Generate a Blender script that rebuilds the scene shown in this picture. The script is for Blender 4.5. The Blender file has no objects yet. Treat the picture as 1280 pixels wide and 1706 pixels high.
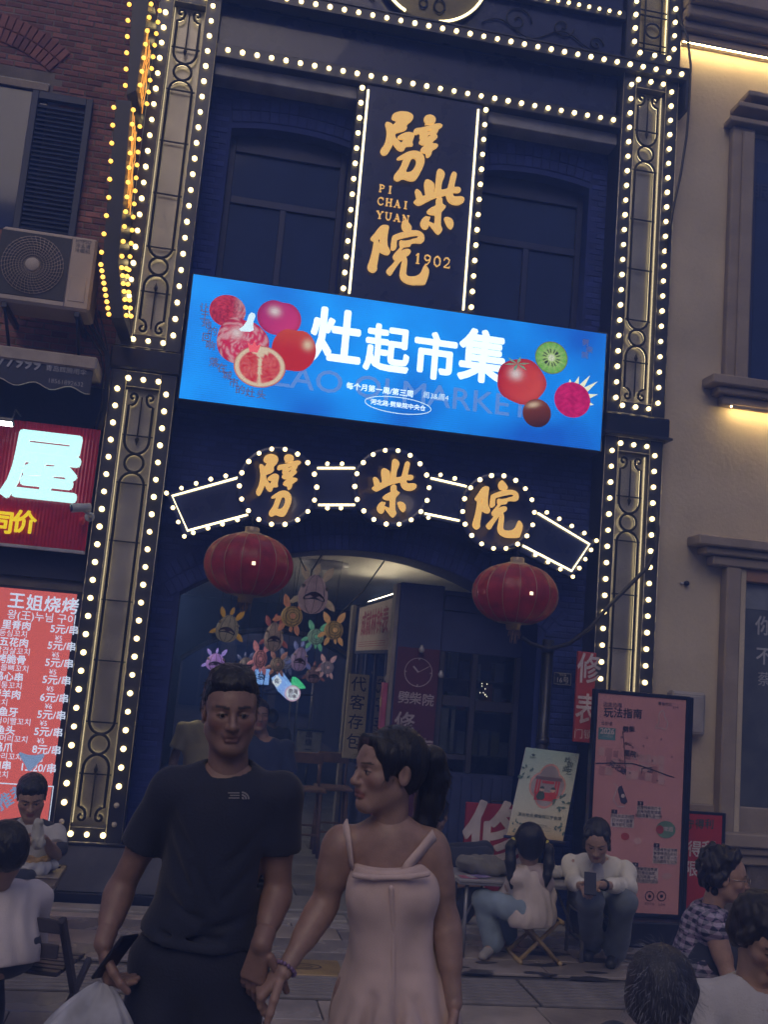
import bpy, bmesh, math, random
import numpy as np
from mathutils import Vector, Matrix
random.seed(7); np.random.seed(7)
scene = bpy.context.scene
COL = scene.collection

# ------------------------------------------------------------------ camera
CAM = Vector((0.0, -7.4818, 1.75))
YAW, PITCH, ROLL = math.radians(9.4304), math.radians(8.8328), math.radians(4.8714)
FPX = 1700.0                                   # focal length for a 1706 px tall frame
_f = Vector((math.sin(YAW)*math.cos(PITCH), math.cos(YAW)*math.cos(PITCH), math.sin(PITCH)))
_r = Vector((math.cos(YAW), -math.sin(YAW), 0.0)); _u = _r.cross(_f)
CR = math.cos(ROLL)*_r + math.sin(ROLL)*_u
CU = -math.sin(ROLL)*_r + math.cos(ROLL)*_u
CF = _f
camd = bpy.data.cameras.new('camera'); cam = bpy.data.objects.new('camera', camd); COL.objects.link(cam)
camd.sensor_fit = 'VERTICAL'; camd.sensor_height = 36.0; camd.sensor_width = 27.0
camd.lens = 36.0*FPX/1706.0; camd.clip_start = 0.05; camd.clip_end = 500
M = Matrix((CR, CU, -CF)).transposed().to_4x4(); M.translation = CAM
cam.matrix_world = M
scene.camera = cam

# ------------------------------------------------------------------ night sky, warm soft sun standing for street-lamp glow, exposure
world = bpy.data.worlds.new('World'); scene.world = world; world.use_nodes = True
wn = world.node_tree; bg = wn.nodes['Background']
sky = wn.nodes.new('ShaderNodeTexSky'); sky.sky_type = 'NISHITA'; sky.sun_disc = False
sky.sun_elevation = math.radians(7); sky.sun_rotation = math.radians(200)
SKY = 0.064
hs = wn.nodes.new('ShaderNodeMixRGB'); hs.blend_type = 'MIX'; hs.inputs[0].default_value = 0.72
hs.inputs[2].default_value = (2.9, 3.1, 5.4, 1)          # city glow on low cloud, violet blue
wn.links.new(sky.outputs[0], hs.inputs[1]); wn.links.new(hs.outputs[0], bg.inputs[0])
bg.inputs[1].default_value = SKY
sund = bpy.data.lights.new('sun', 'SUN'); sun = bpy.data.objects.new('sun', sund); COL.objects.link(sun)
sund.energy = 0.90; sund.angle = math.radians(40); sund.color = (1.0, 0.80, 0.60)
sun.rotation_euler = (math.radians(48), 0, math.radians(-18))
scene.view_settings.view_transform = 'Standard'; scene.view_settings.look = 'None'
scene.view_settings.gamma = 1.0; scene.view_settings.exposure = 0.22
scene.view_settings.use_curve_mapping = False
scene.cycles.use_denoising = True
scene.cycles.max_bounces = 4; scene.cycles.diffuse_bounces = 2; scene.cycles.glossy_bounces = 2; scene.cycles.volume_bounces = 0
scene.cycles.use_adaptive_sampling = True; scene.cycles.adaptive_threshold = 0.035
scene.cycles.transmission_bounces = 4; scene.cycles.transparent_max_bounces = 8
scene.cycles.sample_clamp_indirect = 4.0
scene.cycles.caustics_reflective = False; scene.cycles.caustics_refractive = False

# ------------------------------------------------------------------ helpers: where a seen point lies
def ray(px, py): return CF + CR*((px-640)/FPX) + CU*(-(py-853)/FPX)
def at(px, py, Y):
    d = ray(px, py); return CAM + d*((Y-CAM.y)/d.y)
def rect(x0, y0, x1, y1, Y):
    a, b = at(x0, y0, Y), at(x1, y1, Y); return a.x, b.x, b.z, a.z      # x0,x1,z0,z1
def J(px, py, s): return CAM + ray(px, py)*(FPX/s)                      # s = pixels per metre there

# ------------------------------------------------------------------ materials
MATS = {}
def _nt(name):
    m = bpy.data.materials.new(name); m.use_nodes = True; return m, m.node_tree, m.node_tree.nodes['Principled BSDF']
def mat(name, col, rough=0.6, metal=0.0, var=0.25, scale=6.0, bump=0.15, bscale=60.0, island=0.0, sss=0.0, coat=0.0, spec=0.5, attr=False, detail=6.0, trans=0.0, sheen=0.0):
    if name in MATS: return MATS[name]
    m, t, p = _nt(name); n = t.nodes; l = t.links
    tc = n.new('ShaderNodeTexCoord'); nz = n.new('ShaderNodeTexNoise'); nz.inputs['Scale'].default_value = scale; nz.inputs['Detail'].default_value = detail
    l.new(tc.outputs['Object'], nz.inputs['Vector'])
    r = n.new('ShaderNodeMapRange'); r.inputs[1].default_value = 0.3; r.inputs[2].default_value = 0.7
    r.inputs[3].default_value = 1-var; r.inputs[4].default_value = 1+var
    l.new(nz.outputs['Fac'], r.inputs[0])
    fac = r.outputs[0]
    if island:
        g = n.new('ShaderNodeNewGeometry'); oi = n.new('ShaderNodeObjectInfo'); ad = n.new('ShaderNodeMath'); ad.operation = 'ADD'
        l.new(g.outputs['Random Per Island'], ad.inputs[0]); l.new(oi.outputs['Random'], ad.inputs[1])
        fr = n.new('ShaderNodeMath'); fr.operation = 'FRACT'; l.new(ad.outputs[0], fr.inputs[0])
        r2 = n.new('ShaderNodeMapRange'); r2.inputs[3].default_value = 1-island; r2.inputs[4].default_value = 1+island; l.new(fr.outputs[0], r2.inputs[0])
        mu = n.new('ShaderNodeMath'); mu.operation = 'MULTIPLY'; l.new(fac, mu.inputs[0]); l.new(r2.outputs[0], mu.inputs[1]); fac = mu.outputs[0]
    mx = n.new('ShaderNodeMixRGB'); mx.blend_type = 'MULTIPLY'; mx.inputs[0].default_value = 1
    if attr:
        at_ = n.new('ShaderNodeAttribute'); at_.attribute_name = 'Col'; l.new(at_.outputs['Color'], mx.inputs[1])
    else: mx.inputs[1].default_value = (*col, 1)
    l.new(fac, mx.inputs[2]); l.new(mx.outputs[0], p.inputs['Base Color'])
    rr = n.new('ShaderNodeMapRange'); rr.inputs[3].default_value = max(0.03, rough*0.85); rr.inputs[4].default_value = min(1, rough*1.15); l.new(nz.outputs['Fac'], rr.inputs[0]); l.new(rr.outputs[0], p.inputs['Roughness'])
    p.inputs['Metallic'].default_value = metal; p.inputs['Specular IOR Level'].default_value = spec
    if coat: p.inputs['Coat Weight'].default_value = coat
    if sheen: p.inputs['Sheen Weight'].default_value = sheen
    if trans: p.inputs['Transmission Weight'].default_value = trans
    if sss:
        p.inputs['Subsurface Weight'].default_value = sss; p.inputs['Subsurface Radius'].default_value = (0.012, 0.005, 0.003); p.inputs['Subsurface Scale'].default_value = 1.0
    if bump:
        b = n.new('ShaderNodeBump'); b.inputs['Strength'].default_value = bump; b.inputs['Distance'].default_value = 0.01
        n2 = n.new('ShaderNodeTexNoise'); n2.inputs['Scale'].default_value = bscale; n2.inputs['Detail'].default_value = 4
        l.new(tc.outputs['Object'], n2.inputs['Vector']); l.new(n2.outputs['Fac'], b.inputs['Height']); l.new(b.outputs[0], p.inputs['Normal'])
    MATS[name] = m; return m
def emat(name, col, strength=1.0, base=(0.5, 0.5, 0.5), attr=False):
    if name in MATS: return MATS[name]
    m, t, p = _nt(name)
    p.inputs['Base Color'].default_value = (*base, 1); p.inputs['Roughness'].default_value = 0.35
    if attr:
        a = t.nodes.new('ShaderNodeAttribute'); a.attribute_name = 'Col'; t.links.new(a.outputs['Color'], p.inputs['Emission Color'])
        p.inputs['Base Color'].default_value = (0.01, 0.01, 0.01, 1)
    else: p.inputs['Emission Color'].default_value = (*col, 1)
    p.inputs['Emission Strength'].default_value = strength
    MATS[name] = m; return m
def paper(name, col, trans=0.35, rough=0.6, glow=0.0, glowcol=None):
    """thin paper or silk that lets some light through"""
    if name in MATS: return MATS[name]
    m, t, p = _nt(name); n = t.nodes; l = t.links
    tc = n.new('ShaderNodeTexCoord'); nz = n.new('ShaderNodeTexNoise'); nz.inputs['Scale'].default_value = 14; l.new(tc.outputs['Object'], nz.inputs['Vector'])
    r = n.new('ShaderNodeMapRange'); r.inputs[1].default_value = .3; r.inputs[2].default_value = .7; r.inputs[3].default_value = 0.7; r.inputs[4].default_value = 1.2; l.new(nz.outputs['Fac'], r.inputs[0])
    mx = n.new('ShaderNodeMixRGB'); mx.blend_type = 'MULTIPLY'; mx.inputs[0].default_value = 1; mx.inputs[1].default_value = (*col, 1); l.new(r.outputs[0], mx.inputs[2])
    l.new(mx.outputs[0], p.inputs['Base Color']); p.inputs['Roughness'].default_value = rough
    tr = n.new('ShaderNodeBsdfTranslucent'); l.new(mx.outputs[0], tr.inputs['Color'])
    ms = n.new('ShaderNodeMixShader'); ms.inputs[0].default_value = trans
    l.new(p.outputs[0], ms.inputs[1]); l.new(tr.outputs[0], ms.inputs[2])
    l.new(ms.outputs[0], n['Material Output'].inputs['Surface'])
    if glow:
        p.inputs['Emission Color'].default_value = (*(glowcol or col), 1); p.inputs['Emission Strength'].default_value = glow
    MATS[name] = m; return m
def glass(name, tint=(0.6, 0.7, 0.8), rough=0.05):
    if name in MATS: return MATS[name]
    m, t, p = _nt(name); n = t.nodes; l = t.links
    g = n.new('ShaderNodeBsdfGlossy'); g.inputs['Roughness'].default_value = rough
    tr = n.new('ShaderNodeBsdfTransparent'); tr.inputs[0].default_value = (*tint, 1)
    fr = n.new('ShaderNodeFresnel'); fr.inputs[0].default_value = 1.5; ms = n.new('ShaderNodeMixShader')
    l.new(fr.outputs[0], ms.inputs[0]); l.new(tr.outputs[0], ms.inputs[1]); l.new(g.outputs[0], ms.inputs[2]); l.new(ms.outputs[0], n['Material Output'].inputs['Surface'])
    MATS[name] = m; return m

# ------------------------------------------------------------------ object helpers (meshes are given in world coordinates)
WLOC = {}
def _wl(o): return WLOC.get(o.name, Vector((0, 0, 0)))
def thing(name, label, cat, loc=(0, 0, 0), group=None):
    o = bpy.data.objects.new(name, None); COL.objects.link(o); o.location = loc; o.empty_display_size = 0.1
    WLOC[o.name] = Vector(loc); o['label'] = label; o['category'] = cat; o['kind'] = 'thing'
    if group: o['group'] = group
    return o
def tag(o, label, cat, group=None):
    o['label'] = label; o['category'] = cat; o['kind'] = 'thing'
    if group: o['group'] = group
    return o
def link(name, me, m=None, parent=None, loc=None, rot=None, scl=None):
    if m is not None and not me.materials:
        for q in (m if isinstance(m, (list, tuple)) else [m]): me.materials.append(q)
    o = bpy.data.objects.new(name, me); COL.objects.link(o)
    if parent is not None:
        o.parent = parent; o.matrix_parent_inverse = Matrix.Translation(-_wl(parent))
        if loc is not None: o.location = loc
    else:
        if loc is None and len(me.vertices):
            a = np.empty(len(me.vertices)*3); me.vertices.foreach_get('co', a); a = a.reshape(-1, 3)
            c = (a.min(0)+a.max(0))/2; c[2] = a[:, 2].min()
            a -= c; me.vertices.foreach_set('co', a.ravel()); me.update(); loc = Vector(c)
        o.location = loc
    if loc is not None: WLOC[o.name] = Vector(loc)
    if rot is not None: o.rotation_euler = rot
    if scl is not None: o.scale = scl
    return o
def struct(o): o['kind'] = 'structure'; return o
def stuff(o): o['kind'] = 'stuff'; return o
def mesh(name, v, f, smooth=False, mi=None):
    me = bpy.data.meshes.new(name); me.from_pydata([tuple(x) for x in v], [], [tuple(x) for x in f]); me.update()
    if smooth: me.polygons.foreach_set('use_smooth', [True]*len(me.polygons))
    if mi is not None: me.polygons.foreach_set('material_index', mi)
    return me
class MB:
    """collects shapes; .build() links them as one mesh object"""
    def __init__(s): s.v = []; s.f = []; s.mi = []; s.sm = []; s.cur = 0
    def add(s, v, f, smooth=False):
        o = len(s.v); s.v += [tuple(x) for x in v]; s.f += [tuple(i+o for i in q) for q in f]; s.mi += [s.cur]*len(f); s.sm += [smooth]*len(f); return s
    def box(s, x0, x1, y0, y1, z0, z1, b=0.0):
        if b <= 0:
            v = [(x0,y0,z0),(x1,y0,z0),(x1,y1,z0),(x0,y1,z0),(x0,y0,z1),(x1,y0,z1),(x1,y1,z1),(x0,y1,z1)]
            return s.add(v, [(0,3,2,1),(4,5,6,7),(0,1,5,4),(1,2,6,5),(2,3,7,6),(3,0,4,7)])
        return s.obox(Vector(((x0+x1)/2,(y0+y1)/2,(z0+z1)/2)), Vector((1,0,0)), Vector((0,1,0)), Vector((0,0,1)), (x1-x0)/2, (y1-y0)/2, (z1-z0)/2, b)
    def obox(s, c, X, Y, Z, hx, hy, hz, b=0.0):
        if b <= 0:
            v = [c+X*hx*i+Y*hy*j+Z*hz*k for k in (-1,1) for j in (-1,1) for i in (-1,1)]
            return s.add(v, [(0,2,3,1),(4,5,7,6),(0,1,5,4),(1,3,7,5),(3,2,6,7),(2,0,4,6)])
        b = min(b, hx*.9, hy*.9, hz*.9); v = []; idx = {}
        for i in (-1,1):
            for j in (-1,1):
                for k in (-1,1):
                    for a in range(3):
                        h = [hx-b, hy-b, hz-b]; h[a] += b
                        idx[(i,j,k,a)] = len(v); v.append(c+X*h[0]*i+Y*h[1]*j+Z*h[2]*k)
        f = []; g = idx
        for q in (-1,1):
            f.append([g[(q,j,k,0)] for j,k in ((-1,-1),(1,-1),(1,1),(-1,1))][::q])
            f.append([g[(i,q,k,1)] for i,k in ((-1,-1),(-1,1),(1,1),(1,-1))][::q])
            f.append([g[(i,j,q,2)] for i,j in ((-1,-1),(1,-1),(1,1),(-1,1))][::q])
        for i in (-1,1):
            for j in (-1,1):
                f.append([g[(i,j,-1,0)],g[(i,j,-1,1)],g[(i,j,1,1)],g[(i,j,1,0)]])
                f.append([g[(i,-1,j,0)],g[(i,1,j,0)],g[(i,1,j,2)],g[(i,-1,j,2)]])
                f.append([g[(-1,i,j,1)],g[(1,i,j,1)],g[(1,i,j,2)],g[(-1,i,j,2)]])
                for k in (-1,1): f.append([g[(i,j,k,0)],g[(i,j,k,1)],g[(i,j,k,2)]])
        return s.add(v, f)
    def tube(s, pts, r, n=8, cap=True, closed=False):
        pts = [Vector(p) for p in pts]; N = len(pts); rr = r if isinstance(r, (list, tuple)) else [r]*N
        v = []; f = []; prev = None
        for i, p in enumerate(pts):
            a = pts[(i-1) % N] if (closed or i > 0) else p; b = pts[(i+1) % N] if (closed or i < N-1) else p
            t = (b-a); t = t.normalized() if t.length > 1e-9 else Vector((0,0,1))
            if prev is None:
                u = t.orthogonal().normalized()
            else:
                u = prev - t*prev.dot(t); u = u.normalized() if u.length > 1e-6 else t.orthogonal().normalized()
            prev = u; w = t.cross(u)
            for k in range(n):
                an = 2*math.pi*k/n; v.append(p+(u*math.cos(an)+w*math.sin(an))*rr[i])
        for i in range(N-(0 if closed else 1)):
            j = (i+1) % N
            for k in range(n): f.append((i*n+k, i*n+(k+1) % n, j*n+(k+1) % n, j*n+k))
        if cap and not closed:
            f.append(tuple(range(n))[::-1]); f.append(tuple((N-1)*n+k for k in range(n)))
        return s.add(v, f, True)
    def lathe(s, c, prof, n=16, axis=Vector((0,0,1)), sx=1.0, sy=1.0):
        axis = Vector(axis).normalized(); u = Vector((1,0,0)) if abs(axis.x) < .9 else Vector((0,1,0)); u = (u-axis*u.dot(axis)).normalized(); w = axis.cross(u)
        v = []; f = []; c = Vector(c)
        for r, h in prof:
            for k in range(n):
                a = 2*math.pi*k/n; v.append(c+axis*h+u*(r*math.cos(a)*sx)+w*(r*math.sin(a)*sy))
        for i in range(len(prof)-1):
            for k in range(n): f.append((i*n+k, i*n+(k+1) % n, (i+1)*n+(k+1) % n, (i+1)*n+k))
        if prof[0][0] > 1e-4: f.append(tuple(range(n))[::-1])
        if prof[-1][0] > 1e-4: f.append(tuple((len(prof)-1)*n+k for k in range(n)))
        return s.add(v, f, True)
    def mesh(s, name): 
        me = mesh(name, s.v, s.f, False, s.mi); me.polygons.foreach_set('use_smooth', s.sm); return me
    def build(s, name, m, parent=None): return link(name, s.mesh(name), m, parent)
def box(name, x0, x1, y0, y1, z0, z1, m, parent=None, b=0.004): return MB().box(x0, x1, y0, y1, z0, z1, b).build(name, m, parent)

class Frame:
    """a flat board: origin, right, up and outward normal"""
    def __init__(s, O, U=(1,0,0), V=(0,0,1)):
        s.O = Vector(O); s.U = Vector(U).normalized(); s.V = Vector(V).normalized(); s.N = s.U.cross(s.V).normalized()
    def p(s, u, v, d=0.0): return s.O+s.U*u+s.V*v+s.N*d
FACADE = lambda Y: Frame((0, Y, 0))
def _curve_mesh(cd):
    o = bpy.data.objects.new('tmp', cd); me = bpy.data.meshes.new_from_object(o); bpy.data.objects.remove(o); bpy.data.curves.remove(cd); return me
def _on(me, fr, u, v, d, rot=0.0, sx=1.0, sy=1.0, shear=0.0):
    n = len(me.vertices); a = np.empty(n*3); me.vertices.foreach_get('co', a); a = a.reshape(-1, 3)
    x = a[:, 0]*sx + a[:, 1]*shear; y = a[:, 1]*sy; c, s_ = math.cos(rot), math.sin(rot)
    X = x*c-y*s_+u; Y = x*s_+y*c+v; Z = a[:, 2]+d
    O, U, V, N = (np.array(q) for q in (fr.O, fr.U, fr.V, fr.N))
    w = O+X[:, None]*U+Y[:, None]*V+Z[:, None]*N
    me.vertices.foreach_set('co', w.ravel()); me.update(); return me
def text(parent, name, s, fr, u, v, size, m, d=0.003, bold=0.0, ext=0.0, align='CENTER', rot=0.0, sx=1.0, shear=0.0, space=1.0, spin=None):
    c = bpy.data.curves.new(name, 'FONT'); c.body = s; c.size = size; c.align_x = align; c.align_y = 'CENTER'
    c.extrude = ext; c.resolution_u = 3; c.space_character = space
    me = _curve_mesh(c)
    if bold > 0:                                # heavier strokes: the outline swept round a small circle
        n = len(me.vertices); a = np.empty(n*3); me.vertices.foreach_get('co', a); a = a.reshape(-1, 3)
        fs = [tuple(p.vertices) for p in me.polygons]; k = 8 if bold > .012 else 4; V = []; F = []
        for i in range(k):
            t = 2*math.pi*i/k; V.append(a+np.array([bold*size*math.cos(t), bold*size*math.sin(t), 0.00012*i])); F += [tuple(q+n*i for q in f) for f in fs]
        bpy.data.meshes.remove(me); me = mesh(name, np.concatenate(V), F)
    _on(me, fr, u, v, d+ext, rot, sx, 1.0, shear); return link(name, me, m, parent)
def vtext(parent, name, s, fr, u, v, size, m, step=1.1, **k):
    """characters one above another, joined in one lettering"""
    for i, ch in enumerate(s): text(parent, name, ch, fr, u, v-i*size*step, size, m, **k)
def poly2(parent, name, loops, fr, m, d=0.003, ext=0.0, bev=0.0):
    c = bpy.data.curves.new(name, 'CURVE'); c.dimensions = '2D'; c.fill_mode = 'BOTH'; c.extrude = ext; c.bevel_depth = bev; c.bevel_resolution = 1
    for lp in loops:
        sp = c.splines.new('POLY'); sp.points.add(len(lp)-1); sp.use_cyclic_u = True
        for i, (a, b) in enumerate(lp): sp.points[i].co = (a, b, 0, 1)
    me = _curve_mesh(c); _on(me, fr, 0, 0, d+ext+bev); return link(name, me, m, parent)
def smooth_loop(pts, it=1):
    for _ in range(it):
        q = []; n = len(pts)
        for i in range(n):
            a, b = pts[i], pts[(i+1) % n]; q += [(a[0]*.75+b[0]*.25, a[1]*.75+b[1]*.25), (a[0]*.25+b[0]*.75, a[1]*.25+b[1]*.75)]
        pts = q
    return pts
def panel(parent, name, fr, u0, u1, v0, v1, m, d=0.002, t=0.002):
    return MB().obox(fr.p((u0+u1)/2, (v0+v1)/2, d-t/2), fr.U, fr.N*-1, fr.V, (u1-u0)/2, t/2, (v1-v0)/2).build(name, m, parent)
def circ(u, v, r, n=24, ry=None): return [(u+r*math.cos(2*math.pi*i/n), v+(ry or r)*math.sin(2*math.pi*i/n)) for i in range(n)]
def stroke(parent, name, pts, w, fr, m, d=0.003, closed=False):
    """flat line of width w on a board"""
    v = []; f = []; n = len(pts)
    for i, p in enumerate(pts):
        a = pts[i-1] if (i > 0 or closed) else p; b = pts[(i+1) % n] if (i < n-1 or closed) else p
        tx, ty = b[0]-a[0], b[1]-a[1]; L = math.hypot(tx, ty) or 1; nx, ny = -ty/L*w/2, tx/L*w/2
        v += [fr.p(p[0]+nx, p[1]+ny, d), fr.p(p[0]-nx, p[1]-ny, d)]
    for i in range(n-(0 if closed else 1)):
        j = (i+1) % n; f.append((2*i, 2*i+1, 2*j+1, 2*j))
    return link(name, mesh(name, v, f), m, parent)

# shared small meshes
_bm = MB(); _bm.lathe((0,0,0), [(0.0001,-0.029),(0.014,-0.024),(0.0225,-0.011),(0.0225,0.003),(0.013,0.016)], 10, (0,1,0))
_bm.cur = 1; _bm.lathe((0,0,0), [(0.0165,0.008),(0.018,0.012),(0.018,0.03)], 12, (0,1,0))
BULB = _bm.mesh('bulb')
M_BULB = emat('bulb_glow', (1.0, 0.74, 0.31), 4.2); M_SOCK = mat('bulb_socket', (0.05, 0.05, 0.05), 0.4, 0.3)
BULB.materials.append(M_BULB); BULB.materials.append(M_SOCK)
BULB_OFF = BULB.copy(); BULB_OFF.materials.clear()
BULB_OFF.materials.append(mat('bulb_dead', (0.55, 0.5, 0.42), 0.08, 0.0, 0.1, coat=1.0)); BULB_OFF.materials.append(M_SOCK)
def bulb(parent, x, y, z, on=True, s=1.0):
    s *= .84*random.uniform(.94, 1.06)
    return link('bulb', BULB if on else BULB_OFF, None, parent, (x, y, z), None, (s, s, s))
def brick_mesh(name, c=0.12):
    """unit brick, front at y=0 (towards -y), chamfered front edge"""
    v = [(-.5,1,-.5),(.5,1,-.5),(.5,1,.5),(-.5,1,.5),(-.5,.1,-.5),(.5,.1,-.5),(.5,.1,.5),(-.5,.1,.5)]
    a, b = .5-c*.35, .5-c
    v += [(-a,0,-b),(a,0,-b),(a,0,b),(-a,0,b)]
    f = [(8,9,10,11),(4,5,9,8),(5,6,10,9),(6,7,11,10),(7,4,8,11),(0,1,5,4),(1,2,6,5),(2,3,7,6),(3,0,4,7)]
    return v, f
BV, BF = brick_mesh('brick')
def bricks(parent, cells, Y, m, near, limit=290, depth=0.05, name='brick'):
    """cells: (x, z, w, h, angle). The `limit` nearest to `near` stand as own objects, the rest are joined."""
    cells = sorted(cells, key=lambda c: (c[0]-near[0])**2+(c[1]-near[1])**2)
    me = mesh(name, BV, BF); me.materials.append(m)
    for c in cells[:limit]:
        jit = random.uniform(0, 0.006)
        link(name, me, None, parent, (c[0], Y+jit, c[1]), (0, -c[4]+random.uniform(-.006, .006), 0), (c[2]*random.uniform(.97, 1.0), depth, c[3]*random.uniform(.95, 1.0)))
    if len(cells) > limit:
        b = MB()
        for c in cells[limit:]:
            jit = random.uniform(0, 0.006); co, si = math.cos(c[4]), math.sin(c[4])
            b.add([(c[0]+x*c[2]*co-z*c[3]*si, Y+jit+y*depth, c[1]+x*c[2]*si+z*c[3]*co) for x, y, z in BV], BF)
        stuff(b.build('far_brickwork', m, parent))
def bond(x0, x1, z0, z1, ok, w=0.215, h=0.062, g=0.010):
    out = []; r = 0; z = z0
    while z < z1:
        off = (r % 2)*0.5*(w+g); x = x0-off
        while x < x1:
            a, b = max(x, x0), min(x+w, x1)
            if b-a > 0.03 and ok((a+b)/2, z+h/2, (b-a)/2, h/2): out.append(((a+b)/2, z+h/2, b-a, h, 0.0))
            x += w+g
        z += h+g; r += 1
    return out
# ================================================================== MATERIALS OF THE PLACE
M_BRICK_R = mat('red_brick', (0.30, 0.13, 0.105), 0.85, var=0.3, scale=9, bump=0.5, bscale=90, island=0.35)
M_BRICK_C = mat('veil_blue_brick', (0.028, 0.046, 0.22), 0.8, var=0.3, scale=5, bump=0.5, bscale=90, island=0.22)  # blue veil of lens glare put into the bricks' base colour
M_MORTAR = mat('mortar', (0.22, 0.19, 0.17), 0.95, var=0.25, bump=0.4, bscale=120)
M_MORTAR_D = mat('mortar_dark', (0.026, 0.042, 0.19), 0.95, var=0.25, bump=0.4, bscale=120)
M_BLACK = mat('black_paint', (0.018, 0.020, 0.036), 0.35, 0.2, var=0.3, bump=0.05)
M_IRON = mat('black_iron', (0.02, 0.02, 0.022), 0.45, 0.4, var=0.2, bump=0.1)
M_CASE = mat('dark_grey_metal', (0.060, 0.062, 0.078), 0.32, 0.55, var=0.2, scale=3, bump=0.04, bscale=20)
M_PANEL = mat('brushed_panel', (0.34, 0.32, 0.28), 0.34, 0.55, var=0.2, scale=4, bump=0.03, bscale=20)
M_TRIM = mat('pale_metal_trim', (0.45, 0.44, 0.42), 0.3, 0.7, var=0.1, bump=0)
M_NAVY = mat('navy_board', (0.014, 0.020, 0.085), 0.28, 0.0, var=0.15, bump=0.02, coat=0.3)
M_GOLD = mat('gold_letter', (0.74, 0.50, 0.17), 0.34, 0.25, var=0.1, scale=20, bump=0.05, bscale=30)
M_GOLDLIT = emat('gold_letter_lit', (0.80, 0.46, 0.125), 0.80, base=(0.7, 0.48, 0.16))
M_NEON = emat('warm_tube', (1.0, 0.83, 0.42), 3.2)
M_HALO = emat('halo_strip', (1.0, 0.80, 0.42), 2.6)
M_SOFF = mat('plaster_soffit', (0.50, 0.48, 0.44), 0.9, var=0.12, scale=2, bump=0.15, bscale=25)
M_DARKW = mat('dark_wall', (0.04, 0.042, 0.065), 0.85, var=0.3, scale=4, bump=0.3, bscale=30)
M_WALLP = mat('pale_plaster', (0.57, 0.49, 0.37), 0.85, var=0.16, scale=1.6, bump=0.25, bscale=30)
M_STONE = mat('stone_trim', (0.33, 0.275, 0.225), 0.8, var=0.15, scale=5, bump=0.3, bscale=40)
M_DGLASS = mat('dark_glass', (0.010, 0.020, 0.090), 0.06, 0.0, var=0.2, bump=0.0, spec=0.7)
M_FRAME = mat('dark_frame', (0.022, 0.030, 0.095), 0.45, 0.1, var=0.2, bump=0.05)
M_WHITE = mat('white_print', (0.72, 0.72, 0.72), 0.6, var=0.05, bump=0)
M_GREYW = mat('grey_wire', (0.03, 0.03, 0.035), 0.5, bump=0.0)

# ================================================================== GROUND
def paving():
    m = mat('ground_bed', (0.10, 0.095, 0.09), 0.9, var=0.3, scale=3, bump=0.4)
    g = struct(link('ground', mesh('ground', [(-60,-60,0),(60,-60,0),(60,60,0),(-60,60,0)], [(0,1,2,3)]), m, None, (0,0,0)))
    tm = [mat('paving_a', (0.34, 0.295, 0.27), 0.30, var=0.3, scale=3.5, bump=0.35, bscale=35, island=0.22),
          mat('paving_b', (0.28, 0.255, 0.255), 0.27, var=0.3, scale=3.5, bump=0.35, bscale=35, island=0.22)]
    def slab(w, d, m_):
        me = MB().box(-w/2, w/2, -d/2, d/2, 0.004, 0.022, 0.004).mesh('paving_stone'); me.materials.append(m_); return me
    A = slab(0.592, 0.292, tm[0]); B = slab(0.592, 0.292, tm[1]); Cc = slab(0.292, 0.292, tm[0])
    for r in range(24):
        y = -5.6+r*0.3
        if -1.80 < y < -1.36: continue
        for c in range(-4, 9):
            x = c*0.6+(0.3 if r % 2 else 0)-0.1
            if y > 0.05: continue
            link('paving_stone', A if random.random() < .6 else B, None, g, (x, y, 0))
    # slotted drain strip running along the street
    bar = MB().box(-0.74, 0.74, -0.021, 0.021, 0.004, 0.020, 0.003).mesh('drain_bar'); bar.materials.append(mat('drain_stone', (0.24, 0.22, 0.22), 0.5, var=0.25, bump=0.3))
    for k in range(8):
        for c in range(-1, 4): link('drain_bar', bar, None, g, (c*1.5-0.2, -1.78+k*0.058, 0))
    # worn patches and the pale stone edge in front of the house
    kb = mat('kerb_stone', (0.34, 0.32, 0.30), 0.6, var=0.25, bump=0.35)
    for c in range(-4, 6):
        link('kerb_stone', MB().box(-0.395, 0.395, -0.08, 0.08, 0.0, 0.045, 0.008).mesh('kerb_stone'), kb, g, (c*0.8, -0.16, 0))
    # carved yellow plaque and drain cover set in the pavement
    ym = mat('plaque_brass', (0.42, 0.30, 0.14), 0.45, 0.3, var=0.3, bump=0.3)
    p = J(500, 1611, 1); d = ray(500, 1611); q = CAM+d*((0.023-CAM.z)/d.z)
    o = link('paving_plaque', MB().box(q.x-.24, q.x+.24, q.y-.15, q.y+.15, 0.012, 0.026, 0.004).mesh('paving_plaque'), ym, g)
    fr = Frame((q.x, q.y, 0.027), (1,0,0), (0,1,0))
    stroke(o, 'plaque_ring', circ(0.02, 0, 0.10, 28, 0.05), 0.010, fr, M_IRON, 0.001, True); stroke(o, 'plaque_ring', circ(0.02, 0, 0.05, 20, 0.022), 0.008, fr, M_IRON, 0.001, True)
    stroke(o, 'plaque_line', [(-.20,-.12),(-.15,.12)], 0.008, fr, M_IRON, 0.001)
    stain = mat('oil_stain', (0.07, 0.065, 0.065), 0.3, var=0.3, bump=0.2)
    for i in range(26):                         # trodden-in wet stains by the table
        a = random.uniform(1.75, 3.3); b = random.uniform(-1.30, -0.75); r = random.uniform(.03, .10)
        pts = [(a+r*1.7*random.uniform(.6,1.2)*math.cos(t*.63), b+r*.6*random.uniform(.6,1.2)*math.sin(t*.63)) for t in range(10)]
        poly2(g, 'stain', [smooth_loop(pts)], Frame((0,0,0.0235+i*0.0001),(1,0,0),(0,1,0)), stain, 0)
    return g
paving()

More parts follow.
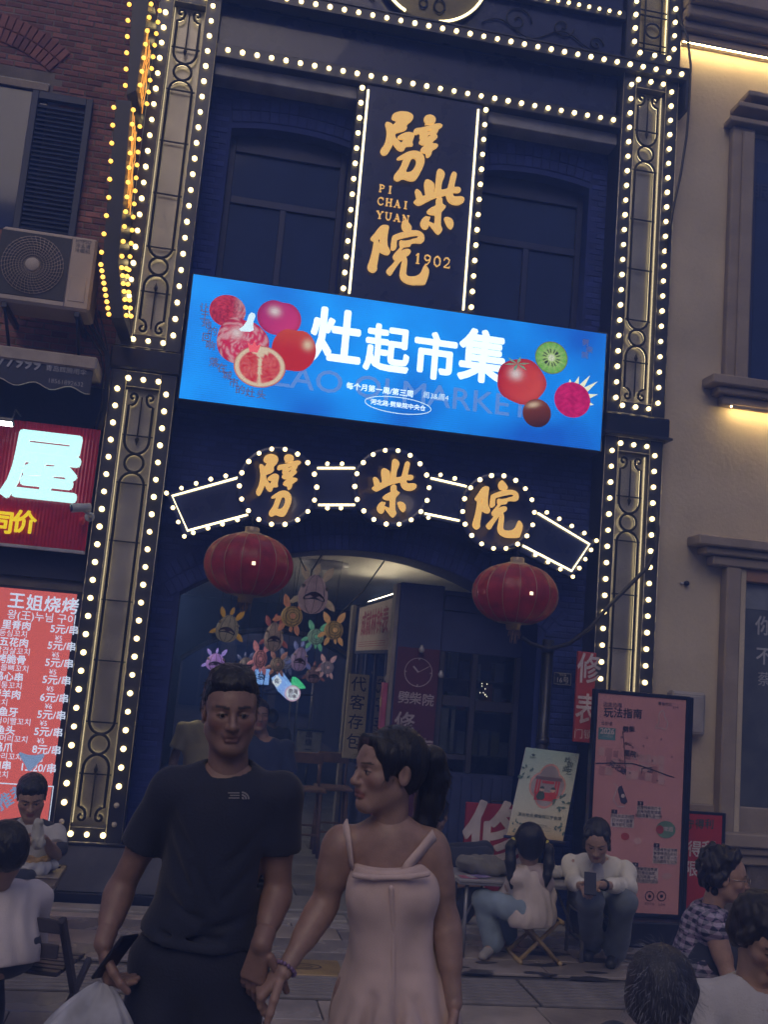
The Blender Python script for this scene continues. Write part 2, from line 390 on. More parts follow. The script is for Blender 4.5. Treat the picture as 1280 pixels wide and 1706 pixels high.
# ================================================================== MIDDLE HOUSE: brick front with the entrance arch
WY = 0.25
XC, APEX, RA, XL, XR = 1.195, 2.65, 2.40, -0.20, 2.59
def arch_z(x): return APEX-RA+math.sqrt(max(0, RA*RA-(x-XC)**2))
SPR = arch_z(XL)
house = thing('brick_house', 'dark brick house with a wide arched passage and blue-lit front', 'building', (1.2, 0.6, 0))
def facade():
    N = 28
    op = [(XL, 0.02)]+[(XL+(XR-XL)*i/N, arch_z(XL+(XR-XL)*i/N)) for i in range(N+1)]+[(XR, 0.02)]
    def win(x0, x1): 
        return [(x0, 4.30)]+[(x0, 5.92)]+[(x0+(x1-x0)*i/8, 5.92+0.05*(1-(2*i/8-1)**2)) for i in range(1, 8)]+[(x1, 5.92)]+[(x1, 4.30)]
    outer = [(-0.95, 0.0), (XL, 0.0)]+op[1:-1]+[(XR, 0.0), (3.50, 0.0), (3.50, 8.4), (-0.95, 8.4)]
    W = [(-0.21, 0.75), (1.85, 2.81)]
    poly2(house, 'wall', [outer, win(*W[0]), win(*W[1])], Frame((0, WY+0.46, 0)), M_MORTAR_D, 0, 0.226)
    # bricks of the front
    cx0, ring = 0.0, 0.235
    def ok(x, z, hw, hh):
        if z+hh > 6.30: return False
        for xx in (x-hw, x, x+hw):
            if XL-0.002 < xx < XR+0.002 and z-hh < arch_z(xx)+ring: return False
            if math.hypot(xx-XC, z-(APEX-RA)) < RA+ring and z > SPR-0.04 and XL-.12 < xx < XR+.12: return False
            for a, b in W:
                if a-0.004 < xx < b+0.004 and 4.28 < z+hh and z-hh < 6.17: return False
        return True
    cells = bond(-0.41, 2.97, 0.06, 6.30, ok, 0.112, 0.040, 0.008)
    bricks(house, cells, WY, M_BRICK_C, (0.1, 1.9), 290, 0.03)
    # arch stones: two rings of bricks on end
    vo = []
    a0 = math.asin((XL-0.10-XC)/RA); a1 = -a0; n = 60
    for k, (ri, rh) in enumerate(((RA+0.058, 0.108), (RA+0.174, 0.108))):
        for i in range(n):
            a = a0+(a1-a0)*(i+0.5)/n
            vo.append((XC+ri*math.sin(a), APEX-RA+ri*math.cos(a), (a1-a0)*ri/n-0.008, rh, -a))
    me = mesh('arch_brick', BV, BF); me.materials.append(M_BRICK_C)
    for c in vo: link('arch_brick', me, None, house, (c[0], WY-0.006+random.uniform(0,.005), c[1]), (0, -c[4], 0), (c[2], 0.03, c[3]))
    # upper windows
    for a, b in W:
        w = MB(); t = 0.05; y0, y1 = WY+0.14, WY+0.20
        w.box(a, a+t, y0, y1, 4.30, 5.95, .004); w.box(b-t, b, y0, y1, 4.30, 5.95, .004); w.box(a+t, b-t, y0, y1, 5.80, 5.97, .004)
        w.box(a+t, b-t, y0+.003, y1, 5.36, 5.42, .004); w.box((a+b)/2-.025, (a+b)/2+.025, y0+.003, y1, 4.30, 5.36, .004)
        o = w.build('window', M_FRAME, house)
        m_ = (a+b)/2
        for (p, q, r, s) in ((a+t, m_-.025, 4.30, 5.36), (m_+.025, b-t, 4.30, 5.36), (a+t, b-t, 5.42, 5.80)):
            box('pane', p, q, y0+.03, y0+.036, r, s, M_DGLASS, o, 0)
        nv = 13
        for rr in (0, 1):
            for i in range(nv):
                f_ = (i+.5)/nv*2-1; ang = -f_*0.16; x = (a+b)/2+f_*(b-a)/2*(1.02+.03*rr); z = 5.965+0.05*(1-f_*f_)+0.05+rr*0.098
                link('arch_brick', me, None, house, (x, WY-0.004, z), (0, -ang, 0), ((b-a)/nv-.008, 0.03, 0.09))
        box('sill', a-.05, b+.05, WY-.05, WY+.14, 4.22, 4.30, M_STONE, house, .01)
    # string course between beam and windows, and dark board behind the top sign
    box('header_board', -0.40, 2.95, 0.10, WY-0.002, 6.46, 6.86, M_NAVY, house, .004)
    box('top_board', -0.40, 2.95, 0.06, WY-0.004, 6.97, 8.3, M_NAVY, house, .004)
    # house number plate on the right pier
    p = at(937, 1131, WY); fr = FACADE(WY-0.012)
    pl = box('number_plate', p.x-.075, p.x+.075, WY-.012, WY-.001, p.z-.05, p.z+.05, mat('plate_blue', (0.03,0.04,0.09),0.4,bump=0), house, .002)
    text(pl, 'lettering', '16号', fr, p.x, p.z-.012, 0.055, M_WHITE, 0.002); text(pl, 'lettering', '河北路', fr, p.x, p.z+.03, 0.02, M_WHITE, 0.002)
    stroke(pl, 'border', [(p.x-.068,p.z-.043),(p.x+.068,p.z-.043),(p.x+.068,p.z+.043),(p.x-.068,p.z+.043)], .003, fr, M_WHITE, .002, True)
    # drain pipe at the right jamb
    b = MB(); b.tube([(2.665, WY-.04, 0.05), (2.665, WY-.04, 2.1)], 0.045, 10)
    for z in (0.5, 1.3, 2.0): b.tube([(2.665, WY-.04, z), (2.665, WY-.04, z+.05)], 0.052, 10)
    b.build('drain_pipe', M_CASE, house)
facade()

# ================================================================== LIGHT PILLARS
def scroll(b, hb, c, z0, z1, y):
    """iron scrollwork of one panel: tulip, ring, long loop, ring, tulip; hb gets the light strips behind"""
    r = 0.0105; w = 0.088
    def put(pts, closed=False):
        P = [(c+x, y, z) for x, z in pts]; b.tube(P, r, 6, closed=closed)
        hb.tube([(c+x*0.985, y+0.017, z) for x, z in pts], 0.0035, 4, closed=closed)
    for s, zt in ((1, z1), (-1, z0)):
        e = lambda d: zt-s*d
        for q in (-1, 1):
            curl = [(q*(0.052+0.022*math.cos(t)), e(0.045+0.022*math.sin(t))) for t in [x*0.5 for x in range(9, -2, -1)]]
            curl = [(q*(0.060-0.026*math.cos(t)*(1-.35*(8-i)/8)), e(0.050-0.026*math.sin(t)*(1-.35*(8-i)/8))) for i, t in enumerate([4.9-5.2*k/8 for k in range(9)])]
            leg = [(q*0.036, e(0.075)), (q*0.045, e(0.098)), (q*0.066, e(0.115)), (q*w, e(0.120)), (q*w, e(0.30)), (q*w, e(0.375))]
            arc = [(q*w*math.cos(t), e(0.375+0.10*math.sin(t))) for t in [k*math.pi/2/7 for k in range(1, 8)]]
            put(curl); put([curl[-1]]+leg+arc)
        b.tube([(c, y, e(0.05)), (c, y, e(0.36))], 0.006, 6)
        b.tube([(c, y, e(0.345)), (c, y, e(0.37)), (c, y, e(0.415))], [0.006, 0.016, 0.0008], 6)
        b.box(c-.11, c+.11, y+.004, y+.014, min(e(0.335),e(0.345)), max(e(0.335),e(0.345)))
        put([(0.068*math.cos(t), e(0.545)+0.068*math.sin(t)) for t in [k*math.pi/10 for k in range(20)]], True)
    zt, zb = z1-0.615, z0+0.615
    lp = [(w*math.cos(t), zt-0.095+0.095*math.sin(t)) for t in [k*math.pi/10 for k in range(11)]]+[(-w, zb+0.095)]+[(-w*math.cos(t), zb+0.095-0.095*math.sin(t)) for t in [k*math.pi/10 for k in range(1, 11)]]
    put(lp, True)
    n = max(2, round((zt-zb-.16)/0.40))
    for i in range(n+1):
        z = zt-0.08-(zt-zb-0.16)*i/n; b.box(c-.11, c+.11, y+.004, y+.014, z-.005, z+.005)
def light_panel(pil, xl, xr, z0, z1, dead=()):
    """casing with recessed back and scrollwork; z0,z1 = outer edges; bulbs on the rails"""
    c = (xl+xr)/2; ri = 0.118
    b = MB()
    b.box(xl, xl+ri, 0, 0.246, z0, z1, .004); b.box(xr-ri, xr, 0, 0.246, z0, z1, .004)
    b.box(xl+ri, xr-ri, 0.001, 0.246, z1-.115, z1, .004); b.box(xl+ri, xr-ri, 0.001, 0.246, z0, z0+.10, .004)
    cs = b.build('casing', M_CASE, pil)
    t = MB()
    for x in (xl+.004, xr-.004, xl+ri-.004, xr-ri+.004): t.tube([(x, -.003, z0+.004), (x, -.003, z1-.004)], 0.0035, 5)
    for z in (z0+.004, z1-.004): t.tube([(xl, -.003, z), (xr, -.003, z)], 0.0035, 5)
    for z in (z0+.104, z1-.119): t.tube([(xl+ri, -.003, z), (xr-ri, -.003, z)], 0.0035, 5)
    t.build('edge_trim', M_TRIM, cs)
    box('back_panel', xl+ri, xr-ri, 0.085, 0.095, z0+.10, z1-.115, M_PANEL, pil, 0)
    s = MB(); h = MB(); scroll(s, h, c, z0+.115, z1-.13, 0.045)
    o = s.build('scrollwork', M_IRON, pil); h.build('light_strip', M_HALO, o)
    for x in (xl+ri+.003, xr-ri-.003): box('edge_light', x-.002, x+.002, 0.066, 0.082, z0+.12, z1-.13, emat('edge_glow', (1.0, .80, .42), .75), pil, 0)
    return c
def side_bulbs(pil, xl, xr, zs, dead=()):
    for k, z in enumerate(zs):
        for j, x in enumerate((xl, xr)): bulb(pil, x, -0.012, z, (k, j) not in dead)
def pillars():
    p = thing('light_pillar', 'left marquee pillar of round bulbs and iron scrolls beside the red signboard', 'light pillar', (-.63, .1, 0), 'bulb-studded marquee pillars')
    xl, xr = -0.862, -0.388
    light_panel(p, xl, xr, 0.42, 3.765); light_panel(p, xl, xr, 3.945, 6.87)
    L, R_ = -0.803, -0.452
    side_bulbs(p, L, R_, [0.555+0.1275*k for k in range(25)], {(0,0),(0,1),(1,1)})
    for i, x in enumerate((-.735, -.627, -.518)): bulb(p, x, -.012, 3.704); bulb(p, x, -.012, 0.478, True)
    side_bulbs(p, L, R_, [4.068+0.128*k for k in range(22)])
    for x in (-.735, -.627, -.518): bulb(p, x, -.012, 4.0); bulb(p, x, -.012, 6.815)
    box('band', xl-.02, xr+.02, -.03, .246, 3.772, 3.938, M_BLACK, p, .012)
    box('plinth', xl-.015, xr+.30, -.02, .246, 0.10, 0.412, mat('plinth_panel', (0.16,0.165,0.19), 0.4, 0.3, bump=0.05), p, .006)
    box('plinth_foot', xl-.02, xr+.30, -.045, .246, 0.0, 0.10, M_BLACK, p, .006)
    box('plinth_cap', xl-.02, xr+.30, -.03, .246, 0.405, 0.425, M_BLACK, p, .004)
    # dark iron boards either side, as wide as the pier
    q = thing('light_pillar', 'right marquee pillar of round bulbs and iron scrolls beside the pale plaster wall', 'light pillar', (3.2, .1, 0), 'bulb-studded marquee pillars')
    xl, xr = 2.960, 3.455
    light_panel(q, xl, xr, 0.42, 3.745); light_panel(q, xl, xr, 3.930, 6.87)
    side_bulbs(q, 3.020, 3.380, [3.617-0.1275*k for k in range(25)])
    for x in (3.087, 3.198, 3.309): bulb(q, x, -.012, 3.684); bulb(q, x, -.012, 3.993); bulb(q, x, -.012, 6.813); bulb(q, x, -.012, .478)
    side_bulbs(q, 3.028, 3.387, [4.05+0.1289*k for k in range(22)])
    box('band', xl-.02, xr+.03, -.05, .30, 3.752, 3.922, M_BLACK, q, .012); box('band_cap', xl-.03, xr+.05, -.07, .30, 3.745, 3.765, M_CASE, q, .004)
    box('plinth', xl-.015, xr+.015, -.02, .246, 0.0, 0.412, M_BLACK, q, .006)
    # short bulb box above the beam with a ringed grille
    bx = thing('light_box', 'short bulb-framed box with a ringed grille above the right pillar', 'light box', (3.21, .1, 6.97))
    b = MB(); x0, x1, z0, z1 = 2.965, 3.46, 6.985, 7.80
    b.box(x0, x0+.118, 0, .246, z0, z1, .004); b.box(x1-.118, x1, 0, .246, z0, z1, .004); b.box(x0+.118, x1-.118, .001, .246, z0, z0+.115, .004); b.box(x0+.118, x1-.118, .001, .246, z1-.1, z1, .004)
    b.build('casing', M_CASE, bx); box('back_panel', x0+.118, x1-.118, .06, .07, z0+.115, z1-.1, mat('lit_brass_panel', (0.42,0.36,0.20),0.4,0.5,bump=0.03), bx, 0)
    g = MB(); c = (x0+x1)/2
    for x in (c-.075, c+.075): g.tube([(x, .03, z0+.13), (x, .03, z1-.12)], .008, 6)
    for z in (z0+.15, z0+.20, z0+.46, z0+.51): g.tube([(c-.12, .03, z), (c+.12, .03, z)], .007, 6)
    g.tube([(c+.066*math.cos(t*.314), .03, z0+.33+.066*math.sin(t*.314)) for t in range(20)], .009, 6, closed=True)
    o = g.build('grille', M_IRON, bx); h = MB()
    for x in (x0+.122, x1-.122): h.box(x-.002, x+.002, .045, .055, z0+.13, z1-.12)
    h.build('light_strip', M_HALO, o)
    for k in range(6):
        for x in (3.035, 3.391): bulb(bx, x, -.012, 7.152+.1245*k)
    for x in (3.089, 3.22, 3.348): bulb(bx, x, -.012, 7.06)
pillars()
def beams():
    b = thing('light_beam', 'upper crossbeam with a row of round bulbs above the dark board', 'light beam', (1.3, .05, 6.86), 'crossbeams with rows of bulbs')
    box('beam', -0.90, 3.53, -.045, .06, 6.872, 6.962, M_CASE, b, .006); t = MB()
    for z in (6.868, 6.967): t.box(-0.91, 3.54, -.055, .06, z-.006, z+.006)
    t.box(3.495, 3.53, -.055, .3, 6.60, 6.86); t.build('edge_trim', M_CASE, b)
    for k in range(38): bulb(b, 3.45-.1152*k, -.055, 6.907)
    c = thing('light_beam', 'lower crossbeam with a row of round bulbs above the vertical nameboard', 'light beam', (1.3, .05, 6.25), 'crossbeams with rows of bulbs')
    box('beam', -0.385, 2.955, -.015, .246, 6.345, 6.457, M_CASE, c, .006); box('fascia', -0.385, 2.955, .06, .24, 6.235, 6.340, mat('grey_fascia', (0.30,0.30,0.32), .5, bump=.08), c, .006)
    for k in range(29): bulb(c, -0.298+(2.879+.298)/28*k, -.027, 6.401)
    d = thing('light_beam', 'short topmost row of small bulbs near the ringed bulb box', 'light beam', (1.3, .05, 7.34), 'crossbeams with rows of bulbs')
    box('beam', -0.385, 2.955, .0, .055, 7.345, 7.43, M_CASE, d, .006)
    for k in range(34): bulb(d, 2.89-.0905*k, -.012, 7.388, True, .8)
beams()
def emblem():
    pts = [at(652, 0, -.02), at(806, 0, -.02), at(687, 27, -.02), at(747, 38, -.02)]
    A = np.array([[2*p.x, 2*p.z, 1] for p in pts]); y = np.array([p.x**2+p.z**2 for p in pts]); s = np.linalg.lstsq(A, y, rcond=None)[0]
    cx, cz = s[0], s[1]; r = math.sqrt(max(.01, s[2]+cx*cx+cz*cz)); r = min(max(r, .25), .6)
    e = thing('round_emblem', 'round dark emblem with curved light tubes at the top edge', 'emblem', (cx, 0, cz-r))
    MB().lathe((cx, .05, cz), [(r-.03, 0.0), (r+.0, -.02), (r+.0, -.05), (r-.03, -.055), (.001, -.055)][::1], 40, (0,1,0)).build('disc', mat('brass_disc', (0.20,0.17,0.09), .4, .5, bump=.1), e)
    def arc(a0, a1, rr, y): return [(cx+rr*math.cos(a), y, cz+rr*math.sin(a)) for a in [a0+(a1-a0)*i/16 for i in range(17)]]
    dg = math.radians
    for a0, a1 in ((dg(178), dg(244)), (dg(280), dg(362)), (dg(20), dg(70)), (dg(110), dg(160))):
        MB().tube(arc(a0, a1, r-.015, -.02), .011, 8).build('light_tube', M_NEON, e)
    for dx, w in ((-.06, .032), (.075, .045)):
        o = MB().tube([(cx+dx+w*math.cos(t*.314), -.02, cz-r+.16+w*1.3*math.sin(t*.314)) for t in range(20)], .008, 6, closed=True).build('monogram_loop', M_IRON, e)
        MB().tube([(cx+dx+w*.95*math.cos(t*.2), .0, cz-r+.16+w*1.25*math.sin(t*.2)) for t in range(16, 27)], .005, 5).build('light_strip', M_HALO, o)
    # scrolls in thin iron either side of the emblem
    for q in (-1, 1):
        sc = MB()
        for cx2, cz2, R0, tn in ((cx+q*.75, 7.18, .13, 9.5), (cx+q*1.15, 7.20, .10, -8.5), (cx+q*1.45, 7.10, .07, 8)):
            sc.tube([(cx2+R0*(1-i/26)*math.cos(tn*i/24)*q, .045, cz2+R0*(1-i/26)*math.sin(tn*i/24)) for i in range(25)], .007, 5)
        sc.tube([(cx+q*(.45+.045*i), .045, 7.10+.06*math.sin(i*.5)) for i in range(24)], .006, 5)
        sc.build('scrollwork', M_IRON, e)
emblem()
# ================================================================== BRUSH CHARACTERS (outlines in units of one tracing grid)
G_PI_A = [(385,270),(395,225),(430,190),(490,172),(550,178),(600,205),(622,250),(610,300),(580,340),(550,370),(545,410),(552,430),(530,460),(480,485),(430,500),(420,520),(425,580),(450,610),(470,640),(490,662),(505,640),(518,605),(500,600),(465,595),(448,570),(470,545),(510,515),(550,495),(590,495),(625,515),(632,545),(620,600),(605,660),(620,690),(600,708),(560,705),(530,720),(525,760),(500,782),(465,775),(435,740),(412,690),(400,660),(390,700),(370,750),(345,810),(325,840),(295,848),(272,825),(262,785),(275,745),(300,700),(318,640),(330,570),(335,500),(328,430),(315,370),(325,338),(355,340),(385,365),(400,385),(425,350),(440,318),(420,305),(395,292)]
G_PI_B = [(722,235),(730,205),(760,182),(800,175),(845,188),(875,220),(872,265),(850,290),(800,298),(750,302),(735,305),(748,285),(728,262)]
G_PI_C = [(610,395),(625,360),(660,345),(720,340),(800,315),(880,290),(950,278),(990,295),(985,325),(940,350),(930,390),(900,430),(925,450),(920,480),(880,510),(855,545),(860,560),(915,562),(935,585),(915,615),(870,640),(850,665),(840,720),(800,755),(778,740),(775,690),(735,688),(702,665),(715,625),(760,590),(770,575),(720,575),(682,550),(690,520),(715,505),(690,475),(700,440),(690,410),(640,430),(612,420)]
G_PI_C1 = [(775,392),(800,372),(850,360),(862,370),(830,388),(790,402)]
G_PI_C2 = [(780,465),(800,440),(835,420),(845,432),(830,452),(800,470)]
G_PI_D = [(505,880),(540,850),(590,815),(640,785),(700,768),(760,775),(810,810),(838,870),(835,950),(810,1020),(770,1110),(735,1170),(705,1190),(650,1185),(600,1165),(570,1160),(535,1185),(505,1190),(475,1165),(475,1120),(495,1085),(530,1040),(555,990),(575,930),(590,885),(560,885),(525,895)]
G_PI_D1 = [(690,870),(720,868),(740,895),(745,935),(725,1000),(690,1055),(650,1075),(610,1070),(625,1020),(650,960),(670,900)]
G_CH_A = [(290,730),(310,705),(335,690),(325,640),(308,575),(325,545),(355,552),(390,585),(410,630),(415,650),(465,632),(455,570),(445,500),(447,440),(465,405),(500,405),(550,430),(580,465),(585,530),(575,595),(595,585),(605,500),(615,400),(622,320),(630,270),(655,248),(700,265),(730,300),(735,345),(715,395),(695,440),(685,500),(680,555),(730,550),(780,535),(795,480),(815,400),(835,320),(855,292),(890,298),(908,325),(900,370),(885,430),(870,500),(880,518),(930,512),(962,530),(965,565),(940,592),(890,590),(855,590),(850,620),(865,650),(900,655),(960,648),(1005,660),(1020,695),(1000,735),(950,762),(890,768),(835,755),(790,720),(765,670),(762,625),(700,640),(630,655),(560,680),(480,720),(400,765),(360,778),(320,760)]
G_CH_B = [(600,735),(605,700),(630,672),(665,672),(688,695),(688,740),(690,765),(720,790),(742,795),(730,825),(695,860),(672,890),(668,950),(665,1020),(665,1080),(690,1135),(670,1175),(635,1205),(605,1190),(560,1135),(515,1075),(485,1035),(500,1025),(540,1045),(580,1060),(585,1000),(588,920),(540,922),(490,910),(465,880),(490,850),(540,818),(595,795),(605,770)]
G_CH_C = [(375,1045),(390,1005),(420,970),(450,950),(480,962),(510,958),(505,985),(490,1010),(490,1060),(485,1110),(460,1138),(430,1140),(395,1115),(378,1080)]
G_CH_D = [(708,965),(730,950),(780,955),(820,980),(838,1020),(838,1070),(820,1110),(795,1115),(760,1085),(735,1040),(720,1000)]
G_YU_A = [(265,465),(285,435),(320,390),(355,330),(390,285),(425,265),(480,270),(495,295),(485,350),(475,420),(470,500),(475,570),(495,620),(512,655),(495,700),(460,705),(415,685),(375,655),(372,680),(362,740),(350,830),(340,890),(348,920),(325,955),(290,970),(250,945),(230,910),(232,870),(250,810),(275,720),(295,620),(305,540),(310,500),(285,495)]
G_YU_A1 = [(355,495),(375,460),(385,455),(385,520),(388,575),(370,530)]
G_YU_B = [(655,225),(675,190),(705,165),(740,195),(775,235),(798,275),(790,315),(740,322),(690,325),(665,300),(652,260)]
G_YU_C = [(515,590),(520,520),(530,440),(540,405),(580,385),(650,360),(730,335),(800,325),(870,325),(930,345),(970,385),(980,440),(970,480),(930,508),(870,500),(800,505),(790,530),(780,552),(720,555),(690,565),(660,600),(635,640),(680,610),(730,592),(775,600),(790,630),(770,670),(720,695),(735,740),(738,800),(728,880),(720,950),(740,985),(800,995),(870,985),(920,955),(950,900),(975,835),(990,825),(1025,860),(1045,910),(1030,990),(1005,1060),(990,1103),(900,1105),(800,1105),(730,1085),(670,1045),(640,990),(640,930),(655,860),(670,780),(680,735),(640,775),(600,830),(555,900),(525,955),(500,970),(465,945),(452,910),(470,880),(520,830),(570,770),(580,750),(555,740),(540,700),(565,660),(610,610),(650,560),(635,530),(640,465),(690,480),(760,470),(820,450),(880,435),(910,410),(890,392),(830,395),(760,410),(680,430),(620,445),(595,460),(590,520),(590,575),(560,605),(530,608)]
CHARS = [((400,740), [[G_PI_A],[G_PI_B],[G_PI_C,G_PI_C1,G_PI_C2],[G_PI_D,G_PI_D1]]),
         ((590,740), [[G_CH_A],[G_CH_B],[G_CH_C],[G_CH_D]]),
         ((764,784), [[G_YU_A,G_YU_A1],[G_YU_B],[G_YU_C]])]
BANNER_BOX = [[(185,40,495,440),(585,70,690,160),(488,150,752,462),(310,400,588,675)],
              [(490,565,955,900),(610,825,785,1165),(553,1000,640,1118),(770,1008,852,1115)],
              [(68,1080,275,1515),(380,1030,470,1135),(240,1130,630,1625)]]
def bbox(l): return min(p[0] for p in l), min(p[1] for p in l), max(p[0] for p in l), max(p[1] for p in l)

# ================================================================== VERTICAL NAMEBOARD 劈柴院 1902
SERIF = {  # strokes (points, width) in a 0..1 box
 'P': [([(.22,0),(.22,1)],.2),([(.22,.95),(.55,.95),(.78,.82),(.78,.62),(.55,.5),(.22,.5)],.11),([(.05,.03),(.42,.03)],.07),([(.05,.97),(.4,.97)],.07)],
 'I': [([(.5,0),(.5,1)],.22),([(.28,.03),(.72,.03)],.07),([(.28,.97),(.72,.97)],.07)],
 'C': [([(.88,.78),(.7,.95),(.45,.98),(.2,.8),(.12,.5),(.2,.2),(.45,.02),(.7,.05),(.9,.22)],.13),([(.88,.68),(.88,.98)],.06)],
 'H': [([(.2,0),(.2,1)],.19),([(.8,0),(.8,1)],.19),([(.2,.5),(.8,.5)],.08),([(.02,.03),(.38,.03)],.07),([(.02,.97),(.38,.97)],.07),([(.62,.03),(.98,.03)],.07),([(.62,.97),(.98,.97)],.07)],
 'A': [([(.5,1),(.15,0)],.09),([(.45,1),(.82,0)],.2),([(.26,.33),(.72,.33)],.08),([(.0,.03),(.32,.03)],.07),([(.64,.03),(1,.03)],.07)],
 'Y': [([(.15,1),(.5,.48)],.19),([(.85,1),(.5,.48)],.09),([(.5,.5),(.5,0)],.2),([(.0,.97),(.34,.97)],.07),([(.68,.97),(1,.97)],.07),([(.3,.03),(.7,.03)],.07)],
 'U': [([(.2,1),(.2,.3),(.35,.05),(.55,.03),(.72,.12),(.8,.35),(.8,1)],.14),([(.02,.97),(.38,.97)],.07),([(.64,.97),(.96,.97)],.07)],
 'N': [([(.18,0),(.18,1)],.08),([(.15,1),(.85,0)],.2),([(.85,0),(.85,1)],.08),([(0,.03),(.36,.03)],.07),([(.0,.97),(.26,.97)],.07),([(.68,.97),(1,.97)],.07)],
 '1': [([(.5,0),(.5,1)],.22),([(.28,.03),(.74,.03)],.07),([(.25,.78),(.5,.95)],.09)],
 '9': [([(.5,.98),(.2,.88),(.15,.65),(.3,.45),(.55,.45),(.78,.62),(.8,.85),(.5,.98)],.14),([(.8,.75),(.75,.35),(.5,.06),(.25,.03)],.14)],
 '0': [([(.5,1),(.2,.8),(.14,.5),(.2,.2),(.5,0),(.8,.2),(.86,.5),(.8,.8),(.5,1)],.15)],
 '2': [([(.15,.72),(.25,.93),(.55,.98),(.8,.8),(.72,.5),(.18,.06)],.13),([(.15,.05),(.85,.05)],.12),([(.85,.02),(.85,.22)],.06)]}
def serif(parent, s, fr, u, v, h, w, gap, m):
    for ch in s:
        b = MB()
        for k, (pts, sw) in enumerate(SERIF[ch]):
            P = [(u+x*w, v+y*h) for x, y in pts]
            vv = []; n = len(P); hw = sw*w/2
            for i, p in enumerate(P):
                a = P[max(0, i-1)]; c = P[min(n-1, i+1)]; tx, ty = c[0]-a[0], c[1]-a[1]; L = math.hypot(tx, ty) or 1
                nx, ny = -ty/L*hw, tx/L*hw
                for dd in (0.0, 0.012+.0006*k): vv += [fr.p(p[0]+nx, p[1]+ny, dd), fr.p(p[0]-nx, p[1]-ny, dd)]
            f = []
            for i in range(n-1):
                o, q = 4*i, 4*i+4
                f += [(o+2, o+3, q+3, q+2), (o, q, q+1, o+1), (o, o+2, q+2, q), (o+1, q+1, q+3, o+3)]
            f += [(0,1,3,2), (4*n-4, 4*n-2, 4*n-1, 4*n-3)]
            b.add(vv, f)
        b.build('letter', m, parent); u += w+gap
def nameboard():
    t = thing('vertical_nameboard', 'vertical navy nameboard with gold brush characters and 1902 between two windows', 'sign', (1.29, 0, 4.58))
    Y = 0.0; box('board', .81, 1.765, Y, .20, 4.56, 6.34, M_NAVY, t, .004)
    for x in (.745, 1.765): 
        box('side_rail', x, x+.062, .012, .20, 4.56, 6.34, M_BLACK, t, .004)
    for x in (.826, 1.733): MB().tube([(x, -.012, 4.59), (x, -.012, 6.29)], .0085, 8).build('light_tube', M_NEON, t)
    for k in range(14): bulb(t, .777, -.004, 6.301-.129*k); bulb(t, 1.797, -.004, 6.301-.129*k)
    fr = FACADE(Y-.012)
    for (org, parts), boxes in zip(CHARS, BANNER_BOX):
        for loops, bb in zip(parts, boxes):
            a = bbox(loops[0]); out = []
            for lp in loops:
                q = []
                for x, y in smooth_loop(lp):
                    px = 600+(bb[0]+(x-a[0])/(a[2]-a[0])*(bb[2]-bb[0]))/5.505; py = 180+(bb[1]+(y-a[1])/(a[3]-a[1])*(bb[3]-bb[1]))/5.505
                    w = at(px, py, Y-.012); q.append((w.x, w.z))
                out.append(q)
            poly2(t, 'brush_stroke', out, fr, M_GOLDLIT, 0, .008, .002)
    fl = FACADE(Y-.004)
    for s, px, py, h, w, g in (('PI', 631, 316, .062, .052, .012), ('CHAI', 628, 337, .062, .055, .012), ('YUAN', 626.5, 360, .062, .057, .012), ('1902', 689, 433, .085, .066, .012)):
        p = at(px, py, Y); serif(t, s, fl, p.x, p.z-h*.35, h, w, g, M_GOLDLIT)
nameboard()

# ================================================================== LED SCREEN
def vcol(me, cols):
    a = me.color_attributes.new('Col', 'FLOAT_COLOR', 'POINT'); a.data.foreach_set('color', np.array(cols, dtype=np.float32).ravel())
M_LED = emat('screen_image', None, .66, attr=True)
def blob(parent, name, fr, cx, cz, rx, rz, fn, d, tilt=0.0, out=None, nr=12, na=36):
    """flat picture of a round thing on the screen; fn(u,v)->rgb with u,v in -1..1"""
    v = []; c = []; f = []; co, si = math.cos(tilt), math.sin(tilt)
    for i in range(nr+1):
        r = i/nr
        for k in range(na):
            a = 2*math.pi*k/na; R = r*(out(a) if out else 1); u, w = R*math.cos(a), R*math.sin(a)
            x, z = u*rx, w*rz; v.append(fr.p(cx+x*co-z*si, cz+x*si+z*co, d)); c.append((*fn(u, w), 1))
    for i in range(nr):
        for k in range(na): f.append((i*na+k, i*na+(k+1) % na, (i+1)*na+(k+1) % na, (i+1)*na+k)[::-1] if False else (i*na+k, (i+1)*na+k, (i+1)*na+(k+1) % na, i*na+(k+1) % na))
    me = mesh(name, v, f); vcol(me, c); return link(name, me, M_LED, parent)
def lerp(a, b, t): t = max(0, min(1, t)); return tuple(x+(y-x)*t for x, y in zip(a, b))
